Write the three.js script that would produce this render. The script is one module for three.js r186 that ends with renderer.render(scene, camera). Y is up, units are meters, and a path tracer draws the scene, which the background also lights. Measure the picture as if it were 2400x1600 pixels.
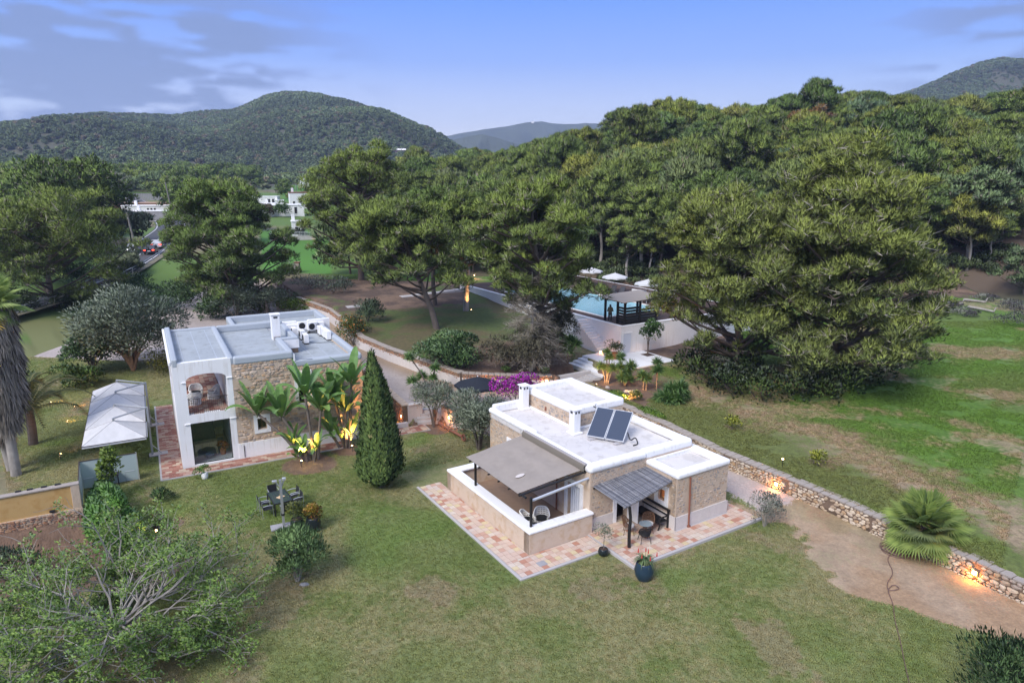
import * as THREE from 'three';
import { RoundedBoxGeometry } from 'three/addons/geometries/RoundedBoxGeometry.js';
import { mergeGeometries, mergeVertices, toCreasedNormals } from 'three/addons/utils/BufferGeometryUtils.js';
import { MarchingCubes } from 'three/addons/objects/MarchingCubes.js';
import { FontLoader } from 'three/addons/loaders/FontLoader.js';
import { TextGeometry } from 'three/addons/geometries/TextGeometry.js';

// ---------------------------------------------------------------- camera, sky, sun, exposure
const scene = new THREE.Scene();
const camera = new THREE.PerspectiveCamera(53.13, 1024 / 682, 0.3, 9000);
camera.position.set(0, 17.4, 0);
camera.rotation.set(-Math.atan(375 / 1600), 0, 0);

const renderer = new THREE.WebGLRenderer({ antialias: true });
renderer.setSize(1024, 682);
renderer.toneMapping = THREE.LinearToneMapping;
renderer.toneMappingExposure = 2.35;
renderer.shadowMap.enabled = true;
document.body?.appendChild?.(renderer.domElement);

function rng(seed) { let a = seed >>> 0; return () => { a = (a + 0x6d2b79f5) | 0; let t = Math.imul(a ^ (a >>> 15), 1 | a); t = (t + Math.imul(t ^ (t >>> 7), 61 | t)) ^ t; return ((t ^ (t >>> 14)) >>> 0) / 4294967296; }; }
const sm = (a, b, x) => { const t = Math.min(1, Math.max(0, (x - a) / (b - a))); return t * t * (3 - 2 * t); };
const lerp = (a, b, t) => a + (b - a) * t, clamp = (x, a, b) => Math.min(b, Math.max(a, x));
const R = (d) => (d * Math.PI) / 180;
// value noise on a hashed lattice
const HASH = new Float32Array(65536); { const r = rng(77); for (let i = 0; i < 65536; i++) HASH[i] = r(); }
function noise(x, y) {
  const xi = Math.floor(x), yi = Math.floor(y), fx = x - xi, fy = y - yi, u = fx * fx * (3 - 2 * fx), v = fy * fy * (3 - 2 * fy);
  const a = (xi & 255) | ((yi & 255) << 8), b = ((xi + 1) & 255) | ((yi & 255) << 8), c = (xi & 255) | (((yi + 1) & 255) << 8), d = ((xi + 1) & 255) | (((yi + 1) & 255) << 8);
  return (HASH[a] + (HASH[b] - HASH[a]) * u) * (1 - v) + (HASH[c] + (HASH[d] - HASH[c]) * u) * v;
}
const fbm = (x, y, o = 4) => { let s = 0, a = 0.5, n = 0; for (let i = 0; i < o; i++) { s += a * noise(x, y); n += a; x = x * 2.03 + 17.3; y = y * 2.03 + 9.1; a *= 0.5; } return s / n; };
const table = (t, x) => { if (x <= t[0][0]) return t[0][1]; for (let i = 1; i < t.length; i++) if (x <= t[i][0]) return lerp(t[i - 1][1], t[i][1], (x - t[i - 1][0]) / (t[i][0] - t[i - 1][0])); return t[t.length - 1][1]; };

// dusk sky: deep blue above the hills, brightened overhead to light the scene, pale lavender towards the horizon, a few thin flat clouds
{
  const W = 2048, H = 1024, data = new Float32Array(W * H * 4);
  // elevation in degrees -> linear colour
  const ramp = [[-90, 0.2, 0.19, 0.18], [-6, 0.3, 0.3, 0.32], [-1, 0.42, 0.42, 0.455], [2, 0.40, 0.425, 0.485], [5, 0.275, 0.335, 0.475], [9, 0.14, 0.225, 0.47], [14, 0.078, 0.168, 0.48], [22, 0.12, 0.21, 0.48], [36, 0.31, 0.37, 0.60], [55, 0.47, 0.52, 0.68], [90, 0.52, 0.57, 0.71]];
  for (let j = 0; j < H; j++) {
    const el = ((j + 0.5) / H - 0.5) * 180;
    let k = 1; while (k < ramp.length - 1 && ramp[k][0] < el) k++;
    const t = clamp((el - ramp[k - 1][0]) / (ramp[k][0] - ramp[k - 1][0]), 0, 1), c = [1, 2, 3].map((i) => lerp(ramp[k - 1][i], ramp[k][i], t));
    for (let i = 0; i < W; i++) {
      const az = ((i + 0.5) / W - 0.25) * 360; // 0 = straight ahead of the house view, + to the right
      const a2 = az > 180 ? az - 360 : az;
      // thin stratus: long flat streaks, more to the left
      let cl = 0;
      if (el > -1) {
        const u = az * 0.2, v = el * 0.75;
        const n = fbm(u + 3.7 + 0.4 * noise(u * 3, v * 2), v * 1.5 + 11.2, 5), m = fbm(u * 0.5 + 31, v * 0.6 + 5, 3);
        const where = sm(-8, -22, a2) * sm(1.5, 4, el) * sm(16, 10, el) * 0.9 + sm(24, 33, a2) * sm(4, 7, el) * 0.75 + sm(18, 26, el) * 0.6;
        cl = sm(0.505, 0.60, n * 0.62 + m * 0.42 + where * 0.1 - 0.03) * clamp(where * 1.2 + 0.03, 0, 1) * 0.85;
      }
      const o = (j * W + i) * 4, warm = sm(14, 0, Math.abs(el)) * sm(40, 5, Math.abs(a2 + 4)) * 0.04;
      const cc = [0.11, 0.15, 0.26];
      data[o] = lerp(c[0] + warm, cc[0], cl); data[o + 1] = lerp(c[1] + warm * 0.5, cc[1], cl); data[o + 2] = lerp(c[2], cc[2] * lerp(1.2, 1, cl), cl); data[o + 3] = 1;
    }
  }
  const sky = new THREE.DataTexture(data, W, H, THREE.RGBAFormat, THREE.FloatType);
  sky.mapping = THREE.EquirectangularReflectionMapping; sky.magFilter = sky.minFilter = THREE.LinearFilter; sky.needsUpdate = true;
  scene.background = sky; scene.environment = sky;
}
// after-sunset light: very broad and soft, slightly warm, high and behind the viewer's left
const sun = new THREE.DirectionalLight(0xfffaf4, 1.6);
sun.position.set(-42, 74, 22); sun.target.position.set(0, 0, -45); sun.castShadow = true; sun.shadow.radius = 48; sun.shadow.mapSize.set(4096, 4096);
Object.assign(sun.shadow.camera, { left: -110, right: 110, top: 110, bottom: -110, near: 1, far: 400 });
sun.name = 'sun'; sun.target.name = 'sun_target'; scene.add(sun, sun.target);
scene.fog = new THREE.FogExp2(new THREE.Color(0.55, 0.67, 0.95), 0.0002);

// ---------------------------------------------------------------- helpers
const names = {};
function numbered(name) { const n = names[name] = (names[name] ?? -1) + 1; return n ? name + '_' + String(n).padStart(3, '0') : name; }
const shade = (o) => { o.traverse((c) => { if (c.isMesh) { c.castShadow = true; c.receiveShadow = true; } }); return o; };
function thing(name, label, category, pos = [0, 0, 0], turn = 0, group) {
  const o = new THREE.Group(); o.name = numbered(name); o.position.set(...pos); o.rotation.y = turn; o.userData = { label, category }; if (group) o.userData.group = group; scene.add(o); return o;
}
function part(name, geo, mat, parent, pos, rot, kind) {
  const m = new THREE.Mesh(geo, mat); m.name = name; m.castShadow = m.receiveShadow = true; if (pos) m.position.set(...pos); if (rot) m.rotation.set(...rot); if (kind) m.userData.kind = kind; parent.add(m); return m;
}
function structure(name, geo, mat) { const m = part(numbered(name), geo, mat, scene); m.userData.kind = 'structure'; return m; }
function copy(src, label, pos, turn = 0, scale) { const c = src.clone(); c.name = numbered(src.name.replace(/_\d{3}$/, '')); c.userData = { ...src.userData, label: label ?? src.userData.label }; c.position.set(...pos); c.rotation.y = turn; if (scale) c.scale.setScalar(scale); scene.add(c); return c; }
const T = (x, y, z, rx = 0, ry = 0, rz = 0, sx = 1, sy = sx, sz = sx) => new THREE.Matrix4().compose(new THREE.Vector3(x, y, z), new THREE.Quaternion().setFromEuler(new THREE.Euler(rx, ry, rz)), new THREE.Vector3(sx, sy, sz));
// box centred in x and z with its foot at y0, uv in metres
function box(w, h, d, x = 0, y = 0, z = 0, rx = 0, ry = 0, rz = 0) {
  const g = new THREE.BoxGeometry(w, h, d), uv = g.attributes.uv, n = g.attributes.normal;
  for (let i = 0; i < uv.count; i++) { const ax = Math.abs(n.getX(i)) > 0.5 ? [d, h] : Math.abs(n.getY(i)) > 0.5 ? [w, d] : [w, h]; uv.setXY(i, uv.getX(i) * ax[0] + x * 0.37, uv.getY(i) * ax[1] + y * 0.41); }
  g.applyMatrix4(T(x, y, z, rx, ry, rz)); return g;
}
const span = (x0, x1, y0, y1, z0, z1) => box(Math.abs(x1 - x0), Math.abs(y1 - y0), Math.abs(z1 - z0), (x0 + x1) / 2, (y0 + y1) / 2, (z0 + z1) / 2);
function rspan(x0, x1, y0, y1, z0, z1, r = 0.06, s = 3) { const g = new RoundedBoxGeometry(Math.abs(x1 - x0), Math.abs(y1 - y0), Math.abs(z1 - z0), s, Math.min(r, Math.abs(x1 - x0) / 2.02, Math.abs(y1 - y0) / 2.02, Math.abs(z1 - z0) / 2.02)); g.translate((x0 + x1) / 2, (y0 + y1) / 2, (z0 + z1) / 2); return g; }
const cyl = (r0, r1, h, x = 0, y = 0, z = 0, n = 12, rx = 0, ry = 0, rz = 0) => { const g = new THREE.CylinderGeometry(r1, r0, h, n); g.applyMatrix4(T(x, y, z, rx, ry, rz)); return g; };
const merge = (gs) => mergeGeometries(gs.map((g) => { const q = g.index ? g.toNonIndexed() : g; for (const k of Object.keys(q.attributes)) if (!['position', 'normal', 'uv'].includes(k)) q.deleteAttribute(k); if (!q.attributes.uv) q.setAttribute('uv', new THREE.BufferAttribute(new Float32Array(q.attributes.position.count * 2), 2)); return q; }));
const V = (x, y, z) => new THREE.Vector3(x, y, z);
// bar between two points
function bar(a, b, r0, r1 = r0, n = 6) {
  const A = V(...a), B = V(...b), d = B.clone().sub(A), g = new THREE.CylinderGeometry(r1, r0, d.length(), n);
  g.applyQuaternion(new THREE.Quaternion().setFromUnitVectors(V(0, 1, 0), d.clone().normalize())); g.translate((A.x + B.x) / 2, (A.y + B.y) / 2, (A.z + B.z) / 2); return g;
}
// tapering tube through points
function limb(pts, r0, r1, n = 7, seg = 0) {
  const c = new THREE.CatmullRomCurve3(pts.map((p) => (p.isVector3 ? p : V(...p)))), S = seg || Math.max(2, pts.length * 2), g = new THREE.TubeGeometry(c, S, 1, n, false), p = g.attributes.position;
  for (let i = 0; i <= S; i++) { const o = c.getPointAt(i / S), r = lerp(r0, r1, i / S); for (let k = 0; k <= n; k++) { const q = i * (n + 1) + k; p.setXYZ(q, o.x + (p.getX(q) - o.x) * r, o.y + (p.getY(q) - o.y) * r, o.z + (p.getZ(q) - o.z) * r); } }
  g.computeVertexNormals(); return g;
}
// wall plate with holes: lies in x (along), y (up), from z = -t to z = 0
function plate(w, h, holes, t, outline) {
  const s = new THREE.Shape(); (outline ?? [[0, 0], [w, 0], [w, h], [0, h]]).forEach((p, i) => (i ? s.lineTo(...p) : s.moveTo(...p)));
  for (const q of holes) { const p = new THREE.Path(); q.forEach((a, i) => (i ? p.lineTo(...a) : p.moveTo(...a))); p.closePath(); s.holes.push(p); }
  const g = new THREE.ExtrudeGeometry(s, { depth: t, bevelEnabled: false, curveSegments: 12 }); g.translate(0, 0, -t); return g;
}
const rect = (x0, x1, y0, y1) => [[x0, y0], [x1, y0], [x1, y1], [x0, y1]];
const ring = (x0, x1, y0, y1, a, t, z = 0) => { const g = plate(0, 0, [rect(x0 + a, x1 - a, y0 + a, y1 - a)], t, rect(x0, x1, y0, y1)); g.translate(0, 0, z + t); return g; };

// ---------------------------------------------------------------- materials
function grain(size, fn, srgb) {
  const d = new Uint8Array(size * size * 4);
  for (let j = 0; j < size; j++) for (let i = 0; i < size; i++) { const c = fn(i / size, j / size), o = (j * size + i) * 4; const q = Array.isArray(c) ? c : [c, c, c]; for (let k = 0; k < 3; k++) d[o + k] = clamp(q[k], 0, 1) * 255; d[o + 3] = 255; }
  const t = new THREE.DataTexture(d, size, size); t.wrapS = t.wrapT = THREE.RepeatWrapping; t.magFilter = t.minFilter = THREE.LinearFilter; if (srgb) t.colorSpace = THREE.SRGBColorSpace; t.needsUpdate = true; return t;
}
// tileable noise on the unit square
const tn = (u, v, f, o = 4) => { let s = 0, a = 0.5, n = 0; for (let k = 0; k < o; k++) { const x = u * f, y = v * f, xi = Math.floor(x), yi = Math.floor(y), fx = x - xi, fy = y - yi, a0 = fx * fx * (3 - 2 * fx), b0 = fy * fy * (3 - 2 * fy), h = (i, j) => HASH[(((i % f) + f) % f) * 131 + (((j % f) + f) % f) * 7 + k * 977 & 65535]; s += a * (lerp(lerp(h(xi, yi), h(xi + 1, yi), a0), lerp(h(xi, yi + 1), h(xi + 1, yi + 1), a0), b0)); n += a; f *= 2; a *= 0.55; } return s / n; };
const rep = (t, k) => { const c = t.clone(); c.repeat.set(k, k); c.needsUpdate = true; return c; };
const mottle = grain(512, (u, v) => { const n = tn(u, v, 4, 6); return 0.9 + 0.3 * (n - 0.5) + 0.1 * (tn(u, v, 64, 2) - 0.5); });
// limewash: faint blotches and thin rain streaks; roofs: water marks and dusty patches
const limewash = grain(512, (u, v) => { const n = tn(u, v, 4, 5), s = sm(0.56, 0.72, tn(u * 1.0, v * 0.06 + 0.2, 40, 3)) * sm(0.4, 0.65, tn(u, v, 3, 3)); return [0.95 + 0.1 * (n - 0.5) - 0.10 * s, 0.945 + 0.1 * (n - 0.5) - 0.115 * s, 0.935 + 0.11 * (n - 0.5) - 0.14 * s]; });
const weathered = grain(512, (u, v) => { const n = tn(u, v, 3, 6), e = Math.abs(tn(u + 0.3, v + 0.1, 4, 4) - 0.52), ringMark = sm(0.03, 0.0, e) * 0.10, d = sm(0.52, 0.7, tn(u, v, 6, 5)) * 0.13; return [0.9 + 0.26 * (n - 0.5) - ringMark - d, 0.895 + 0.26 * (n - 0.5) - ringMark - d * 1.05, 0.88 + 0.26 * (n - 0.5) - ringMark - d * 1.15]; });
const stain = grain(512, (u, v) => { const n = tn(u, v, 3, 6), s = sm(0.5, 0.75, tn(u, v, 5, 5)); return [0.86 - 0.12 * s + 0.2 * (n - 0.5), 0.86 - 0.2 * s + 0.2 * (n - 0.5), 0.86 - 0.32 * s + 0.2 * (n - 0.5)]; });
const fine = grain(512, (u, v) => tn(u, v, 32, 4));
const streak = grain(256, (u, v) => 0.75 + 0.5 * (tn(u, v * 0.12 + 0.3, 24, 3) - 0.5) + 0.25 * (tn(u, v, 64, 2) - 0.5));
const cloth = grain(256, (u, v) => 0.88 + 0.22 * (tn(u, v, 6, 4) - 0.5) + 0.05 * Math.sin(u * 402) * Math.sin(v * 402));
const mat = (r, g, b, o = {}) => new THREE.MeshStandardMaterial({ color: new THREE.Color().setRGB(r, g, b), roughness: 0.9, ...o });
const M = {
  white: mat(0.88, 0.88, 0.89, { map: rep(limewash, 0.25), bumpMap: rep(fine, 0.5), bumpScale: 0.004 }),
  whiteTrim: mat(0.89, 0.89, 0.90, { map: rep(limewash, 0.45) }),
  plinth: mat(0.66, 0.61, 0.58, { map: rep(mottle, 0.5), bumpMap: rep(fine, 0.5), bumpScale: 0.004 }),
  render: mat(0.70, 0.56, 0.44, { map: rep(stain, 0.35), bumpMap: rep(fine, 0.6), bumpScale: 0.006 }),
  mortar: mat(0.60, 0.47, 0.355, { map: rep(mottle, 0.9), bumpMap: rep(fine, 1), bumpScale: 0.015 }),
  mortarDark: mat(0.2, 0.14, 0.1, { map: rep(mottle, 1), bumpMap: rep(fine, 1), bumpScale: 0.02 }),
  membrane: mat(0.40, 0.435, 0.46, { map: rep(weathered, 0.22), bumpMap: rep(fine, 0.4), bumpScale: 0.003 }),
  membraneTrim: mat(0.45, 0.49, 0.53, { map: rep(mottle, 0.7), roughness: 0.75 }),
  roofPale: mat(0.72, 0.69, 0.68, { map: rep(weathered, 0.2), bumpMap: rep(fine, 0.5), bumpScale: 0.003 }),
  black: mat(0.012, 0.012, 0.014, { roughness: 0.6 }), blackWood: mat(0.016, 0.014, 0.014, { roughness: 0.55, map: rep(streak, 1) }),
  dark: mat(0.02, 0.02, 0.022), room: mat(0.16, 0.13, 0.10), roomWhite: mat(0.8, 0.78, 0.74),
  steel: mat(0.42, 0.44, 0.46, { metalness: 0.5, roughness: 0.45 }), alu: mat(0.7, 0.71, 0.72, { metalness: 0.6, roughness: 0.35 }),
  iron: mat(0.06, 0.045, 0.035, { roughness: 0.7 }), copper: mat(0.27, 0.10, 0.06, { roughness: 0.6, map: rep(mottle, 1) }),
  wood: mat(0.30, 0.19, 0.09, { map: rep(streak, 1) }), woodPale: mat(0.62, 0.46, 0.24, { map: rep(streak, 1) }), deck: mat(0.12, 0.075, 0.06, { map: rep(streak, 0.7) }), greyWood: mat(0.3, 0.27, 0.24, { map: rep(streak, 1) }),
  canvas: mat(0.36, 0.31, 0.265, { map: rep(cloth, 0.5), bumpMap: rep(fine, 0.5), bumpScale: 0.004, transparent: false }), canvasDark: mat(0.20, 0.175, 0.14, { map: rep(cloth, 0.7) }),
  parasol: mat(0.66, 0.65, 0.645, { map: rep(cloth, 0.5), side: THREE.DoubleSide }), parasolDark: mat(0.012, 0.016, 0.026, { roughness: 0.85, side: THREE.DoubleSide }),
  reed: mat(0.15, 0.155, 0.175, { map: rep(streak, 1.5) }),
  wicker: mat(0.8, 0.79, 0.76), rattan: mat(0.16, 0.08, 0.04, { roughness: 0.6 }),
  glass: new THREE.MeshPhysicalMaterial({ color: 0xf2f8f8, transmission: 1, thickness: 0, roughness: 0.03, ior: 1.5 }),
  frost: new THREE.MeshPhysicalMaterial({ color: new THREE.Color(0.62, 0.72, 0.72), transmission: 0.45, thickness: 0, roughness: 0.55, ior: 1.45, side: THREE.DoubleSide }),
  solar: new THREE.MeshPhysicalMaterial({ color: new THREE.Color(0.035, 0.05, 0.085), roughness: 0.32, clearcoat: 0.5, clearcoatRoughness: 0.15 }),
  potBlue: mat(0.02, 0.045, 0.075, { roughness: 0.28, map: rep(mottle, 1) }), potDark: mat(0.012, 0.02, 0.024, { roughness: 0.3, map: rep(mottle, 1) }), terracotta: mat(0.38, 0.14, 0.06, { map: rep(mottle, 1) }),
  soil: mat(0.09, 0.055, 0.04, { map: rep(mottle, 1), bumpMap: rep(fine, 1), bumpScale: 0.03 }),
  bark: mat(0.21, 0.17, 0.145, { map: rep(streak, 1), bumpMap: rep(fine, 1), bumpScale: 0.02 }), barkDark: mat(0.13, 0.10, 0.085, { map: rep(streak, 1) }), barkPale: mat(0.44, 0.40, 0.36, { map: rep(streak, 1) }), twig: mat(0.30, 0.25, 0.21), twigGrey: mat(0.34, 0.31, 0.27),
  grass: mat(1, 1, 1, { vertexColors: true, side: THREE.DoubleSide }),
  leaf: new THREE.MeshPhysicalMaterial({ color: new THREE.Color().setRGB(1.28, 1.28, 1.28), vertexColors: true, roughness: 0.8, transmission: 0.3, thickness: 0, specularIntensity: 0.35, side: THREE.DoubleSide }),
  needle: mat(1.24, 1.24, 1.2, { vertexColors: true, roughness: 0.95, side: THREE.DoubleSide }),
  vc: mat(1, 1, 1, { vertexColors: true }),
  asphalt: mat(0.075, 0.078, 0.085), whiteLine: mat(0.7, 0.7, 0.7),
  ochre: mat(0.62, 0.40, 0.16, { map: rep(stain, 0.3) }), cap: mat(0.44, 0.38, 0.33, { map: rep(mottle, 1), bumpMap: rep(fine, 1), bumpScale: 0.02 }),
  grey: mat(0.36, 0.35, 0.36, { map: rep(mottle, 1) }), concrete: mat(0.5, 0.47, 0.46, { map: rep(mottle, 1) }), hose: mat(0.17, 0.10, 0.085, { roughness: 0.5 }),
};
const glowWarm = (k) => new THREE.MeshStandardMaterial({ color: 0x2a1c10, emissive: new THREE.Color(1, 0.62, 0.28), emissiveIntensity: k });

// ---------------------------------------------------------------- terrain
const inside = (p, x, z) => { let c = false; for (let i = 0, j = p.length - 1; i < p.length; j = i++) if ((p[i][1] > z) !== (p[j][1] > z) && x < ((p[j][0] - p[i][0]) * (z - p[i][1])) / (p[j][1] - p[i][1]) + p[i][0]) c = !c; return c; };
const dseg = (pts, x, z) => { let b = 1e9; for (let i = 1; i < pts.length; i++) { const [ax, az] = pts[i - 1], [bx, bz] = pts[i], dx = bx - ax, dz = bz - az, t = clamp(((x - ax) * dx + (z - az) * dz) / (dx * dx + dz * dz), 0, 1); b = Math.min(b, Math.hypot(x - ax - dx * t, z - az - dz * t)); } return b; };
const gardenWall = [[-27, -85], [-21.4, -79.5], [-17.6, -72.2], [-15, -66.2], [-11.5, -61.9], [-7.2, -57.7], [-4.2, -55.3], [-2, -55.3], [0, -55.5], [3.4, -56.2]];
const fieldWall = [[5.6, -54.6], [7.2, -51], [8.7, -48.5], [10.7, -45], [11.9, -42.6], [13.4, -39.6], [15.8, -36], [17.2, -33.8], [18.4, -31.6], [20.8, -27.3], [23.3, -22.6], [26, -17], [29, -10]];
const driveWall = [[-14.6, -61], [-12.4, -56.4], [-7.8, -47.6]];
const upperPoly = [[-70, -140], [-40, -106], ...gardenWall, ...fieldWall, [30, 12], [400, 12], [400, -140]];
const drivePoly = [[-80, -140], [-80, -66], [-46, -63], [-32, -61], [-22, -60], ...driveWall, [-6.9, -48.3], [-5.2, -47.7], [-2.4, -46.4], [0.4, -43.5], [4.2, -44.6], [10.9, -44.9], [8.7, -48.5], [5.6, -54.6], [3.4, -56.2], ...[...gardenWall].reverse(), [-40, -106], [-70, -140]];
const patioPoly = [[15.05, -61.62], [8.1, -56.7], [5.6, -59.5], [7, -63.2], [10.47, -63.7]];
const ridge = [[-1500, 335], [-600, 285], [-200, 305], [0, 311], [60, 297], [150, 284], [260, 272], [330, 275], [420, 282], [500, 269], [560, 265], [600, 250], [640, 232], [680, 225], [730, 225], [770, 232], [800, 242], [850, 255], [900, 270], [950, 287], [1000, 307], [1080, 350], [1150, 366], [1300, 395], [1800, 380], [1900, 330], [1980, 268], [2050, 243], [2120, 222], [2200, 188], [2260, 168], [2300, 161], [2360, 162], [2450, 170], [2700, 230], [3000, 290], [4000, 330]];
const valleyT = [[0, 0], [60, 0.8], [80, 1.6], [100, 2.7], [120, 4.2], [160, 5.8], [200, 7.2], [280, 10.2], [350, 13], [450, 16], [520, 18], [4000, 60]];
function woodHill(x, z) { const t = -z - 95; return 12.5 * sm(0, 90, t + x * 0.06) * sm(-16, 48, x) * sm(420, 260, -z) + 3 * sm(20, 80, x) * sm(0, 30, t + 8); }
function farLand(x, z) {
  const d = Math.max(1, Math.hypot(x, z)), front = -z / d; // 1 straight ahead
  let h = table(valleyT, d);
  if (front <= 0.05) return 0;
  h = lerp(0.3, h, sm(0.05, 0.4, front)) + woodHill(x, z);
  h += (fbm(x / 60, z / 60, 3) - 0.5) * 3 * sm(130, 260, d);
  if (d > 420) {
    const D = -z, px = 1200 + (1643 * x) / D, right = sm(1500, 1800, px), dr = lerp(1180 + 130 * Math.sin(px / 260), 1450, right);
    const top = ((425 - table(ridge, px)) / 1688) * Math.max(D, 1) * 0 + ((425 - table(ridge, px)) / 1688) * dr * 0.99 + 17.4 - 4;
    const s = sm(lerp(430, 420, right), dr, D) ** lerp(1.25, 1.5, right), spur = (fbm(x / 140 + 4, z / 210 + 2, 4) - 0.5) * 110 * s * (1 - s) * 2.2;
    h = D < dr ? lerp(h, Math.max(h, top), s) + spur : Math.max(5, top - (D - dr) * 0.45);
    // low wooded rise before the mountain on the left
    h += 26 * Math.exp(-(((px - 150) / 260) ** 2) - ((D - 720) / 130) ** 2);
  }
  return h;
}
const stairPoly = [[3.4, -56.9], [5.2, -54.6], [7.4, -55.6], [8.3, -57.2], [7.4, -60.5], [6.8, -64.2], [4.9, -63.2], [5.6, -59.3]];
function nearLand(x, z) {
  if (inside(stairPoly, x, z)) return 0.22;
  if (inside(upperPoly, x, z)) {
    const g = 1.66 + 0.045 * (-55.5 - z) + (x < -4 ? -0.02 * (x + 4) : -0.06 * (x + 4)), f = 1.0 + 0.018 * Math.max(0, (x - 8) * 0.8 + (-z - 48) * 0.3);
    return lerp(g, f, sm(2, 10, x)) + (fbm(x * 0.3, z * 0.3, 3) - 0.5) * 0.22 * sm(0.6, 2.5, dseg(fieldWall, x, z));
  }
  if (inside(drivePoly, x, z)) return clamp(1.0 - 0.067 * (x + 10), 0.2, 1.2) * (x < -21 ? lerp(1, sm(-54, -64, z), sm(-21, -26, x)) : 1);
  { const pit = -1.0 * sm(0.2, -0.9, (x + 22.9) * -0.49 - (z + 33.3) * 0.87 + 0.6) * sm(-17.2, -19.6, x) * sm(-60, -34, z); if (pit < -0.01) return pit; }
  { const u = (x - 0.83) * 0.848 + (z + 29.41) * -0.53, w = (x - 0.83) * 0.53 + (z + 29.41) * 0.848; if (u > -2 && u < 13.2 && w > -12 && w < 4.4) return -0.02; }
  return 1.2 * sm(-53, -64, z) * sm(-21, -26, x) + 0.12 * sm(6.5, 12, x) + (fbm(x * 0.35, z * 0.35, 3) - 0.5) * 0.12 * sm(-19, -25, z + Math.abs(x) * 0) * 0.6 + 0.05 * sm(4, 9, Math.hypot(x + 5, z + 20)) * 0;
}
function land(x, z) { const t = sm(-93, -112, z), w = sm(58, 72, Math.abs(x - 8)); const k = Math.max(t, w); if (k >= 1) return farLand(x, z); const n = nearLand(x, Math.max(z, -130)); return k <= 0 ? n : lerp(n, farLand(x, z), k); }

// what covers the ground near the houses: 0 lawn 1 gravel 2 dirt 3 meadow 4 garden lawn 5 wood floor 6 planting bed
const dirtPoly = [[13.05, -38.82], [12.78, -34.83], [13.33, -32.45], [13.48, -30.83], [14.06, -28.72], [14.82, -26.78], [15.82, -25.65], [16.98, -24.71], [18.02, -23.11], [19.1, -21.67], [20.47, -19.98], [29, -10], [26, -17], [23.3, -22.6], [20.8, -27.3], [18.4, -31.6], [17.2, -33.8], [15.8, -36], [13.4, -39.6]];
const gravelPoly = [[13.09, -39.86], [12.25, -36.22], [13.38, -33.87], [15.26, -34.52], [16.02, -35.35], [13.39, -39.33]];
const track = [[13.95, -53.5], [15.6, -49.6], [17.94, -45.31], [19.7, -42.42], [21.09, -39.51], [22.66, -36.23], [23.82, -33.11], [24.76, -29.53]];
const beds = [[...[-12.72, -40.22], 1.7], [...[-10.77, -42.76], 1.4], [...[-23.08, -29.49], 4.2], [...[-18.5, -32.63], 1.2], [...[-5.02, -47.45], 2.2], [...[-16.79, -28.37], 2]];
function cover(x, z) {
  const j = (noise(x * 0.9, z * 0.9) - 0.5) * 1.2 + (noise(x * 3.1, z * 3.1) - 0.5) * 0.7;
  if (inside(upperPoly, x, z)) {
    if (z < -97 + j * 3 + (x > 20 ? (x - 20) * 0.12 : 0) && x > 2) return 5;
    if (x > 10 && z < -60 && z < -60 - (x - 15) * 0.9 + j) return x < 24 ? 5 : 3;
    if (x < 5.2 + j * 0.3 && z > -97) return x > -7 && z > -66.5 + j * 2 + Math.abs(x - 1) * 0.5 ? 6 : z < -84 + j * 2 - x * 0.4 && x < -6 ? (x < -20 && z < -99 + j ? 3 : 5) : 4;
    if (x < 13 && z > -60 && dseg(fieldWall, x, z) > 1.1 && x + z * 0.25 < -1.5 + j && z < -46) return 6;
    return 3;
  }
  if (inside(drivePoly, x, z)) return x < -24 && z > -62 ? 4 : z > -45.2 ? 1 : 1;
  if (inside(gravelPoly, x + j * 0.3, z + j * 0.2)) return 1;
  if (inside(dirtPoly, x + j * 1.5 + (noise(x * 0.35, z * 0.35) - 0.5) * 2, z + j * 1.4)) return 2;
  for (const [bx, bz, br] of beds) if (Math.hypot(x - bx, z - bz) < br * (0.8 + 0.25 * noise(x * 0.8, z * 0.8)) + j * 0.3) return 6;
  return 0;
}
const X0 = -46, X1 = 66, Z0 = -104, Z1 = -6, TEX = 2048;
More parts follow.
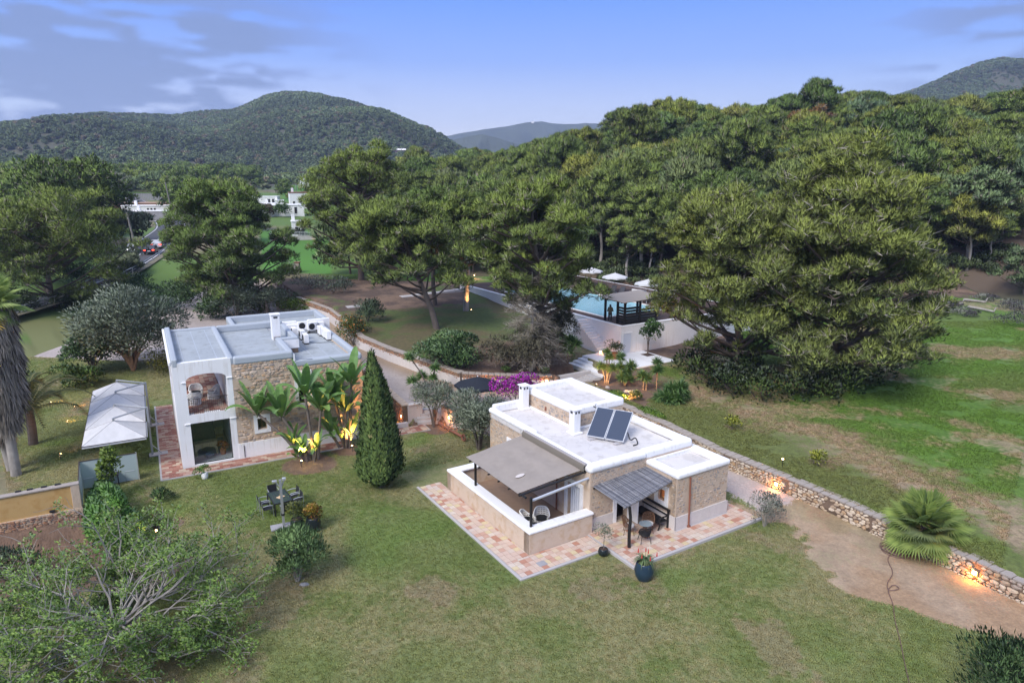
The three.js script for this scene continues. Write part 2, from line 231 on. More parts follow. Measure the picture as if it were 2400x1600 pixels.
const groundTex = (() => {
  const d = new Uint8Array(TEX * TEX * 4), cell = new Uint8Array(1024 * 1024);
  const enc = (v) => { v = clamp(v, 0, 1); return 255 * (v <= 0.0031308 ? v * 12.92 : 1.055 * v ** (1 / 2.4) - 0.055); };
  for (let j = 0; j < 1024; j++) for (let i = 0; i < 1024; i++) cell[j * 1024 + i] = cover(lerp(X0, X1, (i + 0.5) / 1024), lerp(Z1, Z0, (j + 0.5) / 1024));
  const r = rng(5);
  for (let j = 0; j < TEX; j++) for (let i = 0; i < TEX; i++) {
    const x = lerp(X0, X1, (i + 0.5) / TEX), z = lerp(Z1, Z0, (j + 0.5) / TEX), jit = () => Math.round((r() - 0.5) * 2.4);
    const c = cell[clamp((j >> 1) + jit(), 0, 1023) * 1024 + clamp((i >> 1) + jit(), 0, 1023)];
    const big = fbm(x * 0.11 + 3, z * 0.11, 4), mid = fbm(x * 0.55, z * 0.55 + 40, 4), sp = noise(x * 5.2, z * 5.2), s2 = noise(x * 14, z * 14), px = r();
    let a;
    if (c === 0) {
      const g = sm(0.36, 0.62, big * 0.55 + mid * 0.5 + (s2 - 0.5) * 0.1), t = clamp(sm(0.5, 0.72, fbm(x * 0.23 + 9, z * 0.23 + 7, 4) * 0.75 + mid * 0.35 + (sp - 0.5) * 0.18 + (px - 0.5) * 0.15), 0, 1);
      a = [lerp(0.118, 0.165, g), lerp(0.158, 0.19, g), lerp(0.04, 0.068, g)];
      a = a.map((v, k) => lerp(v, [0.25, 0.215, 0.115][k], t * 0.55));
      const bare = sm(0.63, 0.72, fbm(x * 0.3 + 51, z * 0.3 + 3, 4) + (sp - 0.5) * 0.12); a = a.map((v, k) => lerp(v, [0.24, 0.185, 0.125][k], bare * 0.5));
      const lush = sm(0.6, 0.75, fbm(x * 0.18 + 70, z * 0.18 + 33, 3) + (mid - 0.5) * 0.2); a = a.map((v, k) => lerp(v, [0.10, 0.172, 0.03][k], lush * 0.7));
      const f = 0.70 + 0.6 * (0.4 * sp + 0.4 * s2 + 0.2 * px); a = a.map((v) => v * f);
    } else if (c === 1) {
      const wall = sm(3.2, 0.6, dseg(gardenWall, x, z)); a = [lerp(0.47, 0.34, wall), lerp(0.40, 0.25, wall), lerp(0.365, 0.17, wall)];  // warm wall-lamp glow painted into the gravel colour along the garden wall
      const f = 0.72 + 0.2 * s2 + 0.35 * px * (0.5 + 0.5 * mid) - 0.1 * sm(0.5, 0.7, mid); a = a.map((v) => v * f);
    } else if (c === 2) {
      a = [0.355, 0.235, 0.14]; const p = sm(0.45, 0.7, mid * 0.7 + big * 0.4); a = a.map((v, k) => lerp(v, [0.39, 0.285, 0.19][k], p));
      const w = sm(0.56, 0.7, fbm(x * 0.35, z * 0.35 + 90, 4) + (sp - 0.5) * 0.2) * 0.5; a = a.map((v, k) => lerp(v, [0.2, 0.2, 0.1][k], w * 0.7));
      const rut = 0.85 + 0.3 * fbm(x * 1.2, z * 0.4, 4), f = (0.72 + 0.25 * sp + 0.28 * (px - 0.3) + 0.15 * s2) * rut; a = a.map((v) => v * f);
    } else if (c === 3) {
      const td = dseg(track, x, z), wall = dseg(fieldWall, x, z), n3 = fbm(x * 0.16 + 20, z * 0.16 + 5, 4);
      let bare = Math.max(sm(3.0, 0.6, td + (mid - 0.5) * 4.5 + (sp - 0.5) * 1.3) * 0.95, sm(0.50, 0.66, n3 + (mid - 0.5) * 0.35 + (sp - 0.5) * 0.14) * 0.8);
      bare *= 0.55 + 0.5 * sm(0.3, 0.55, noise(x * 3, z * 3) * 0.6 + s2 * 0.4);
      const dull = clamp(sm(9, 2, wall) * 0.7 + sm(0.42, 0.62, fbm(x * 0.1 + 9, z * 0.1, 3)) * 0.5, 0, 1);
      a = [lerp(0.096, 0.13, dull), lerp(0.19, 0.155, dull), lerp(0.022, 0.042, dull)];
      a = a.map((v, k) => lerp(v, [0.31, 0.235, 0.145][k], bare)); const f = 0.66 + 0.42 * sp + 0.25 * (px - 0.2) + 0.2 * (s2 - 0.5); a = a.map((v) => v * f);
    } else if (c === 4) {
      const t = sm(0.42, 0.65, mid * 0.7 + big * 0.35); a = [lerp(0.085, 0.12, t), lerp(0.115, 0.10, t), lerp(0.03, 0.045, t)]; const f = 0.75 + 0.35 * sp + 0.2 * px; a = a.map((v) => v * f);
    } else if (c === 5) {
      const t = sm(0.4, 0.7, mid); a = [lerp(0.10, 0.19, t), lerp(0.068, 0.125, t), lerp(0.052, 0.085, t)]; const gr = sm(0.6, 0.72, fbm(x * 0.2 + 1, z * 0.2, 3) + (sp - 0.5) * 0.1); a = a.map((v, k) => lerp(v, [0.07, 0.13, 0.02][k], gr * 0.7)); const f = 0.75 + 0.35 * sp + 0.25 * px; a = a.map((v) => v * f);
    } else { a = [0.15, 0.095, 0.065]; const f = 0.6 + 0.45 * sp + 0.5 * px * mid + 0.2 * s2; a = a.map((v) => v * f); }
    const o = (j * TEX + i) * 4; d[o] = enc(a[0]); d[o + 1] = enc(a[1]); d[o + 2] = enc(a[2]); d[o + 3] = 255;
  }
  const t = new THREE.DataTexture(d, TEX, TEX); t.colorSpace = THREE.SRGBColorSpace; t.magFilter = t.minFilter = THREE.LinearFilter; t.needsUpdate = true; return t;
})();
const groundMat = new THREE.MeshStandardMaterial({ map: groundTex, roughness: 1, bumpMap: (() => { const t = rep(fine, 1); t.repeat.set(56, 49); return t; })(), bumpScale: 0.035 });
{
  const NX = 320, NZ = 280, pos = new Float32Array((NX + 1) * (NZ + 1) * 3), uv = new Float32Array((NX + 1) * (NZ + 1) * 2);
  for (let j = 0; j <= NZ; j++) for (let i = 0; i <= NX; i++) {
    const k = j * (NX + 1) + i, x = lerp(X0, X1, i / NX), z = lerp(Z1, Z0, j / NZ), edge = i === 0 || j === 0 || i === NX || j === NZ;
    pos[k * 3] = x; pos[k * 3 + 1] = land(x, z) - (edge ? 1.2 : 0); pos[k * 3 + 2] = z; uv[k * 2] = i / NX; uv[k * 2 + 1] = j / NZ;
  }
  const full = new THREE.BufferGeometry(); full.setAttribute('position', new THREE.BufferAttribute(pos, 3)); full.setAttribute('uv', new THREE.BufferAttribute(uv, 2));
  const sets = Array.from({ length: 7 }, () => []), all = [];
  for (let j = 0; j < NZ; j++) for (let i = 0; i < NX; i++) {
    const a = j * (NX + 1) + i, b = a + 1, c = a + NX + 1, e = c + 1, x = lerp(X0, X1, (i + 0.5) / NX), z = lerp(Z1, Z0, (j + 0.5) / NZ);
    // pool basin and house footprints need no ground; keep it simple and leave the sheet whole except under the pool
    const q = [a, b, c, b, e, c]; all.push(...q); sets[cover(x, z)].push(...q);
  }
  full.setIndex(all); full.computeVertexNormals();
  ['lawn', 'gravel_drive', 'dirt_track', 'meadow', 'garden_lawn', 'woodland_floor', 'planting_bed'].forEach((name, k) => {
    if (!sets[k].length) return; const map = new Map(), P = [], N = [], U = [], I = [], n = full.attributes.normal;
    for (const q of sets[k]) { if (!map.has(q)) { map.set(q, P.length / 3); P.push(pos[q * 3], pos[q * 3 + 1], pos[q * 3 + 2]); N.push(n.getX(q), n.getY(q), n.getZ(q)); U.push(uv[q * 2], uv[q * 2 + 1]); } I.push(map.get(q)); }
    const g = new THREE.BufferGeometry(); g.setAttribute('position', new THREE.Float32BufferAttribute(P, 3)); g.setAttribute('normal', new THREE.Float32BufferAttribute(N, 3)); g.setAttribute('uv', new THREE.Float32BufferAttribute(U, 2)); g.setIndex(I);
    structure(name, g, groundMat);
  });
}
// the land beyond: one sheet of rings out to the mountains
{
  const RS = [0]; for (let r = 4; r < 2600; r *= 1.045) RS.push(r); RS.push(2700);
  const AN = 560, P = [], C = [], I = [];
  for (const r of RS) for (let k = 0; k < AN; k++) {
    // finer ahead of the camera
    const q = k / AN, a = (q < 0.7 ? lerp(-0.95, 0.95, q / 0.7) : lerp(0.95, Math.PI * 2 - 0.95, (q - 0.7) / 0.3)), rr = Math.cos(a) > 0.2 ? r : Math.min(r, 260 + r * 0.05), x = Math.sin(a) * rr, z = -Math.cos(a) * rr;
    const near = x > X0 + 4 && x < X1 - 4 && z > Z0 + 5 && z < Z1 - 2, rim = x > X0 - 3 && x < X1 + 3 && z > Z0 - 4 && z < Z1 + 2;
    P.push(x, near ? Math.min(nearLand(x, z), 0) - 2.5 : land(x, z) - (rim ? 0.3 : 0.02), z);
    const n = fbm(x / 23, z / 23, 4), m = fbm(x / 70 + 9, z / 70, 3), wood = clamp(sm(330, 470, r) + (x > -10 && z < -90 ? sm(-15, 20, x) : 0), 0, 1);
    let c = n + m > 1.02 ? [0.10, 0.17, 0.03] : m > 0.55 ? [0.16, 0.17, 0.06] : [0.2, 0.17, 0.10];
    c = c.map((v, i) => lerp(v, [0.075, 0.075, 0.042][i] * (0.7 + 0.6 * n), wood)); if (x > -10 && x < 110 && z < -95 && z > -180) c = c.map((v, i) => lerp(v, [0.13, 0.09, 0.065][i] * (0.6 + 0.8 * n), 0.8 * sm(-10, 15, x)));
    { const q = x / z; if (z < -104 && ((z > -165 && q > 0.265 && q < 0.365) || (z < -225 && z > -420 && q > 0.265 && q < 0.33 && n > 0.4))) c = [0.075, 0.20, 0.02].map((v) => v * (0.7 + 0.6 * n)); }
    C.push(...c);
  }
  for (let i = 0; i + 1 < RS.length; i++) for (let k = 0; k < AN; k++) { const a = i * AN + k, b = i * AN + ((k + 1) % AN); I.push(a, b, a + AN, b, b + AN, a + AN); }
  const g = new THREE.BufferGeometry(); g.setAttribute('position', new THREE.Float32BufferAttribute(P, 3)); g.setAttribute('color', new THREE.Float32BufferAttribute(C, 3)); g.setIndex(I); g.computeVertexNormals();
  structure('countryside', g, M.vc);
}
// distant ridges far behind the valley
function distantHill(D, t, depth, seed) {
  const P = [], I = [], C = [], n = 90, m = 14, x0 = t[0][0], x1 = t[t.length - 1][0];
  for (let j = 0; j <= m; j++) for (let i = 0; i <= n; i++) {
    const px = lerp(x0, x1, i / n), top = ((425 - table(t, px)) / 1688) * D + 17.4, s = j / m, d = D - depth * (1 - s);
    P.push(((px - 1200) / 1643) * D, lerp(20, top, s ** 1.3) + (fbm(px / 25 + seed, s * 5, 4) - 0.5) * D * 0.012 * Math.sin(s * Math.PI) * 2 + (fbm(px / 6, 3, 2) - 0.5) * D * 0.001, -d); const k = 0.8 + 0.5 * (fbm(px / 14, s * 9 + seed, 3) - 0.3); C.push(0.07 * k, 0.085 * k, 0.055 * k);
  }
  for (let j = 0; j < m; j++) for (let i = 0; i < n; i++) { const a = j * (n + 1) + i; I.push(a, a + 1, a + n + 1, a + 1, a + n + 2, a + n + 1); }
  const g = new THREE.BufferGeometry(); g.setAttribute('position', new THREE.Float32BufferAttribute(P, 3)); g.setAttribute('color', new THREE.Float32BufferAttribute(C, 3)); g.setIndex(I); g.computeVertexNormals(); structure('distant_hill', g, M.vc);
}
distantHill(2900, [[900, 350], [1000, 330], [1070, 316], [1150, 303], [1200, 296], [1225, 291], [1245, 288], [1270, 287], [1295, 292], [1330, 293], [1370, 291], [1410, 292], [1430, 297], [1450, 307], [1500, 322], [1620, 345], [1800, 370]], 900, 1);
distantHill(1950, [[980, 352], [1060, 330], [1100, 321], [1130, 316], [1170, 325], [1215, 340], [1260, 350], [1330, 362]], 350, 2);

// ---------------------------------------------------------------- plants
// triangle soup with a colour and an outward shading normal per vertex
class Soup {
  constructor() { this.p = []; this.n = []; this.c = []; }
  tri(a, b, c, nx, ny, nz, col) {
    // wind so that the face looks along the normal
    const ux = b[0] - a[0], uy = b[1] - a[1], uz = b[2] - a[2], vx = c[0] - a[0], vy = c[1] - a[1], vz = c[2] - a[2];
    const d = (uy * vz - uz * vy) * nx + (uz * vx - ux * vz) * ny + (ux * vy - uy * vx) * nz;
    if (d >= 0) this.p.push(...a, ...b, ...c); else this.p.push(...a, ...c, ...b);
    for (let i = 0; i < 3; i++) { this.n.push(nx, ny, nz); this.c.push(col[0], col[1], col[2]); }
  }
  geo() { const g = new THREE.BufferGeometry(); g.setAttribute('position', new THREE.Float32BufferAttribute(this.p, 3)); g.setAttribute('normal', new THREE.Float32BufferAttribute(this.n, 3)); g.setAttribute('color', new THREE.Float32BufferAttribute(this.c, 3)); return g; }
}
const nrm = (v) => { const l = Math.hypot(...v) || 1; return [v[0] / l, v[1] / l, v[2] / l]; };
const cross = (a, b) => [a[1] * b[2] - a[2] * b[1], a[2] * b[0] - a[0] * b[2], a[0] * b[1] - a[1] * b[0]];
const rdir = (r) => { const y = r() * 2 - 1, a = r() * 6.2832, s = Math.sqrt(1 - y * y); return [Math.cos(a) * s, y, Math.sin(a) * s]; };
const mixc = (a, b, t) => [lerp(a[0], b[0], t), lerp(a[1], b[1], t), lerp(a[2], b[2], t)];
// flat leaf: a lozenge from p along d
function leafAt(S, p, d, len, wid, out, col, r) {
  let s = cross(d, rdir(r)); s = nrm(s); const m = [p[0] + d[0] * len * 0.5, p[1] + d[1] * len * 0.5, p[2] + d[2] * len * 0.5], t = [p[0] + d[0] * len, p[1] + d[1] * len, p[2] + d[2] * len];
  const a = [m[0] + s[0] * wid, m[1] + s[1] * wid, m[2] + s[2] * wid], b = [m[0] - s[0] * wid, m[1] - s[1] * wid, m[2] - s[2] * wid];
  S.tri(p, a, t, ...out, col); S.tri(p, t, b, ...out, col);
}
// tuft of needles: k slim blades fanning from p about d
function tuftAt(S, p, d, len, wid, k, spread, out, col, r) {
  for (let i = 0; i < k; i++) { const q = rdir(r), e = nrm([d[0] + q[0] * spread, d[1] + q[1] * spread, d[2] + q[2] * spread]), s = nrm(cross(e, rdir(r))), l = len * (0.7 + 0.6 * r()); S.tri([p[0] + s[0] * wid, p[1] + s[1] * wid, p[2] + s[2] * wid], [p[0] - s[0] * wid, p[1] - s[1] * wid, p[2] - s[2] * wid], [p[0] + e[0] * l, p[1] + e[1] * l, p[2] + e[2] * l], ...out, col); }
}
// foliage in ellipsoidal clumps: lobes = [x, y, z, rx, ry, rz, tone]
function clumps(lobes, o, r) {
  const S = new Soup(); let tot = 0; const area = lobes.map((l) => (tot += l[3] * l[5] + l[4] * l[3]));
  for (let i = 0; i < o.n; i++) {
    const t = r() * tot; let k = 0; while (area[k] < t) k++; const L = lobes[k]; let d = rdir(r); if (d[1] < (o.under ?? -0.35) && r() < 0.8) d[1] = Math.abs(d[1]);
    const f = (o.shell ? lerp(o.shell, 1.06, Math.sqrt(r())) : Math.cbrt(r()) * 1.05) * (0.86 + 0.28 * noise(d[0] * 2.3 + k * 3.1, d[2] * 2.3 + d[1] * 2));
    const p = [L[0] + d[0] * L[3] * f, L[1] + d[1] * L[4] * f, L[2] + d[2] * L[5] * f], q = rdir(r), up = o.up ?? 0.5;
    const dir = nrm([d[0] + q[0] * 0.7, d[1] + up + q[1] * 0.5, d[2] + q[2] * 0.7]), out = nrm([d[0] * 0.85 + q[0] * 0.45, d[1] + 0.35 + q[1] * 0.45, d[2] * 0.85 + q[2] * 0.45]);
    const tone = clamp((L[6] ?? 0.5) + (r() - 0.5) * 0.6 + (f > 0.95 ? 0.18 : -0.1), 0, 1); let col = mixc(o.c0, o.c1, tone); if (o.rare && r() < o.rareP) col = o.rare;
    if (o.kind === 'leaf') leafAt(S, p, dir, o.len * (0.7 + 0.6 * r()), o.wid * (0.7 + 0.6 * r()), out, col, r); else tuftAt(S, p, dir, o.len, o.wid, o.k ?? 3, o.spread ?? 0.7, out, col, r);
  }
  return S.geo();
}
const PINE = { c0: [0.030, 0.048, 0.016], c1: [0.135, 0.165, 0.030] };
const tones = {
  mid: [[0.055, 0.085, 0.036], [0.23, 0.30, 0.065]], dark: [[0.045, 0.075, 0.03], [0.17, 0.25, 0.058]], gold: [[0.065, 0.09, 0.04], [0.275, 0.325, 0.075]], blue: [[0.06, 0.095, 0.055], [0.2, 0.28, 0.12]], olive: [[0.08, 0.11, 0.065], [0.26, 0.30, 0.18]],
};
// Aleppo pine about its foot: trunk, limbs, feathery sprays of needles in many small open clumps
function sprays(lobes, o, r) {
  const S = new Soup(); let tot = 0; const area = lobes.map((l) => (tot += l[3] * l[3]));
  for (let i = 0; i < o.n; i++) {
    const t = r() * tot; let k = 0; while (area[k] < t) k++; const L = lobes[k]; let d = rdir(r); if (d[1] < -0.1 && r() < 0.75) d[1] = -d[1];
    const lump = 0.7 + 0.55 * noise(d[0] * 2.6 + k * 3.1, d[2] * 2.6 + d[1] * 2.2), f = lump * (0.35 + 0.65 * Math.sqrt(r())), p = [L[0] + d[0] * L[3] * f, L[1] + d[1] * L[4] * f, L[2] + d[2] * L[5] * f], q = rdir(r);
    const dir = nrm([d[0] * 0.9 + q[0] * 0.6, d[1] * 0.5 + 0.75 + q[1] * 0.4, d[2] * 0.9 + q[2] * 0.6]), out = nrm([d[0] * 0.8 + q[0] * 0.55, d[1] * 0.7 + 0.5 + q[1] * 0.5, d[2] * 0.8 + q[2] * 0.55]);
    // clump tops and tips coloured lighter and yellower, undersides and insides darker and greyer
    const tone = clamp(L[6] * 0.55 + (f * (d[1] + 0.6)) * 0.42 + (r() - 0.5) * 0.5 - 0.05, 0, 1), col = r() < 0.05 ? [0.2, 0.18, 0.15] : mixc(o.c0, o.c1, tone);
    tuftAt(S, p, dir, o.len * (0.8 + 0.5 * r()), o.wid, o.k, 0.5, out, col, r);
  }
  return S.geo();
}
function pineParts(o) {
  const r = rng(o.seed), H = o.H, W = o.W, base = o.base ?? 0.22, lean = o.lean ?? [0, 0], lobes = [], limbs = [], tips = [];
  const N = Math.round((o.lobes ?? 60) * 0.68), prof = o.profile ?? ((t) => Math.sin(Math.PI * clamp(0.12 + 0.80 * t, 0, 1)) ** 0.7);
  const axis = (t) => [lean[0] * t ** (o.lp ?? 2), t * H, lean[1] * t ** (o.lp ?? 2)];
  const trunkPts = [0, 0.2, 0.4, 0.6, 0.8, 0.95].map((t) => { const a = axis(t * 0.95); return [a[0] + (r() - 0.5) * 0.05 * H * (t > 0), a[1], a[2] + (r() - 0.5) * 0.05 * H * (t > 0)]; }); trunkPts[0][1] = -0.4;
  for (let i = 0; i < N; i++) {
    const t = ((i + 0.5) / N) ** (o.dist ?? 0.5) * 0.999, a = i * 2.39996 + r() * 0.9, inner = r() < 0.2, rr = W * prof(t) * (0.55 + 0.5 * r()) * (inner ? 0.4 : 1), y = lerp(base, 0.93, t) * H + (r() - 0.5) * 0.07 * H, c = axis(y / H), B = [c[0] + Math.cos(a) * rr, y, c[2] + Math.sin(a) * rr], big = W * (o.lobeSize ?? 0.24) * (0.7 + 0.7 * r()), tone = clamp(0.2 + 0.5 * t + (r() - 0.5) * 0.7, 0, 1);
    // each bough carries several small clumps stepping outwards and upwards
    const kids = 4 + Math.floor(r() * 4); for (let k = 0; k < kids; k++) { const q = rdir(r), ls = big * (0.34 + 0.3 * r()), L = [B[0] + q[0] * big * 0.85 + Math.cos(a) * big * 0.15, B[1] + Math.abs(q[1]) * big * 0.55 - 0.12 * big + (k === 0 ? big * 0.3 : 0), B[2] + q[2] * big * 0.85 + Math.sin(a) * big * 0.15, ls * 1.1, ls * 0.85, ls * 1.1, clamp(tone + (r() - 0.5) * 0.4, 0, 1)]; lobes.push(L); if (k < 3) tips.push(L); if (rr > W * 0.3 && k < 3) limbs.push(bar(B, [L[0], L[1], L[2]], H * 0.0035, H * 0.0015, 4)); }
    if (rr > W * 0.25) { const y0 = Math.max(0.1 * H, y - rr * (0.3 + 0.35 * r())), c0 = axis(y0 / H); limbs.push(limb([[c0[0], y0, c0[2]], [lerp(c0[0], B[0], 0.5), lerp(y0, y, 0.4), lerp(c0[2], B[2], 0.5)], B], H * 0.011, H * 0.004, 5, 4)); }
  }
  const trunk = limb(trunkPts, o.r0 ?? H * 0.026, H * 0.006, 8, 10), c = tones[o.tone ?? 'mid'];
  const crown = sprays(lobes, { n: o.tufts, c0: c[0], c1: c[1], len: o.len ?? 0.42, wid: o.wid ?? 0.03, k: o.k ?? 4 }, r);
  const S = new Soup(); for (const L of tips) for (let k = 0; k < (o.twigs ?? 7) / 2; k++) { const d = rdir(r); d[1] = Math.abs(d[1]) * 0.7; const p = [L[0] + d[0] * L[3] * 0.5, L[1] + d[1] * L[4] * 0.6, L[2] + d[2] * L[5] * 0.5]; tuftAt(S, p, nrm(d), L[3] * 1.1, H * 0.0018, 2, 0.5, nrm([d[0], d[1] + 0.4, d[2]]), [0.34, 0.31, 0.28], r); }
  return { trunk, limbs: limbs.length ? merge(limbs) : null, crown, twigs: S.p.length ? S.geo() : null };
}
function pine(label, pos, o, group, name = 'pine_tree') {
  const P = pineParts(o), t = thing(name, label, 'tree', pos, o.turn ?? 0, group);
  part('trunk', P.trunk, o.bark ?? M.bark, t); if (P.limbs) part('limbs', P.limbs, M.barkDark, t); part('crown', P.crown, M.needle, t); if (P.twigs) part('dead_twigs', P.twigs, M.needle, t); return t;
}
// rounded shrub or small tree
function shrub(name, label, cat, pos, o, group) {
  const r = rng(o.seed ?? 3), t = thing(name, label, cat, pos, o.turn ?? 0, group), lobes = [], N = o.lobes ?? 12, y0 = o.y0 ?? 0, stems = [];
  for (let i = 0; i < N; i++) {
    const d = rdir(r), f = o.box ? 0.8 : 0.62 * Math.cbrt(r()) + 0.15, s = (o.lobe ?? 0.5) * (0.75 + 0.5 * r());
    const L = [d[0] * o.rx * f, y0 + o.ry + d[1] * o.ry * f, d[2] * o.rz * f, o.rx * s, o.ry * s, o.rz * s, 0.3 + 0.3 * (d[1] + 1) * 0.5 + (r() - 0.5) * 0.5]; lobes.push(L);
    if (o.stems && i % (o.stemStep ?? 1) === 0) stems.push(limb([[(r() - 0.5) * 0.1, -0.1, (r() - 0.5) * 0.1], [L[0] * 0.35 + (r() - 0.5) * 0.1, (y0 + L[1]) * 0.45, L[2] * 0.35], [L[0], L[1], L[2]]], o.stems, o.stems * 0.3, 5, 5));
  }
  if (o.trunk) stems.push(limb([[0, -0.2, 0], [o.trunk[1] * 0.4, y0 * 0.5, 0], [o.trunk[1], y0 + o.ry * 0.6, 0]], o.trunk[0], o.trunk[0] * 0.5, 7, 6));
  if (stems.length) part(o.trunk ? 'trunk' : 'stems', merge(stems), o.stemMat ?? M.bark, t);
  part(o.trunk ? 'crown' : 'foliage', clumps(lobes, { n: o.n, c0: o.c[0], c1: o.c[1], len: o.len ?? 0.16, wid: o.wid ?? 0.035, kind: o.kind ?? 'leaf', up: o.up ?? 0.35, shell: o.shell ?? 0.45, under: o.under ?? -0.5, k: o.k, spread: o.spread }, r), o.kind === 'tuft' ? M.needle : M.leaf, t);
  if (o.flowers) part('flowers', clumps(lobes, { n: o.flowers[0], c0: o.flowers[1], c1: o.flowers[2], len: o.flowers[3] ?? 0.09, wid: o.flowers[4] ?? 0.04, kind: 'leaf', shell: 0.9, under: -0.2 }, r), M.leaf, t);
  return t;
}
const G_ = { bush: [[0.043, 0.087, 0.026], [0.145, 0.246, 0.058]], dark: [[0.026, 0.055, 0.023], [0.080, 0.145, 0.043]], bright: [[0.087, 0.174, 0.022], [0.246, 0.392, 0.043]], olive: [[0.109, 0.138, 0.094], [0.319, 0.370, 0.254]], oliveDark: [[0.058, 0.087, 0.065], [0.174, 0.225, 0.145]], grey: [[0.145, 0.160, 0.131], [0.377, 0.392, 0.319]], yellow: [[0.174, 0.217, 0.029], [0.493, 0.493, 0.072]], hedge: [[0.043, 0.123, 0.023], [0.123, 0.261, 0.046]], carob: [[0.072, 0.145, 0.029], [0.217, 0.341, 0.072]], carob2: [[0.051, 0.109, 0.043], [0.160, 0.261, 0.087]] };

// ---------------------------------------------------------------- stones, tiles
const stoneForms = (() => { const r = rng(12), out = []; for (let v = 0; v < 8; v++) { const n = 7, P = [], a0 = r() * 1; const ring_ = []; for (let i = 0; i < n; i++) { const a = a0 + (i / n) * 6.2832 + (r() - 0.5) * 0.5, c = Math.cos(a), s = Math.sin(a), k = 0.5 / Math.max(Math.abs(c), Math.abs(s)) ** 0.72 * (0.86 + 0.2 * r()); ring_.push([c * k, s * k]); }
  const q = ring_.map(([x, y]) => [x * (0.72 + 0.14 * r()), y * (0.72 + 0.14 * r()), 0.75 + 0.35 * r()]);
  for (let i = 0; i < n; i++) { const j = (i + 1) % n, A = [...ring_[i], -0.6], B = [...ring_[j], -0.6], C = q[i], D = q[j]; P.push(...A, ...B, ...C, ...B, ...D, ...C, ...C, ...D, (r() - 0.5) * 0.1, (r() - 0.5) * 0.1, 1.05); }
  const g = new THREE.BufferGeometry(); g.setAttribute('position', new THREE.Float32BufferAttribute(P, 3)); g.computeVertexNormals(); out.push(g); } return out; })();
const stoneTones = { villa: [[0.604, 0.432, 0.288], [0.518, 0.360, 0.237], [0.691, 0.518, 0.374], [0.432, 0.339, 0.274], [0.360, 0.316, 0.288], [0.648, 0.418, 0.244], [0.548, 0.432, 0.332], [0.748, 0.604, 0.476]], cottage: [[0.573, 0.439, 0.329], [0.488, 0.366, 0.268], [0.634, 0.512, 0.403], [0.403, 0.342, 0.293], [0.342, 0.317, 0.305], [0.561, 0.378, 0.244], [0.512, 0.427, 0.342], [0.451, 0.366, 0.293]], dry: [[0.610, 0.488, 0.354], [0.525, 0.403, 0.281], [0.695, 0.586, 0.451], [0.439, 0.329, 0.232], [0.488, 0.329, 0.195], [0.634, 0.537, 0.427], [0.403, 0.329, 0.268], [0.561, 0.464, 0.366]], red: [[0.439, 0.220, 0.122], [0.366, 0.195, 0.122], [0.512, 0.305, 0.183], [0.305, 0.183, 0.122], [0.464, 0.342, 0.244], [0.403, 0.244, 0.146]] };
const stoneMats = {}; const stoneMat = (set, k) => (stoneMats[set + k] ??= mat(...stoneTones[set][k], { map: rep(mottle, 1) }));
// courses of rubble over a w x h face in the parent's x-y plane, proud of z0
function rubble(parent, w, h, keep, o) {
  const r = rng(o.seed), list = [], set = o.set, nT = stoneTones[set].length;
  let v = 0; while (v < h) {
    const ch = lerp(o.h[0], o.h[1], r()); let u = -r() * 0.2;
    while (u < w) { const sw = ch * lerp(o.asp?.[0] ?? 1.1, o.asp?.[1] ?? 2.8, r() ** 1.4), sh = ch * lerp(0.8, 1.25, r()), cu = u + sw / 2, cv = v + ch / 2 + (r() - 0.5) * ch * 0.5, tone = Math.floor(r() * nT), f = Math.floor(r() * 8), tw = (r() - 0.5) * (o.twist ?? 0.3), dp = lerp(o.d[0], o.d[1], r()), skip = r() < (o.skip ?? 0) * (o.fade ? o.fade(cu, cv) : 1); u += sw + (o.gap ?? 0.015);
      if (cu - sw / 2 < -0.02 || cu + sw / 2 > w + 0.02 || cv - sh / 2 < -0.03 || cv + sh / 2 > h + 0.03 || skip || !keep(cu - sw * 0.45, cu + sw * 0.45, cv - sh * 0.45, cv + sh * 0.45)) continue;
      list.push([cu, cv, sw, sh, dp, tone, f, tw]); }
    v += ch + (o.gap ?? 0.015) * 0.6;
  }
  list.sort((a, b) => b[2] * b[3] - a[2] * a[3]); const max = o.max ?? 300;
  list.slice(0, max).forEach(([u, v, sw, sh, dp, tone, f, tw], i) => { const m = part(numberedPart('stone', i), stoneForms[f], stoneMat(set, tone), parent, [u, v, o.z ?? 0], [0, 0, tw]); m.scale.set(sw, sh, dp); });
  if (list.length > max) {
    const P = [], C = [], q = V(0, 0, 0); for (const [u, v, sw, sh, dp, tone, f, tw] of list.slice(max)) { const mm = T(u, v, o.z ?? 0, 0, 0, tw, sw, sh, dp), a = stoneForms[f].attributes.position, c = stoneTones[set][tone]; for (let i = 0; i < a.count; i++) { q.fromBufferAttribute(a, i).applyMatrix4(mm); P.push(q.x, q.y, q.z); C.push(...c); } }
    const g = new THREE.BufferGeometry(); g.setAttribute('position', new THREE.Float32BufferAttribute(P, 3)); g.setAttribute('color', new THREE.Float32BufferAttribute(C, 3)); g.computeVertexNormals(); part('small_stones', g, M.vc, parent, null, null, 'stuff');
  }
  return list.length;
}
const numberedPart = (n, i) => (i ? n + '_' + String(i).padStart(3, '0') : n);
const tileTones = [[0.66, 0.53, 0.41], [0.67, 0.56, 0.45], [0.64, 0.49, 0.39], [0.63, 0.47, 0.37], [0.58, 0.36, 0.27], [0.66, 0.54, 0.33], [0.64, 0.52, 0.44], [0.68, 0.58, 0.48], [0.63, 0.47, 0.38], [0.50, 0.25, 0.17], [0.66, 0.52, 0.42], [0.65, 0.51, 0.38]];
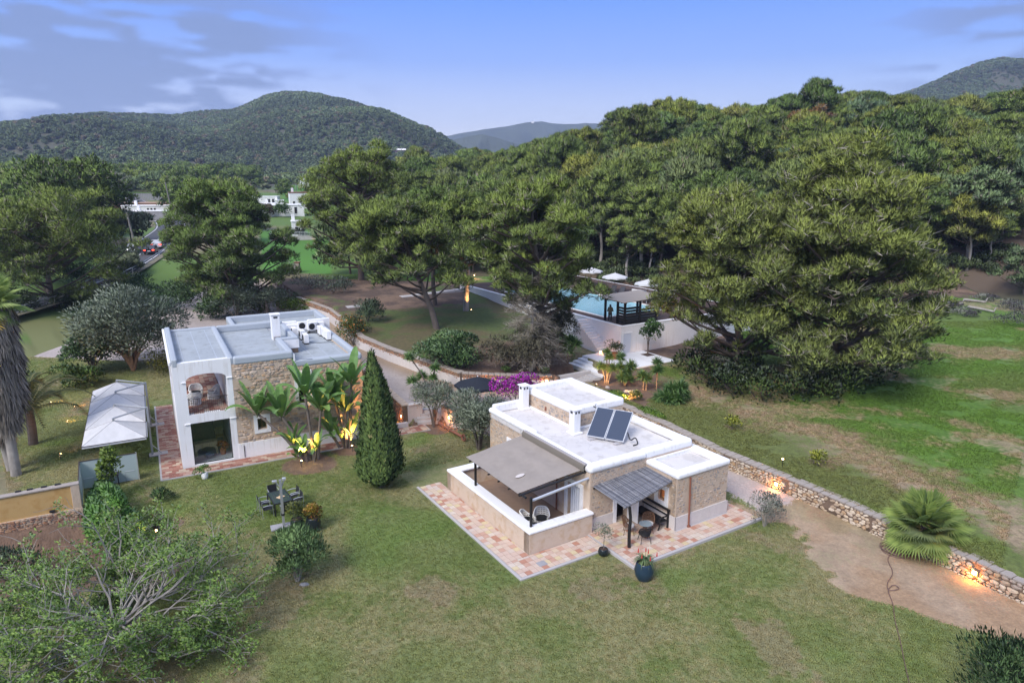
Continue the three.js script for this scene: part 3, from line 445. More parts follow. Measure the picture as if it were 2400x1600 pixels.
const tileTonesRed = [[0.42, 0.20, 0.14], [0.48, 0.28, 0.21], [0.36, 0.155, 0.11], [0.52, 0.36, 0.28], [0.45, 0.24, 0.18], [0.55, 0.42, 0.31], [0.33, 0.14, 0.10], [0.5, 0.32, 0.25]];
const tileTex = grain(256, (u, v) => { const n = tn(u, v, 4, 5); return [0.9 + 0.3 * (n - 0.5), 0.88 + 0.4 * (n - 0.5), 0.87 + 0.46 * (n - 0.5)]; });
const tileMats = [tileTones, tileTonesRed].map((t) => t.map((c) => mat(...c, { map: rep(tileTex, 1), roughness: 0.8 })));
const tileForm = [0, 1, 2].map((k) => { const g = new RoundedBoxGeometry(1, 0.03, 1, 1, 0.008); g.attributes.uv.array.forEach((v, i, a) => { a[i] = v * 0.33 + k * 0.31; }); return g; });
// rectangular tiles where keep() says so; parent's x-z plane, tops a little uneven at y
let tileCount = {};
function tiles(parent, x0, x1, z0, z1, y, sx, sz, keep, o = {}) {
  const r = rng(o.seed ?? 9), set = o.red ? 1 : 0, L = [], list = []; let row = 0;
  for (let z = z1; z > z0 + sz * 0.4; z -= sz, row++) { const off = o.bond ? (row % 2) * sx * 0.5 : (r() - 0.5) * 0.03; for (let x = x0 - off; x < x1 - 0.05; x += sx) { const a = Math.max(x, x0), b = Math.min(x + sx, x1), c = Math.max(z - sz, z0); if (b - a < 0.06 || !keep((a + b) / 2, (z + c) / 2)) continue; list.push([a, b, c, z]); } }
  for (const [a, b, c, d] of list) { const n = noise((a + 50) * 0.9, (c + 50) * 0.9), tone = clamp(Math.floor((r() * 0.75 + n * 0.35) * tileMats[set].length), 0, tileMats[set].length - 1), k = tileCount[parent.uuid] = (tileCount[parent.uuid] ?? -1) + 1;
    const pos = [(a + b) / 2, y + (r() - 0.5) * 0.008, (c + d) / 2], W = b - a - 0.016, D = d - c - 0.016;
    if (k < 300) { const m = part(numberedPart('tile', k), tileForm[k % 3], tileMats[set][tone], parent, pos, [0, (r() - 0.5) * 0.02, 0]); m.scale.set(W, 1, D); }
    else L.push([pos, W, D, tone]); }
  if (L.length) { const P = [], C = [], q = V(0, 0, 0), tones_ = o.red ? tileTonesRed : tileTones; for (const [pos, W, D, tone] of L) { const g = tileForm[0].index ? tileForm[0].toNonIndexed() : tileForm[0], a = g.attributes.position, mm = T(...pos, 0, 0, 0, W, 1, D); for (let i = 0; i < a.count; i++) { q.fromBufferAttribute(a, i).applyMatrix4(mm); P.push(q.x, q.y, q.z); C.push(...tones_[tone].map((v) => v * 0.92)); } }
    const g = new THREE.BufferGeometry(); g.setAttribute('position', new THREE.Float32BufferAttribute(P, 3)); g.setAttribute('color', new THREE.Float32BufferAttribute(C, 3)); g.computeVertexNormals(); part('farther_tiles', g, M.vc, parent, null, null, 'stuff'); }
}

// ---------------------------------------------------------------- the two storey villa (its own axes: x along the stone front, z towards the lawn)
const villaAt = [-20.45, 0, -39.5], villaTurn = R(28.3), cv = Math.cos(villaTurn), sv = Math.sin(villaTurn);
const villaW = (x, y, z) => [villaAt[0] + x * cv + z * sv, y, villaAt[2] - x * sv + z * cv];
{
  const A = thing('stone_villa', 'two storey house with white arched bay, rubble stone front and flat grey roofs', 'house', villaAt, villaTurn);
  const arch = (x0, x1, y0, ys, rise, n = 14) => { const p = [[x0, y0], [x0, ys]]; for (let i = 1; i < n; i++) { const a = Math.PI * (1 - i / n); p.push([(x0 + x1) / 2 + Math.cos(a) * (x1 - x0) / 2, ys + Math.sin(a) ** 0.75 * rise]); } p.push([x1, ys], [x1, y0]); return p; };
  part('white_bay_wall', plate(3.32, 6.72, [arch(0.68, 2.98, 3.4, 5.5, 0.42), rect(0.68, 2.95, 0.12, 2.84)], 0.34), M.white, A);
  const side = plate(10.2, 6.4, [arch(0.5, 4.6, 3.4, 5.5, 0.5), arch(5.2, 9.4, 3.4, 5.5, 0.5)], 0.32); side.rotateY(-Math.PI / 2); side.translate(0, 0, -10.6);
  part('side_wall', side, M.white, A);
  part('rear_wall', merge([span(3.3, 11.58, -0.3, 6.3, -10.9, -10.56), span(0, 3.3, -0.3, 3.36, -10.9, -10.56), span(0, 0.5, 3.36, 6.2, -10.9, -10.56), span(2.9, 3.3, 3.36, 6.2, -10.9, -10.56)]), M.white, A);
  part('bay_partition', merge([span(2.99, 3.3, 0, 6.25, -10.5, -0.36)]), M.whiteTrim, A);
  part('terrace_floor', span(0.33, 2.98, 3.02, 3.36, -10.5, -0.02), M.mortarDark, A);
  const fl = part('ground_floor', span(0.33, 2.98, -0.1, 0.1, -6, -0.36), M.grey, A); fl.userData = {};
  part('room_wall', merge([span(0.33, 2.98, 0.1, 3.0, -6.3, -6), span(0.33, 0.4, 0.1, 3, -6, -0.36)]), M.roomWhite, A);
  part('ceiling_beam', merge([0.9, 1.5, 2.1, 2.7].map((x) => span(x - 0.06, x + 0.06, 2.84, 3.01, -6, -0.4))), M.blackWood, A);
  // terracotta floor of the upper terrace
  const tf = part('terracotta_floor', span(0.33, 2.97, 3.362, 3.38, -10.45, -0.05), M.mortarDark, A);
  tiles(tf, 0.36, 2.95, -10.3, -0.06, 3.385, 0.30, 0.30, () => true, { red: 1, seed: 4 });
  // ledges where the arches spring
  for (const [x0, x1, y] of [[0.42, 0.70, 5.46], [2.96, 3.33, 5.46], [0.36, 0.7, 2.80], [2.94, 3.36, 2.80]]) part('ledge', rspan(x0, x1, y, y + 0.06, -0.02, 0.07, 0.02, 2), M.whiteTrim, A);
  const win = part('glass_wall', span(0.70, 2.93, 0.15, 2.82, -0.16, -0.15), M.glass, A);
  part('window_frame', ring(0.68, 2.95, 0.12, 2.84, 0.045, 0.08, -0.19), M.black, win);
  part('shutter', merge([0, 1, 2, 3].map((i) => span(2.95, 2.985, 3.4, 5.6, -1.1 - i * 0.5 - 0.23, -1.1 - i * 0.5 + 0.2))), M.alu, A);
  // railing: every baluster
  const rail = part('railing', merge([bar([0.69, 4.37, -0.05], [2.97, 4.37, -0.05], 0.018), bar([0.69, 3.5, -0.05], [2.97, 3.5, -0.05], 0.012)]), M.iron, A);
  const balu = bar([0, 3.38, -0.05], [0, 4.37, -0.05], 0.009, 0.009, 5); for (let i = 0; i < 20; i++) part('baluster', balu, M.iron, rail, [0.76 + i * 0.113, 0, 0]);
  // stone front
  const W = part('stone_wall', plate(0, 0, [rect(1.27, 1.82, 1.8, 2.5), rect(3.97, 4.65, 3.12, 5.15)], 0.45, [[0.02, -0.2], [8.28, -0.2], [8.28, 5.68], [3.72, 5.68], [3.72, 6.3], [0.02, 6.3]]), M.mortar, A, [3.3, 0, -0.005]);
  const hit = (a, b, c, d, x0, x1, y0, y1) => b > x0 && a < x1 && d > y0 && c < y1;
  rubble(W, 8.26, 6.28, (a, b, c, d) => c > 1.04 && (d < 5.68 || (b < 3.7 && d < 6.3)) && !hit(a, b, c, d, 1.02, 2.06, 1.52, 2.77) && !hit(a, b, c, d, 3.74, 4.89, 2.95, 5.37), { set: 'villa', seed: 21, h: [0.09, 0.2], asp: [1.2, 3], d: [0.02, 0.05], max: 300, gap: 0.02, skip: 0.12 });
  part('plinth', span(3.31, 11.63, -0.3, 1.04, -0.3, 0.05), M.white, A);
  part('right_wall', span(11.16, 11.56, -0.3, 5.68, -10.5, -0.46), M.mortar, A);
  for (const [x0, x1, y0, y1, n] of [[4.35, 5.36, 1.54, 2.76, 0.22], [7.05, 8.18, 2.92, 5.36, 0.22]]) {
    const f = part('window_surround', ring(x0, x1, y0, y1, n, 0.06, 0), M.whiteTrim, A);
    part('pane', span(x0 + n, x1 - n, y0 + n, y1 - n, -0.24, -0.23), M.glass, f); part('window_frame', merge([ring(x0 + n - 0.01, x1 - n + 0.01, y0 + n - 0.01, y1 - n + 0.01, 0.06, 0.05, -0.22), span((x0 + x1) / 2 - 0.02, (x0 + x1) / 2 + 0.02, y0 + n, y1 - n, -0.215, -0.17)]), M.wood, f);
  }
  part('interior_floor', merge([span(3.35, 11.1, 2.7, 2.9, -10.4, -0.5), span(3.35, 11.1, -0.2, 0, -10.4, -0.5), span(3.35, 3.5, 0, 5.6, -4.5, -0.5), span(3.35, 11.1, 0.0, 5.5, -4.6, -4.5)]), M.room, A);
  // roofs
  part('roof_deck', merge([span(0.1, 3.3, 6.25, 6.60, -10.6, -0.30), span(3.3, 7.1, 6.02, 6.24, -10.6, -0.3), span(7.1, 8.28, 6.02, 6.24, -9.3, -4.4), span(7.1, 11.58, 5.36, 5.6, -11.2, -0.3)]), M.membrane, A);
  part('roof_block', merge([span(7.0, 8.24, 5.6, 6.02, -9.28, -5.1)]), M.whiteTrim, A);
  const seam = [];
  for (let z = -1.6; z > -10; z -= 1.05) seam.push(span(3.6, 7, 6.24, 6.246, z, z + 0.05)); for (let x = 8.8; x < 11.3; x += 1.0) seam.push(span(x, x + 0.05, 5.6, 5.606, -10.9, -0.7)); for (let x = 0.7; x < 3; x += 0.95) seam.push(span(x, x + 0.05, 6.60, 6.606, -10.3, -0.4));
  part('roof_seam', merge(seam), M.membraneTrim, A);
  for (const q of [[0.0, 0.36, 6.45, 7.0, -10.7, 0.01, 0.1], [3.12, 3.52, 6.2, 6.76, -10.55, -0.02, 0.14], [0.34, 3.5, 6.5, 6.74, -10.92, -10.6, 0.1], [3.5, 8.3, 6.2, 6.74, -10.9, -10.5, 0.12], [3.45, 7.12, 6.2, 6.74, -0.44, 0.05, 0.15], [6.74, 7.16, 5.6, 6.735, -4.45, -0.4, 0.12], [6.74, 8.3, 5.6, 6.73, -4.52, -4.14, 0.1], [7.92, 8.3, 6.0, 6.728, -9.35, -4.4, 0.1], [7.06, 11.62, 5.6, 6.07, -0.46, 0.05, 0.16], [11.2, 11.64, 5.56, 6.06, -10.75, -0.4, 0.16]]) part('parapet', rspan(...q, 3), M.membraneTrim, A);
  part('cornice', rspan(-0.16, 0.0, 6.62, 6.86, -10.9, 0.02, 0.05), M.whiteTrim, A);
  part('step_wall', merge([span(7.1, 7.2, 5.6, 6.5, -0.42, 0.02), span(7.14, 8.29, 5.95, 6.55, -4.12, -4.08)]), M.whiteTrim, A);
  part('roof_recess', span(7.6, 8.2, 5.62, 5.9, -4.6, -4.06), M.mortarDark, A);
  // rear block
  part('rear_block', merge([span(4.7, 12.1, -0.3, 5.9, -15.4, -11.2)]), M.white, A);
  const notch = plate(0, 0, [], 0.35, [[0, 0], [7.42, 0], [7.42, 0.92], [5.75, 0.92], [5.42, 0.3], [5.22, 0.3], [4.8, 0.92], [0, 0.92]]); part('rear_parapet', notch, M.white, A, [4.68, 5.58, -10.95]);
  part('rear_roof_deck', span(4.9, 12, 5.9, 6.0, -15.3, -11.3), M.membrane, A);
  for (const q of [[4.68, 5.06, 5.9, 6.5, -15.5, -11.3, 0.12], [4.68, 12.12, 5.9, 6.52, -15.55, -15.15, 0.12], [11.74, 12.12, 5.9, 6.5, -15.2, -11.3, 0.12]]) part('parapet', rspan(...q, 3), M.membraneTrim, A);
  const ch = part('chimney', rspan(6.82, 7.42, 6.2, 8.0, -6.55, -6.0, 0.03, 1), M.whiteTrim, A);
  part('chimney_cap', rspan(6.77, 7.47, 8.02, 8.14, -6.6, -5.95, 0.03, 1), M.whiteTrim, ch); part('smoke_slot', merge([span(6.98, 7.26, 7.82, 7.94, -6.1, -5.985)]), M.dark, ch); part('flashing', span(6.9, 7.34, 6.24, 6.5, -5.99, -5.72), M.grey, ch);
  // cable across the stone wall
  part('facade_cable', limb([[3.5, 4.35, 0.08], [5.2, 5.1, 0.08], [7.4, 6.12, 0.1], [8.3, 6.05, 0.02]], 0.012, 0.012, 4, 20), M.black, A);
  part('wall_pipe', bar([3.62, 0.1, 0.08], [3.62, 0.9, 0.08], 0.02), M.iron, A);
}
// tile paving round the villa
{
  const P = thing('tiled_walkway', 'red terracotta tile walkway along two sides of the white arched house', 'paving', villaAt, villaTurn);
  part('paving_base', merge([span(-1.2, -0.002, -0.3, 0.03, -14.2, 1.26), span(0, 9.9, -0.3, 0.03, 0.06, 1.26)]), M.mortar, P);
  part('kerb', merge([span(-1.3, -1.2, -0.3, 0.055, -14.3, 1.36), span(-1.2, 9.9, -0.3, 0.055, 1.26, 1.36)]), M.concrete, P);
  tiles(P, -1.2, -0.02, -14.2, 0.08, 0.045, 0.42, 0.24, () => true, { red: 1, seed: 31, bond: 1 }); tiles(P, -1.2, 9.9, 0.1, 1.24, 0.045, 0.38, 0.28, () => true, { red: 1, seed: 32, bond: 1 });
}
// air conditioning units on the lower roof
{
  const mk = (label, x, z, turn, y = 5.6) => { const t = thing('air_conditioner', label, 'air conditioner', villaW(x, y, z), villaTurn + turn, 'air conditioning units on the villa roof'); part('casing', rspan(-0.42, 0.42, 0.1, 0.75, -0.17, 0.17, 0.03, 2), M.whiteTrim, t); part('fan_grille', new THREE.CylinderGeometry(0.25, 0.25, 0.02, 20).rotateX(Math.PI / 2), M.dark, t, [-0.1, 0.43, 0.175]); part('foot', merge([span(-0.35, -0.28, 0, 0.1, -0.18, 0.18), span(0.28, 0.35, 0, 0.1, -0.18, 0.18)]), M.iron, t); return t; };
  mk('white air conditioning unit nearest the stone front on the villa roof', 9.25, -6.6, -Math.PI / 2); mk('white air conditioning unit behind the front one beside the raised roof', 9.3, -8.1, -Math.PI / 2); mk('white air conditioning unit close to the white raised roof block', 8.95, -9.3, -Math.PI / 2);
  mk('white air conditioning unit at the front of the row by the right parapet', 11.0, -7.0, Math.PI / 2); mk('white air conditioning unit in the middle of the row by the right parapet', 10.98, -7.9, Math.PI / 2); mk('white air conditioning unit at the far end of the row by the right parapet', 10.9, -8.9, Math.PI / 2);
  mk('white air conditioning unit hung on the white rear parapet', 9.9, -10.6, 0, 5.75); mk('white air conditioning unit beside the cables at the rear parapet', 10.6, -10.5, 0.2, 5.65);
  const c = part(numbered('roof_cables'), merge([limb([[9.3, 5.64, -8.7], [9.8, 5.66, -9.8], [10.5, 5.65, -10], [10.9, 5.7, -9.5]], 0.06, 0.04, 6, 14), limb([[9.4, 5.64, -6.9], [10, 5.62, -6.4], [11.2, 5.62, -6.0]], 0.018, 0.018, 5, 10), limb([[10.8, 6.1, -10.6], [11.1, 6.2, -10.2], [11.3, 5.8, -9.4], [10.8, 5.7, -8.6]], 0.05, 0.05, 6, 12)]), M.black, scene, villaAt, [0, villaTurn, 0]); c.userData = { label: 'black cables and pipes tangled between the roof air conditioners', category: 'cable' };
}
// lattice tub chair (white weave), shared by villa terrace and cottage terrace
function latticeChair(label, pos, turn, group) {
  const t = thing('lattice_chair', label, 'chair', pos, turn, group); const shell = new THREE.Group();
  // weave: slats round a tub open at the front
  const S = []; const rad = (h) => 0.33 + 0.05 * Math.sin(h * 3) + 0.02, top = (a) => 0.52 + 0.33 * sm(-0.2, 0.9, Math.cos(a));
  for (let k = 0; k < 22; k++) { const a = -2.3 + (k / 21) * 4.6, H = top(a); const pts = []; for (let j = 0; j <= 4; j++) { const h = (j / 4) * H; pts.push([-Math.sin(a) * rad(h), h, -Math.cos(a) * rad(h)]); } S.push(limb(pts, 0.02, 0.02, 4, 5)); }
  for (let j = 0; j < 8; j++) { const pts = []; for (let k = 0; k <= 20; k++) { const a = -2.3 + (k / 20) * 4.6, h = Math.min(0.05 + j * 0.115, top(a)); pts.push([-Math.sin(a) * (rad(h) + 0.005), h, -Math.cos(a) * (rad(h) + 0.005)]); } S.push(limb(pts, 0.022, 0.022, 4, 24)); }
  for (let k = 0; k < 8; k++) { const a = 2.3 + (k / 7) * 1.68; S.push(bar([-Math.sin(a) * 0.36, 0, -Math.cos(a) * 0.36], [-Math.sin(a) * 0.36, 0.36, -Math.cos(a) * 0.36], 0.02)); }
  part('woven_tub', merge(S), M.wicker, t); const rim = []; for (let k = 0; k <= 24; k++) { const a = -2.35 + (k / 24) * 4.7; rim.push([-Math.sin(a) * (rad(top(a)) + 0.01), top(a), -Math.cos(a) * (rad(top(a)) + 0.01)]); } part('rim', limb(rim, 0.04, 0.04, 6, 30), M.wicker, t);
  part('seat_cushion', new THREE.CylinderGeometry(0.3, 0.3, 0.1, 18), M.black, t, [0, 0.38, 0]); return t;
}
{
  const g = 'woven chairs on the upper terrace of the villa';
  latticeChair('white woven tub chair at the near middle of the upper arched terrace', villaW(1.15, 3.4, -2.2), villaTurn + Math.PI, g); latticeChair('white woven tub chair behind the nearest one on the arched terrace', villaW(1.35, 3.4, -3.7), villaTurn, g); latticeChair('white woven tub chair on the right under the arch by the shutters', villaW(2.35, 3.4, -3.0), villaTurn - 1.5, g); latticeChair('white woven tub chair half hidden behind the left pillar of the arch', villaW(0.55, 3.4, -2.3), villaTurn + 1.4, g);
  // seen through the ground floor window
  const t = thing('console_table', 'carved pale wooden console behind the ground floor glass wall', 'table', villaW(1.5, 0.1, -1.7), villaTurn);
  part('tabletop', rspan(-0.72, 0.72, 0.8, 0.87, -0.3, 0.3, 0.02, 2), M.woodPale, t); const ap = new THREE.Shape(); ap.moveTo(-0.68, 0); ap.lineTo(-0.68, 0.8); ap.lineTo(0.68, 0.8); ap.lineTo(0.68, 0); ap.lineTo(0.55, 0); ap.lineTo(0.55, 0.35); ap.quadraticCurveTo(0.4, 0.6, 0.25, 0.5); ap.quadraticCurveTo(0, 0.66, -0.25, 0.5); ap.quadraticCurveTo(-0.4, 0.6, -0.55, 0.35); ap.lineTo(-0.55, 0); part('apron', new THREE.ExtrudeGeometry(ap, { depth: 0.05, bevelEnabled: false }), M.woodPale, t, [0, 0, 0.22]); part('back_legs', merge([span(-0.68, -0.58, 0, 0.8, -0.28, -0.18), span(0.58, 0.68, 0, 0.8, -0.28, -0.18)]), M.woodPale, t);
  const sc = thing('folding_screen', 'dark green panel standing behind the wooden console in the window', 'screen', villaW(1.45, 0.1, -3.2), villaTurn); part('panel', rspan(-0.7, 0.7, 0, 1.75, -0.04, 0.04, 0.02, 2), mat(0.03, 0.06, 0.05), sc); part('base', span(-0.4, 0.4, 0, 0.05, -0.2, 0.2), M.black, sc);
  const b = thing('basket', 'blue round basket on the floor under the console', 'basket', villaW(1.65, 0.1, -0.95), villaTurn); part('bowl', new THREE.LatheGeometry([[0.12, 0], [0.2, 0.02], [0.25, 0.22], [0.23, 0.22], [0.18, 0.04], [0.0, 0.03]].map((p) => new THREE.Vector2(...p)), 20), mat(0.10, 0.17, 0.22), b); part('handle', new THREE.TorusGeometry(0.22, 0.012, 6, 20, Math.PI), mat(0.10, 0.17, 0.22), b, [0, 0.2, 0]);
  const p = shrub('potted_plant', 'red and green leafy plant in clay pot inside the glass wall', 'potted plant', villaW(2.45, 0.1, -1.2), { rx: 0.3, ry: 0.28, rz: 0.3, y0: 0.35, n: 260, c: [[0.2, 0.05, 0.02], [0.4, 0.14, 0.05]], len: 0.13, wid: 0.03, lobes: 6, seed: 3 }); part('pot', cyl(0.15, 0.2, 0.34, 0, 0.17, 0, 16), M.terracotta, p);
  const l = thing('lamp_table', 'pale wooden chair standing near the glass wall', 'chair', villaW(2.5, 0.1, -3.6), villaTurn); part('seat', span(-0.25, 0.25, 0.42, 0.47, -0.25, 0.25), M.woodPale, l); part('backrest', span(-0.25, 0.25, 0.47, 1.0, -0.25, -0.21), M.woodPale, l); for (const [x, z] of [[-1, -1], [1, -1], [-1, 1], [1, 1]]) part('leg', span(x * 0.22 - 0.02, x * 0.22 + 0.02, 0, 0.42, z * 0.22 - 0.02, z * 0.22 + 0.02), M.woodPale, l);
}

// ---------------------------------------------------------------- the single storey cottage (x along the terrace front, z towards the viewer)
const cotAt = [0.83, 0, -29.41], cotTurn = R(32), cc = Math.cos(cotTurn), cs = Math.sin(cotTurn);
const cotW = (x, y, z) => [cotAt[0] + x * cc + z * cs, y, cotAt[2] - x * cs + z * cc];
{
  const A = thing('stone_cottage', 'low stone cottage with thick white rounded parapets and flat pale roofs', 'house', cotAt, cotTurn);
  const front = part('front_wall', plate(0, 0, [rect(1.7, 2.55, 0.1, 2.1)], 0.4, [[0, -0.2], [7.05, -0.2], [7.05, 3.3], [0, 3.3]]), M.mortar, A, [3.85, 0, -0.25]);
  rubble(front, 3.7, 3.28, (a, b, c, d) => c > 0.72 && !(b > 1.5 && d < 2.2), { set: 'cottage', seed: 41, h: [0.06, 0.12], asp: [1, 2.4], d: [0.006, 0.022], max: 300, gap: 0.03, skip: 0.3, twist: 0.5, fade: (u, v) => (v < 1.9 ? 1.8 : 0.8) });
  part('front_plinth', span(3.86, 5.3, -0.2, 0.72, -0.3, -0.2), M.plinth, A);
  part('door_surround', merge([span(5.33, 5.56, 0.1, 2.3, -0.3, -0.19), span(6.38, 6.6, 0.1, 2.3, -0.3, -0.19), span(5.33, 6.6, 2.1, 2.32, -0.3, -0.188)]), M.whiteTrim, A);
  part('open_door', span(6.34, 6.39, 0.12, 2.08, -0.2, 0.55), M.whiteTrim, A);
  const left = plate(0, 0, [rect(5.65, 6.75, 0.1, 2.15), rect(2.4, 3.3, 0.1, 2.1)], 0.4, [[0, -0.2], [10.6, -0.2], [10.6, 3.25], [0, 3.25]]); left.rotateY(-Math.PI / 2); left.translate(0, 0, 0);
  // left wall in two planes: the terrace part and the part set back behind it
  const lw = plate(0, 0, [rect(4.0, 5.1, 0.1, 2.15)], 0.4, [[0, -0.2], [5.84, -0.2], [5.84, 3.25], [0, 3.25]]); part('terrace_wall', lw, M.render, A, [3.8, 0, -6.1], [0, -Math.PI / 2, 0]);
  const lb = part('garden_wall_face', plate(0, 0, [rect(2.3, 3.1, 0.1, 2.05)], 0.4, [[0, -0.2], [5.0, -0.2], [5.0, 3.25], [0, 3.25]]), M.mortar, A, [4.25, 0, -11], [0, -Math.PI / 2, 0]);
  rubble(lb, 5, 3.2, (a, b, c, d) => !(b > 2.1 && a < 3.3 && c < 2.2), { set: 'cottage', seed: 44, h: [0.08, 0.15], asp: [1, 2.2], d: [0.01, 0.03], max: 150, skip: 0.25 });
  part('side_window_surround', merge([ring(2.1, 3.3, 0.05, 2.25, 0.2, 0.06, 0)]), M.whiteTrim, A, [4.25, 0, -11], [0, -Math.PI / 2, 0]);
  part('buttress', rspan(3.95, 4.3, -0.2, 2.55, -6.95, -6.6, 0.08), M.render, A);
  part('terrace_door_surround', merge([ring(3.78, 5.32, 0, 2.37, 0.22, 0.07, 0)]), M.whiteTrim, A, [3.8, 0, -6.1], [0, -Math.PI / 2, 0]);
  const cur = []; for (let i = 0; i < 9; i++) cur.push(cyl(0.06, 0.05, 2, 3.95 + (i % 2) * 0.05, 1.1, -1.95 + i * 0.09, 8)); part('curtain', merge(cur), mat(0.72, 0.74, 0.78), A);
  part('rear_wall', span(4.3, 10.9, -0.2, 3.2, -11.05, -10.7), M.mortar, A);
  const rw = part('right_wall', span(10.52, 10.9, -0.2, 3.2, -10.7, -0.6), M.mortar, A); rw.userData = {};
  part('room_floor', merge([span(3.8, 10.5, -0.1, 0.08, -10.7, -0.6), span(7.9, 11, -0.1, 0.08, -0.6, 1.6)]), M.room, A);
  part('room_partition', merge([span(4.2, 10.5, 0.08, 3, -4.6, -4.5)]), M.roomWhite, A);
  part('roof_deck', merge([span(4.2, 10.6, 2.95, 3.2, -10.75, -0.5)]), M.roofPale, A);
  for (const q of [[3.7, 7.55, 3.18, 3.62, -0.75, -0.15, 0.2], [3.72, 4.3, 3.18, 3.6, -6.1, -0.6, 0.2], [4.15, 4.6, 3.15, 3.52, -11.1, -6.0, 0.18], [10.45, 10.98, 3.18, 3.62, -11.05, -0.5, 0.2], [7.4, 10.98, 3.1, 3.63, -0.78, -0.22, 0.2], [4.2, 7.2, 3.15, 3.5, -11.1, -10.7, 0.15]]) part('parapet', rspan(...q, 4), M.whiteTrim, A);
  // roof room
  const pn = part('roof_room', merge([span(6.98, 10.62, 3.2, 4.1, -11, -5.75)]), M.mortar, A);
  const pf = part('roof_room_front', span(0, 3.62, 0, 0.8, -0.02, 0), M.mortar, A, [6.99, 3.22, -5.72]); rubble(pf, 3.6, 0.75, () => true, { set: 'cottage', seed: 46, h: [0.1, 0.2], asp: [1, 2], d: [0.01, 0.03], max: 60, skip: 0.2 });
  const pl = part('roof_room_side', plate(5.2, 0.85, [], 0.02), M.mortar, A, [6.955, 3.2, -10.95], [0, -Math.PI / 2, 0]); rubble(pl, 5.2, 0.8, (a, b) => !(b > 2.2 && a < 2.5), { set: 'cottage', seed: 47, h: [0.1, 0.2], asp: [1, 2], d: [0.01, 0.03], max: 90, skip: 0.2 });
  part('clay_vent', cyl(0.09, 0.07, 0.22, 0, 0, 0, 4), M.copper, A, [6.93, 3.62, -8.7]);
  part('roof_room_deck', span(7.2, 10.5, 4.1, 4.16, -10.8, -5.9), M.roofPale, A);
  for (const q of [[6.9, 7.32, 4.02, 4.52, -11.05, -5.66, 0.17], [6.9, 10.7, 4.02, 4.54, -6.1, -5.64, 0.17], [10.3, 10.7, 4.02, 4.52, -11.05, -5.7, 0.17], [6.9, 10.7, 4.02, 4.54, -11.06, -10.62, 0.17]]) part('parapet', rspan(...q, 4), M.whiteTrim, A);
  part('wall_foot_fillet', merge([rspan(6.78, 6.98, 3.18, 3.34, -10.6, -5.5, 0.07), rspan(6.8, 10.5, 3.18, 3.34, -5.72, -5.52, 0.07)]), M.whiteTrim, A);
  part('low_link_wall', rspan(4.35, 6.4, 3.2, 3.75, -10.95, -10.62, 0.1), M.whiteTrim, A);
  for (const [x, z, h] of [[6.45, -10.45, 4.75], [6.55, -5.2, 4.65]]) {
    const c = part('chimney', rspan(x - 0.24, x + 0.24, 3.2, h, z - 0.24, z + 0.24, 0.03, 2), M.whiteTrim, A);
    part('chimney_foot', rspan(x - 0.36, x + 0.36, 3.19, 3.32, z - 0.36, z + 0.36, 0.05), M.whiteTrim, c); part('chimney_cap', rspan(x - 0.31, x + 0.31, h + 0.004, h + 0.07, z - 0.31, z + 0.31, 0.02, 2), M.whiteTrim, c);
    part('smoke_hole', merge([span(x - 0.16, x - 0.05, h - 0.2, h - 0.07, z + 0.2, z + 0.245), span(x + 0.05, x + 0.16, h - 0.2, h - 0.07, z + 0.2, z + 0.245), span(x - 0.245, x - 0.2, h - 0.2, h - 0.07, z - 0.12, z + 0.1)]), M.dark, c);
  }
  // annex
  const af = part('annex_front', plate(0, 0, [], 0.4, [[0, -0.2], [3.75, -0.2], [3.75, 2.9], [0, 2.9]]), M.mortar, A, [7.55, 0, 2.0]);
  rubble(af, 3.74, 2.88, (a, b, c) => c > 0.8 && !(a < 1.02 && b > 0.78), { set: 'cottage', seed: 42, h: [0.07, 0.15], asp: [0.9, 2.2], d: [0.006, 0.022], max: 300, gap: 0.03, skip: 0.3, twist: 0.5 });
  const al = part('annex_side', plate(0, 0, [rect(0.98, 1.5, 1.35, 1.95)], 0.35, [[0, -0.2], [2.2, -0.2], [2.2, 2.9], [0, 2.9]]), M.mortar, A, [7.55, 0, -0.25], [0, -Math.PI / 2, 0]);
  rubble(al, 2.2, 2.88, (a, b, c, d) => c > 0.8 && !(b > 0.7 && a < 1.75 && d > 1.05 && c < 2.25) && (a > 1.6 || c > 2.2), { set: 'cottage', seed: 43, h: [0.06, 0.12], asp: [0.9, 2], d: [0.004, 0.015], max: 120, gap: 0.03, skip: 0.35, twist: 0.5 });
  const aw = part('window_surround', ring(0.74, 1.72, 1.1, 2.2, 0.24, 0.05, 0), M.whiteTrim, A, [7.55, 0, -0.25], [0, -Math.PI / 2, 0]); part('pane', span(0.98, 1.5, 1.34, 1.96, -0.2, -0.19), M.glass, aw); part('window_frame', ring(0.98, 1.5, 1.34, 1.96, 0.04, 0.04, -0.185), M.wood, aw);
  part('annex_right', span(10.9, 11.3, -0.2, 2.9, -1.2, 1.58), M.mortar, A);
  part('annex_plinth', merge([span(7.49, 11.36, -0.2, 0.78, 1.99, 2.07), span(7.47, 7.55, -0.2, 0.78, -0.2, 2.07), span(11.3, 11.37, -0.2, 0.78, -1.2, 2.068)]), M.plinth, A);
  part('annex_deck', span(7.7, 11.2, 2.72, 2.86, -0.5, 1.9), M.roofPale, A);
  for (const q of [[7.5, 8.02, 2.84, 3.14, -0.3, 2.08, 0.13], [7.5, 11.38, 2.83, 3.15, 1.5, 2.09, 0.13], [10.82, 11.39, 2.84, 3.14, -1.3, 2.05, 0.13], [7.6, 11.3, 2.8, 3.1, -0.4, -0.16, 0.05]]) part('parapet', rspan(...q, 4), M.whiteTrim, A);
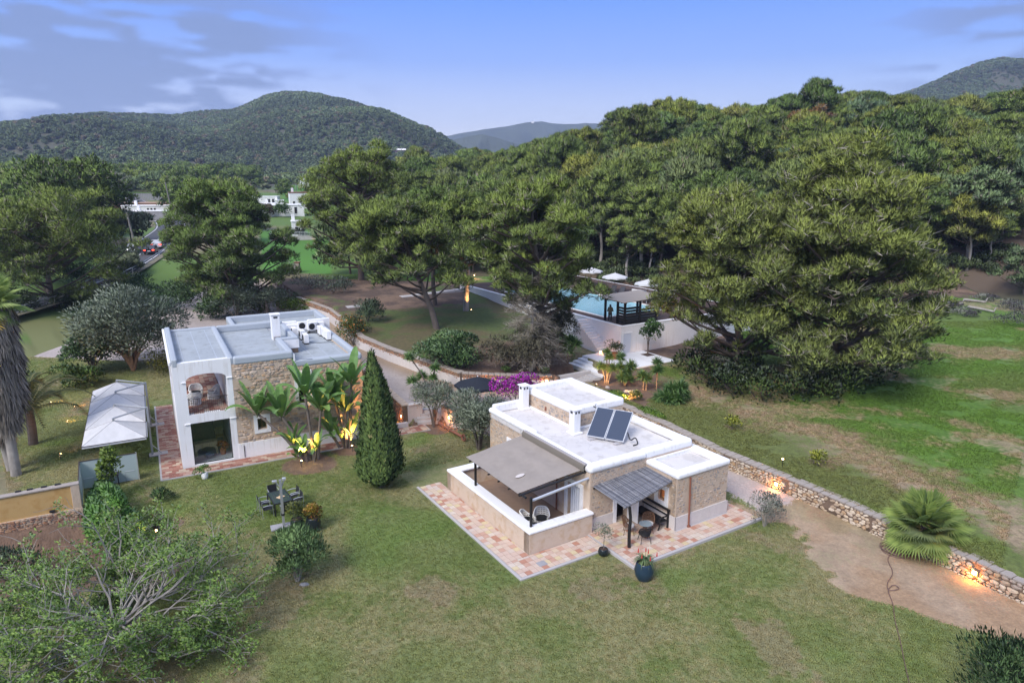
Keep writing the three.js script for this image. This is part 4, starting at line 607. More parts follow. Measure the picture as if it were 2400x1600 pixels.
  part('downpipe', merge([bar([8.43, 0.06, 2.13], [8.43, 2.8, 2.06], 0.045, 0.045, 8), span(8.36, 8.5, 0.05, 0.16, 2.08, 2.2)]), M.copper, A); part('downpipe', bar([3.72, 0.1, -3.0], [3.72, 3, -3.0], 0.04, 0.04, 8), M.copper, A);
  // walled terrace
  part('terrace_parapet_wall', merge([span(0, 0.5, -0.2, 1.05, -8.65, -0.02), span(0, 3.8, -0.2, 1.05, -0.48, 0), span(0, 4.2, -0.2, 1.05, -8.65, -8.2)]), M.render, A);
  part('terrace_parapet_cap', merge([rspan(-0.03, 0.62, 1.05, 1.22, -8.7, 0.03, 0.08), rspan(0.3, 3.9, 1.05, 1.225, -0.6, 0.035, 0.08), rspan(0.3, 4.3, 1.05, 1.221, -8.7, -8.08, 0.08)]), M.whiteTrim, A);
  part('terrace_floor', span(0.5, 3.8, -0.2, 0.1, -8.2, -0.48), mat(0.33, 0.22, 0.15, { map: rep(mottle, 2), bumpMap: rep(fine, 2), bumpScale: 0.02 }), A);
}
// warm light inside the annex
{ const p = cotW(9.6, 2.2, 0.6), t = thing('ceiling_lamp', 'warm glowing lamp inside the small window by the bench', 'lamp', p); part('lamp_globe', new THREE.SphereGeometry(0.09, 12, 8), glowWarm(10), t); part('cord', bar([0, 0.08, 0], [0, 0.5, 0], 0.01), M.black, t); const L = new THREE.PointLight(0xffa048, 2.2); L.position.set(0, -0.14, 0); L.castShadow = true; t.add(L); }
// paving of terracotta tiles with a stone kerb
{
  const P = thing('tiled_patio', 'cream and red tiled patio with stone kerb round the low cottage', 'paving', cotAt, cotTurn), low = (x, z) => x < 0 || (z > 0.06 && !(x > 3.5 && z < 0.1)) || x > 3.8, body = (x, z) => (x < -0.02 && z < 1.42) || (z > 0.02 && x < 3.5) || (x > 3.52 && x < 7.47 && z > -0.18) || (x >= 7.47 && x < 11.36 && z > 2.1) || (x > 11.4 && z > -1.55);
  part('paving_base', merge([span(-1.35, -0.01, -0.3, 0.02, -9.6, 1.42), span(-0.01, 3.5, -0.3, 0.021, 0.005, 1.42), span(3.5, 12.3, -0.3, 0.062, -0.24, 3.4), span(11.32, 12.3, -0.3, 0.061, -1.6, 3.4)]), M.concrete, P);
  part('kerb', merge([rspan(-1.5, -1.35, -0.3, 0.06, -9.7, 1.56, 0.03), rspan(-1.4, 3.55, -0.3, 0.06, 1.42, 1.57, 0.03), rspan(3.42, 3.58, -0.3, 0.11, 1.4, 3.55, 0.03), rspan(3.5, 12.4, -0.3, 0.11, 3.4, 3.56, 0.03)]), M.concrete, P);
  tiles(P, 3.6, 12.3, -0.2, 3.38, 0.078, 0.30, 0.30, (x, z) => body(x, z), { seed: 51 }); tiles(P, -1.34, 3.48, 0.03, 1.42, 0.036, 0.31, 0.31, body, { seed: 52 }); tiles(P, -1.34, -0.02, -9.6, 0.02, 0.036, 0.31, 0.31, body, { seed: 53 });
  part('drain_cover', rspan(-0.15, 0.3, 0.04, 0.062, 0.75, 1.15, 0.01, 1), M.grey, P);
}
// fabric awning over the terrace
{
  const A = thing('terrace_awning', 'taupe canvas awning on black posts over the walled terrace', 'awning', cotAt, cotTurn);
  const n = 14, m = 18, P = [], U = [], I = []; for (let j = 0; j <= m; j++) for (let i = 0; i <= n; i++) { const s = i / n, t = j / m; const z = lerp(-6.35, lerp(-1.08, -0.72, s), t) , x = lerp(0.02, 3.72, s); P.push(x, lerp(2.78, 3.30, s) - 0.05 * Math.sin(s * Math.PI * 3) ** 2 * Math.sin(t * 3.14) + 0.03 * (noise(s * 4, t * 5) - 0.5), z); U.push(x, z); }
  for (let j = 0; j < m; j++) for (let i = 0; i < n; i++) { const a = j * (n + 1) + i; I.push(a, a + n + 1, a + 1, a + 1, a + n + 1, a + n + 2); }
  const g = new THREE.BufferGeometry(); g.setAttribute('position', new THREE.Float32BufferAttribute(P, 3)); g.setAttribute('uv', new THREE.Float32BufferAttribute(U, 2)); g.setIndex(I); g.computeVertexNormals(); part('canopy', g, Object.assign(M.canvas, { side: THREE.DoubleSide }), A);
  part('patch', new THREE.CylinderGeometry(0.2, 0.2, 0.012, 24).scale(1.3, 1, 0.7), mat(0.62, 0.56, 0.52), A, [1.0, 2.965, -2.4], [0, 0, 0.14]);
  // folded flap against the parapet
  const fp = [], fi = [], N = 40; for (let i = 0; i <= N; i++) { const z = lerp(-6.2, -0.5, i / N); for (const [k, y] of [[0, 3.66], [1, 3.5], [2, 3.27]]) fp.push(3.68 - 0.05 * k - (k === 1 ? 0.05 + 0.06 * noise(z * 2.4, 3) : 0.02 * noise(z * 3, k)), y, z); }
  for (let i = 0; i < N; i++) for (let k = 0; k < 2; k++) { const a = i * 3 + k; fi.push(a, a + 1, a + 3, a + 1, a + 4, a + 3); } const fg = new THREE.BufferGeometry(); fg.setAttribute('position', new THREE.Float32BufferAttribute(fp, 3)); fg.setIndex(fi); fg.computeVertexNormals(); fg.setAttribute('uv', new THREE.Float32BufferAttribute(new Float32Array((fp.length / 3) * 2), 2));
  part('rear_flap', fg, Object.assign(M.canvasDark, { side: THREE.DoubleSide }), A); part('flap_top', rspan(3.62, 3.8, 3.58, 3.66, -6.15, -0.5, 0.03), mat(0.36, 0.33, 0.32), A);
  for (const [x, z] of [[0.33, -5.85], [0.36, -0.42]]) part('post', span(x - 0.05, x + 0.05, 1.2, 2.75, z - 0.05, z + 0.05), M.blackWood, A);
  part('beam', bar([0.18, 2.7, -6.3], [0.18, 2.7, -0.6], 0.06, 0.06, 8), M.blackWood, A); part('beam', bar([0.0, 2.72, -0.95], [3.9, 3.2, -0.62], 0.06, 0.06, 8), M.blackWood, A); for (let i = 0; i < 5; i++) part('rafter', bar([-0.02, 2.68, -1.9 - i * 1.0], [3.7, 3.2, -1.8 - i * 1.0], 0.045, 0.045, 6), M.blackWood, A);
  part('rolled_blind', bar([0.45, 2.5, -0.55], [3.75, 2.95, -0.35], 0.07, 0.07, 10), M.alu, A);
}
// reed roof on a post
{
  const A = thing('reed_awning', 'grey reed roof on one black post beside the cottage door', 'awning', cotAt, cotTurn), r = rng(8);
  const C = (s, t) => { const a = [3.95, 2.5, -0.22], b = [7.52, 2.74, -0.28], c = [7.52, 2.68, 1.7], d = [4.12, 2.24, 2.02]; return [0, 1, 2].map((k) => lerp(lerp(a[k], b[k], s), lerp(d[k], c[k], s), t) - (k === 1 ? 0.09 * Math.sin(s * 3.14) * t * 0.5 : 0)); };
  const S = []; for (let i = 0; i < 150; i++) { const s = (i + r() * 0.8) / 150, t1 = 1 + (r() - 0.5) * 0.05; const p = [0, 0.33, 0.66, 1].map((t) => { const q = C(clamp(s + (r() - 0.5) * 0.006, 0, 1), t * t1); return [q[0], q[1] + r() * 0.018, q[2]]; }); S.push([limb(p, 0.016, 0.013, 4, 4), r()]); }
  const tone = [mat(0.13, 0.135, 0.16), mat(0.19, 0.195, 0.22), mat(0.27, 0.27, 0.29), mat(0.09, 0.095, 0.115)];
  tone.forEach((m, k) => part('reed_mat', merge(S.filter((q) => Math.floor(q[1] * 3.99) === k).map((q) => q[0])), m, A, null, null, 'stuff'));
  for (const t of [0.12, 0.37, 0.62, 0.88]) part('binding_batten', limb([0, 0.25, 0.5, 0.75, 1].map((s) => { const q = C(s, t); return [q[0], q[1] + 0.03, q[2]]; }), 0.009, 0.009, 4, 12), tone[3], A);
  const eb = [0, 0.25, 0.5, 0.75, 1].map((s) => { const q = C(s, 0.96); return [q[0], q[1] - 0.07, q[2]]; }); part('eave_beam', limb(eb, 0.05, 0.05, 7, 12), M.greyWood, A); part('wall_beam', bar([3.95, 2.42, -0.16], [7.5, 2.66, -0.18], 0.05), M.blackWood, A);
  part('post', limb([[4.46, 0.08, 2.05], [4.44, 0.9, 2.04], [4.5, 1.6, 2.02], [4.44, 2.2, 1.98]], 0.085, 0.075, 9, 8), M.blackWood, A);
}
// two solar water panels on a rack
{
  const t = thing('solar_collector', 'pair of tilted dark solar panels on the cottage roof', 'solar panel', cotAt, cotTurn);
  const bl = V(6.6, 3.36, -4.18), br = V(7.74, 3.36, -2.3), up = V(7.98, 4.55, -5.2).sub(bl), right = br.clone().sub(bl), X = right.clone().normalize(), Y = up.clone().addScaledVector(X, -up.dot(X)).normalize(), Z = X.clone().cross(Y), m4 = new THREE.Matrix4().makeBasis(X, Y, Z).setPosition(bl); const L = right.length(), Hh = up.length();
  for (const k of [0, 1]) { const g = span(k * L / 2 + 0.02, (k + 1) * L / 2 - 0.02, 0, Hh, -0.05, 0.05); g.applyMatrix4(m4); const f = part('panel_frame', g, M.alu, t); const q = span(k * L / 2 + 0.06, (k + 1) * L / 2 - 0.06, 0.04, Hh - 0.04, 0.03, 0.058); q.applyMatrix4(m4); part('absorber_glass', q, M.solar, f); }
  const P = (u, v, w) => V(u, v, w).applyMatrix4(m4).toArray(); for (const u of [0.35, L - 0.35]) { const top = P(u, Hh * 0.85, -0.06), bot = P(u, 0.1, -0.05); part('rack_leg', merge([bar([top[0], 3.22, top[2]], top, 0.02), bar([bot[0] - 0.2, 3.24, bot[2] + 0.2], [top[0], 3.24, top[2]], 0.03), bar(bot, [bot[0], 3.22, bot[2]], 0.02)]), M.alu, t); part('ballast_block', rspan(bot[0] - 0.35, bot[0] + 0.1, 3.2, 3.3, bot[2] - 0.05, bot[2] + 0.2, 0.02, 2), M.concrete, t); }
  part('hose', limb([P(L + 0.03, 0.7, 0), P(L + 0.3, 0.3, -0.1), [8.5, 3.5, -2.2], [8.45, 3.25, -1.95], [8.1, 3.24, -1.9]], 0.035, 0.035, 7, 20), M.black, t); part('inlet_valve', merge([bar(P(-0.05, Hh - 0.05, 0), P(-0.25, Hh + 0.02, 0), 0.03), bar(P(-0.15, Hh, 0), P(-0.13, Hh + 0.25, 0), 0.015)]), M.black, t);
}

// ---------------------------------------------------------------- garden and field walls
// a wall along a path: t = thickness, y0/y1 functions of position; stone faces on the chosen side
function wallAlong(name, label, path, o) {
  const A = thing(name, label, 'wall'); let left = o.max ?? 300;
  for (let i = 0; i + 1 < path.length; i++) {
    const [ax, az] = path[i], [bx, bz] = path[i + 1], len = Math.hypot(bx - ax, bz - az), turn = -Math.atan2(bz - az, bx - ax), t = o.t, b0 = o.base(ax, az), b1 = o.base(bx, bz), h0 = o.top(ax, az), h1 = o.top(bx, bz), side = o.side; // side +1: face on the local +z side
    const g = new THREE.BoxGeometry(len + 0.06, 1, t, 1, 1, 1), p = g.attributes.position; for (let k = 0; k < p.count; k++) { const e = p.getX(k) > 0; p.setY(k, p.getY(k) > 0 ? (e ? h1 : h0) - 0.06 : Math.min(b0, b1) - 0.6); } const uv = g.attributes.uv; for (let k = 0; k < uv.count; k++) uv.setXY(k, uv.getX(k) * len, uv.getY(k)); g.computeVertexNormals();
    const seg = part('wall_core', g, o.core, A, [(ax + bx) / 2, 0, (az + bz) / 2], [0, turn, 0]);
    // coping: flat stones on top
    const r = rng(o.seed + i), n = Math.max(1, Math.round(len / (o.cope ?? 0.55))); const cg = []; for (let k = 0; k < n; k++) { const f = (k + 0.5) / n, w = (len / n) * (0.9 + 0.08 * r()); const m = rspan(-w / 2, w / 2, -0.05, 0.045 + r() * 0.03, -t / 2 - 0.04 - r() * 0.03, t / 2 + 0.04 + r() * 0.03, 0.03, 1); m.applyMatrix4(T((f - 0.5) * len, lerp(h0, h1, f) - 0.03, 0, (r() - 0.5) * 0.05, (r() - 0.5) * 0.06, Math.atan2(h1 - h0, len))); cg.push(m); }
    part('coping', merge(cg), o.capMat ?? M.cap, seg);
    if (o.stones && len > 0.5) {
      const H = Math.max(h0 - b0, h1 - b1) + 0.1, y0 = Math.min(b0, b1) - 0.05, holder = part('stone_face', plate(len, 0.2, [], 0.02), o.core, seg, [side > 0 ? -len / 2 : len / 2, y0, (side * t) / 2 - side * 0.0], [0, side > 0 ? 0 : Math.PI, 0]);
      const fx = (u) => (side > 0 ? u / len : 1 - u / len), n2 = rubble(holder, len, H, (a, b, c, d) => { const f = fx((a + b) / 2), tp = lerp(h0, h1, f) - y0 - 0.06, bt = o.from ? lerp(h0, h1, f) - o.from - y0 : lerp(b0, b1, f) - y0 - 0.08; return d < tp + 0.05 && c > bt; }, { ...o.stones, z: 0.0, seed: o.seed * 7 + i, max: Math.max(0, Math.min(o.per ?? 60, left)) }); left -= Math.min(n2, o.per ?? 60);
    }
    if (o.plaster) { const hh = (h) => h; const q = new THREE.BoxGeometry(len + 0.02, 1, 0.05), pp = q.attributes.position; for (let k = 0; k < pp.count; k++) { const e = pp.getX(k) > 0; pp.setY(k, pp.getY(k) > 0 ? (e ? b1 + (h1 - b1) * o.plaster : b0 + (h0 - b0) * o.plaster) : Math.min(b0, b1) - 0.3); } const qu = q.attributes.uv; for (let k = 0; k < qu.count; k++) qu.setXY(k, qu.getX(k) * len, qu.getY(k)); q.computeVertexNormals(); part('plaster_band', q, M.plinth, seg, [0, 0, side * (t / 2 + 0.02)]); }
  }
  return A;
}
const gwTop = (x, z) => table([[-27, 3.3], [-21, 2.75], [-15, 2.5], [-11.5, 2.35], [-7.2, 2.1], [-4.2, 1.8], [0, 1.55], [3.4, 1.3]], x) - 0.02;
const dLow = (x) => clamp(1.0 - 0.067 * (x + 10), 0.2, 1.2);
wallAlong('garden_wall', 'long plastered retaining wall with rubble stone top along the gravel drive', gardenWall, { t: 0.5, base: (x) => dLow(x), top: gwTop, side: 1, core: M.mortarDark, stones: { set: 'red', h: [0.1, 0.18], asp: [1.1, 2.2], d: [0.03, 0.07] }, from: 0.62, plaster: 0.66, seed: 61, per: 40 });
wallAlong('dry_stone_wall', 'long honey coloured dry stone wall between the dirt track and the meadow', fieldWall, { t: 0.55, base: (x) => 0.12, top: (x, z) => 1.02 + 0.018 * Math.max(0, (x - 8) * 0.8 + (-z - 48) * 0.3) * 0 + 0.02, side: 1, core: M.mortarDark, stones: { set: 'dry', h: [0.08, 0.2], asp: [1.1, 2.6], d: [0.05, 0.12], twist: 0.5, gap: 0.012 }, seed: 71, per: 46, capMat: M.cap, cope: 0.5 });
wallAlong('drive_wall', 'reddish rubble retaining wall below the drive behind the cypress', driveWall, { t: 0.45, base: () => 0, top: (x) => (x < -10 ? 1.6 : 1.45), side: 1, core: M.mortarDark, stones: { set: 'red', h: [0.1, 0.2], asp: [1.1, 2.2], d: [0.02, 0.06] }, seed: 81, per: 90, capMat: M.mortar });
wallAlong('plaster_wall', 'plain beige plaster wall beside the short steps behind the olive trees', [[-7.7, -47.75], [-6.75, -48.3]], { t: 0.3, base: () => 0, top: () => 1.42, side: 1, core: M.plinth, seed: 82, capMat: M.plinth });
wallAlong('rear_garden_wall', 'beige plaster wall with a round lamp leading to the cottage rear', [[-5.1, -47.9], [-4.2, -47.0], [-2.4, -46.2], [-0.6, -44.4]], { t: 0.35, base: () => 0, top: (x) => 1.4 - 0.05 * (x + 5), side: 1, core: M.plinth, stones: { set: 'cottage', h: [0.1, 0.18], asp: [1.1, 2], d: [0.005, 0.02], skip: 0.3 }, from: 0.5, seed: 83, capMat: M.cap });
// orange stone piece behind the villa and the far boundary wall
wallAlong('boundary_wall', 'low reddish stone wall behind the villa beyond the bright hedge', [[-30.02, -86.27], [-29.66, -91.88], [-32.41, -96.46]], { t: 0.5, base: () => 1.2, top: () => 2.6, side: 1, core: M.mortar, stones: { set: 'red', h: [0.12, 0.24], asp: [1.1, 2], d: [0.02, 0.06] }, seed: 84, per: 40 });
// short steps from the lawn to the drive
{ const t = thing('stone_steps', 'pale stone steps from the lawn up to the drive by the olive tree', 'steps', [-6.2, 0, -47.6], R(12)); [0, 1, 2, 3].forEach((i) => part('step', rspan(-0.75, 0.75, -0.2, 0.2 + i * 0.2, -0.4 - i * 0.35, 0.1 - i * 0.35, 0.02, 1), M.concrete, t)); }
{ const P = thing('tiled_path', 'short red tiled path at the foot of the pale stone steps', 'paving', [-7.3, 0, -46.3], R(28.3)); part('paving_base', span(-1.6, 1.3, -0.3, 0.03, -0.65, 0.65), M.concrete, P); tiles(P, -1.55, 1.25, -0.6, 0.6, 0.045, 0.38, 0.3, () => true, { red: 1, seed: 33 }); part('kerb', rspan(-1.7, 0.1, -0.2, 0.36, -0.95, -0.66, 0.03), M.plinth, P); }
// stone steps between garden wall and planting bed
{ const t = thing('garden_stairs', 'pale stone staircase climbing from the cottage rear to the white terrace', 'steps', [4.7, 0, -56.3], R(32)); for (let i = 0; i < 6; i++) part('step', rspan(i * 0.5, i * 0.5 + 0.75, -0.3, 0.3 + i * 0.085, -0.75, 0.75, 0.02, 1), M.concrete, t); part('side_wall', rspan(-0.3, 3.3, -0.3, 0.98, -1.15, -0.8, 0.04), M.plinth, t); part('side_wall', rspan(0.2, 3.0, -0.3, 0.72, 0.8, 1.2, 0.04), M.cap, t); }
// flat stepping slabs on the garden lawn
for (const [px, l] of [[[-18.68, -79.54], 'square pale paving slab on the brown garden lawn'], [[-13.31, -85.84], 'long pale paving strip under the pine trees']]) { const t = thing('paving_slab', l, 'paving', [px[0], land(px[0], px[1]) + 0.03, px[1]], R(32 - 58 * 0)); part('slab', rspan(-0.9, 0.9, -0.2, 0.04, -0.6, 0.6, 0.02, 1), M.concrete, t); if (l.startsWith('long')) for (let i = 1; i < 7; i++) part('slab', rspan(-0.9 + i * 1.9, 0.9 + i * 1.9, -0.2, 0.04 + i * 0.06, -0.55, 0.55, 0.02, 1), M.concrete, t); }
// ---------------------------------------------------------------- pool terrace
const poolAt = [10.47, 0, -63.7], poolTurn = R(32), pw = (x, y, z) => [poolAt[0] + x * cc + z * cs, y, poolAt[2] - x * cs + z * cc], DY = 3.82;
{
  const A = thing('pool_terrace', 'raised white walled terrace with a dark wood deck round the pool', 'terrace', poolAt, poolTurn);
  part('retaining_wall', merge([span(-0.02, 0.3, -0.5, DY + 0.02, -33, 0), span(0.3, 19, -0.5, DY + 0.02, -0.3, 0), span(18.7, 19, -0.5, DY, -33, -0.3)]), M.white, A);
  part('wall_coping', merge([rspan(-0.05, 0.34, DY + 0.02, DY + 0.12, -33, 0.03, 0.02, 1), rspan(0.34, 19, DY + 0.02, DY + 0.118, -0.32, 0.03, 0.02, 1)]), M.whiteTrim, A);
  part('deck_fill', merge([span(0.3, 2.0, 0, DY - 0.02, -33, -0.3), span(2.0, 10.4, 0, DY - 0.02, -4.9, -0.3), span(10.4, 18.7, 0, DY - 0.02, -33, -0.3), span(2, 10.4, 0, DY - 0.02, -33, -25), span(2, 10.4, 0, 2.2, -25, -4.9)]), M.deck, A);
  const bd = []; for (let k = 0; k < 11; k++) bd.push(span(0.32 + k * 0.152, 0.32 + k * 0.152 + 0.143, DY - 0.02, DY + 0.004 + (k % 3) * 0.002, -32, -0.34)); part('deck_boards', merge(bd), M.deck, A, null, null, 'stuff');
  const b2 = []; for (let k = 0; k < 28; k++) b2.push(span(2.02, 18.6, DY - 0.02, DY + 0.004 + (k % 3) * 0.002, -0.34 - k * 0.16, -0.34 - k * 0.16 - 0.15)); for (let k = 0; k < 50; k++) b2.push(span(10.75 + k * 0.16, 10.9 + k * 0.16, DY - 0.02, DY + 0.004, -32, -4.95)); part('deck_boards', merge(b2), M.deck, A, null, null, 'stuff');
  part('pool_basin', merge([span(2.0, 2.06, 2.2, DY, -25, -4.9), span(10.34, 10.4, 2.2, DY, -25, -4.9), span(2, 10.4, 2.2, DY, -4.96, -4.9), span(2, 10.4, 2.2, DY, -25, -24.94), span(2.06, 10.34, 2.2, 2.24, -24.94, -4.96)]), mat(0.45, 0.68, 0.72), A);
  part('pool_edge', merge([span(1.75, 2.12, DY, DY + 0.04, -25.3, -4.6), span(10.28, 10.7, DY, DY + 0.04, -25.3, -4.6), span(2.12, 10.28, DY, DY + 0.041, -5.0, -4.6), span(2.12, 10.28, DY, DY + 0.041, -25.3, -24.9)]), mat(0.74, 0.70, 0.64), A);
  // stairs along the left wall
  const st = []; for (let i = 0; i < 13; i++) part('stair', span(-1.35, -0.03, 1.0, 1.2 + (i + 1) * 0.2, -1.9 - i * 0.3, -1.6 - i * 0.3), M.white, A); part('stair_cheek', span(-1.36, -0.03, -0.2, 1.19, -6, -1.6), M.white, A);
  part('cellar_door', rspan(0.25, 1.2, 1.24, 3.15, 0.004, 0.05, 0.01, 1), mat(0.66, 0.68, 0.74), A); part('door_frame', ring(0.16, 1.29, 1.2, 3.26, 0.08, 0.07, 0.002), M.whiteTrim, A);
  const s = part('patio_slab', merge([span(-3.4, 0.0, 0.4, 1.2, -1.6, 4.5), span(0.0, 2.85, 0.4, 1.201, 0.02, 4.5)]), M.white, A);
  for (let i = 0; i < 3; i++) part('patio_step', span(-3.4 - (i + 1) * 0.55, -3.41 - i * 0.55, 0.3, 1.03 - i * 0.17, -1.6 - i * 0.05, 4.48), M.white, A);
  part('planting_hole', span(1.6, 2.6, 1.201, 1.215, 1.0, 2.0), M.soil, A);
}
{ const g = span(2.06, 10.34, DY - 0.12, DY - 0.1, -24.94, -4.96); const w = part(numbered('pool_water'), g, new THREE.MeshPhysicalMaterial({ color: new THREE.Color(0.62, 0.9, 0.97), roughness: 0.06, transmission: 0.55, thickness: 0, ior: 1.33, bumpMap: rep(fine, 0.25), bumpScale: 0.01 }), scene, poolAt, [0, poolTurn, 0]); w.userData = { kind: 'structure' }; }
{
  const A = thing('pool_cabana', 'black timber slatted shelter with flat taupe roof at the pool corner', 'pavilion', pw(0, DY, 0), poolTurn);
  for (const [x, z] of [[0.85, -3.5], [0.95, -1.75], [0.95, -0.7], [2.9, -0.7], [5.1, -0.7], [5.1, -3.5]]) part('post', span(x - 0.09, x + 0.09, 0, 2.3, z - 0.09, z + 0.09), M.blackWood, A);
  for (let k = 0; k < 6; k++) { part('slat', span(0.92, 0.96, 0.18 + k * 0.27, 0.38 + k * 0.27, -1.66, -0.78), M.blackWood, A); part('slat', span(1.05, 2.8, 0.1 + k * 0.28, 0.31 + k * 0.28, -0.73, -0.69), M.blackWood, A); if (k < 5) part('slat', span(3.0, 5.0, 0.1 + k * 0.28, 0.31 + k * 0.28, -0.73, -0.69), M.blackWood, A); }
  part('beam', merge([span(0.5, 5.6, 2.2, 2.34, -0.8, -0.66), span(0.4, 5.6, 2.2, 2.34, -3.6, -3.44), span(0.8, 0.94, 2.16, 2.28, -4, -0.4), span(5.05, 5.2, 2.16, 2.28, -4, -0.4)]), M.blackWood, A);
  const rf = rspan(-2.7, 2.7, 0, 0.06, -2.0, 2.0, 0.02, 1); rf.applyMatrix4(T(3.05, 2.42, -2.2, 0.03, 0, 0.03)); part('roof', rf, M.canvas, A); part('bench_slab', span(1.2, 4.8, 0.35, 0.45, -1.5, -0.85), M.blackWood, A);
}
function parasol(name, label, pos, o, group) {
  const t = thing(name, label, 'parasol', pos, o.turn ?? 0, group), n = o.n ?? 8, P = [], R0 = o.r, h = o.h, rise = o.rise ?? R0 * 0.32;
  for (let i = 0; i < n; i++) { const a = (i / n) * 6.2832, b = ((i + 1) / n) * 6.2832, A = [Math.cos(a) * R0, h - rise, Math.sin(a) * R0], B = [Math.cos(b) * R0, h - rise, Math.sin(b) * R0], m = [(A[0] + B[0]) / 2 * 0.99, h - rise + 0.05, (A[2] + B[2]) / 2 * 0.99], C = [0, h, 0]; P.push(...C, ...m, ...A, ...C, ...B, ...m); const d = (q) => [q[0] * 1.01, q[1] - 0.18, q[2] * 1.01]; P.push(...A, ...m, ...d(A), ...m, ...d(m), ...d(A), ...m, ...B, ...d(m), ...B, ...d(B), ...d(m)); }
  const g = new THREE.BufferGeometry(); g.setAttribute('position', new THREE.Float32BufferAttribute(P, 3)); g.setAttribute('uv', new THREE.Float32BufferAttribute(new Float32Array((P.length / 3) * 2), 2)); g.computeVertexNormals(); part('canopy', g, o.mat, t); part('finial', new THREE.SphereGeometry(0.05, 8, 6), o.fin ?? o.mat, t, [0, h + 0.04, 0]);
  part('pole', bar([0, 0, 0], [0, h, 0], 0.03), o.pole ?? M.wood, t); for (let i = 0; i < n; i++) { const a = (i / n) * 6.2832; part('rib', bar([0, h - 0.06, 0], [Math.cos(a) * R0 * 0.97, h - rise - 0.02, Math.sin(a) * R0 * 0.97], 0.012, 0.012, 4), M.wood, t); } part('foot', cyl(0.3, 0.28, 0.1, 0, 0.05, 0, 16), M.grey, t); return t;
}
{
  const g = 'white parasols beyond the pool';
  parasol('pool_parasol', 'white round parasol farthest left behind the pool', pw(14.2, DY, -22.6), { r: 1.55, h: 2.5, mat: M.parasol }, g); parasol('pool_parasol', 'white round parasol in the middle above dark loungers', pw(13.2, DY, -16.6), { r: 1.6, h: 2.5, mat: M.parasol }, g); parasol('pool_parasol', 'white round parasol half hidden by the big pine tree', pw(12.8, DY, -10.2), { r: 1.6, h: 2.5, mat: M.parasol }, g);
  parasol('drive_parasol', 'dark navy octagonal parasol behind the cottage by the drive', [-2.6, 0.5, -49.6], { r: 1.78, h: 2.55, mat: M.parasolDark, pole: M.blackWood, n: 8, rise: 0.62, fin: M.whiteTrim });
  const lg = 'dark sun loungers behind the pool'; const lounger = (l, x, z, a) => { const t = thing('sun_lounger', l, 'sun lounger', pw(x, DY, z), poolTurn + a, lg); part('seat', rspan(-0.33, 0.33, 0.28, 0.38, -0.2, 1.2, 0.03, 2), mat(0.05, 0.05, 0.06), t); const b = rspan(-0.33, 0.33, 0, 0.09, -0.9, 0, 0.03, 2); b.applyMatrix4(T(0, 0.3, -0.18, 0.9, 0, 0)); part('backrest', b, mat(0.05, 0.05, 0.06), t); for (const [x1, z1] of [[-0.28, -0.15], [0.28, -0.15], [-0.28, 1.1], [0.28, 1.1]]) part('leg', span(x1 - 0.03, x1 + 0.03, 0, 0.28, z1 - 0.03, z1 + 0.03), M.alu, t); };
  lounger('dark lounger with raised back left under the middle parasol', 12.1, -15.8, -1.2); lounger('dark lounger with raised back right under the middle parasol', 12.3, -14.4, -1.2); lounger('dark lounger nearest the pool shelter roof', 12.2, -9.4, -1.2); lounger('dark lounger farthest left beyond the pool', 12.2, -21.5, -1.2);
  const s = thing('pool_sofa', 'white cushioned sofa between the pool parasols', 'sofa', pw(13.4, DY, -12.6), poolTurn - 1.3); part('seat', rspan(-1, 1, 0.15, 0.45, -0.4, 0.4, 0.06, 2), M.parasol, s); part('backrest', rspan(-1, 1, 0.45, 0.85, -0.4, -0.2, 0.06, 2), M.parasol, s); part('base', span(-0.95, 0.95, 0, 0.15, -0.35, 0.35), M.wood, s);
}
// person on the deck: one body from a smooth field, clothes over it
function field(bones, cell) {
  const lo = [1e9, 1e9, 1e9], hi = [-1e9, -1e9, -1e9]; for (const [a, b, r0, r1] of bones) for (const [p, q] of [[a, r0], [b, r1]]) for (let k = 0; k < 3; k++) { lo[k] = Math.min(lo[k], p[k] - q); hi[k] = Math.max(hi[k], p[k] + q); }
  const size = Math.max(...hi.map((v, k) => v - lo[k])) * 1.12 + cell * 4, c = hi.map((v, k) => (v + lo[k]) / 2), N = Math.ceil(size / cell), mc = new MarchingCubes(N, M.vc, false, false, 90000); mc.isolation = 0;
  for (let k = 0; k < N; k++) for (let j = 0; j < N; j++) for (let i = 0; i < N; i++) { const p = [i, j, k].map((v, q) => c[q] + ((v - N / 2) / (N / 2)) * (size / 2)); let s = 0; for (const [a, b, r0, r1] of bones) { const ab = [b[0] - a[0], b[1] - a[1], b[2] - a[2]], ap = [p[0] - a[0], p[1] - a[1], p[2] - a[2]], L = ab[0] ** 2 + ab[1] ** 2 + ab[2] ** 2, t = clamp((ap[0] * ab[0] + ap[1] * ab[1] + ap[2] * ab[2]) / (L || 1), 0, 1), d = Math.hypot(ap[0] - ab[0] * t, ap[1] - ab[1] * t, ap[2] - ab[2] * t) - lerp(r0, r1, t); s += Math.exp(-d * 45); } mc.field[i + j * N + k * N * N] = Math.log(Math.max(s, 1e-30)) / 45; }
  mc.update(); const n = mc.count ?? 0, P = new Float32Array(mc.positionArray.slice(0, n * 3)); for (let i = 0; i < n * 3; i++) P[i] = c[i % 3] + P[i] * (size / 2); const g = new THREE.BufferGeometry(); g.setAttribute('position', new THREE.BufferAttribute(P, 3)); const w = mergeVertices(g, 1e-4); w.computeVertexNormals(); return w;
}
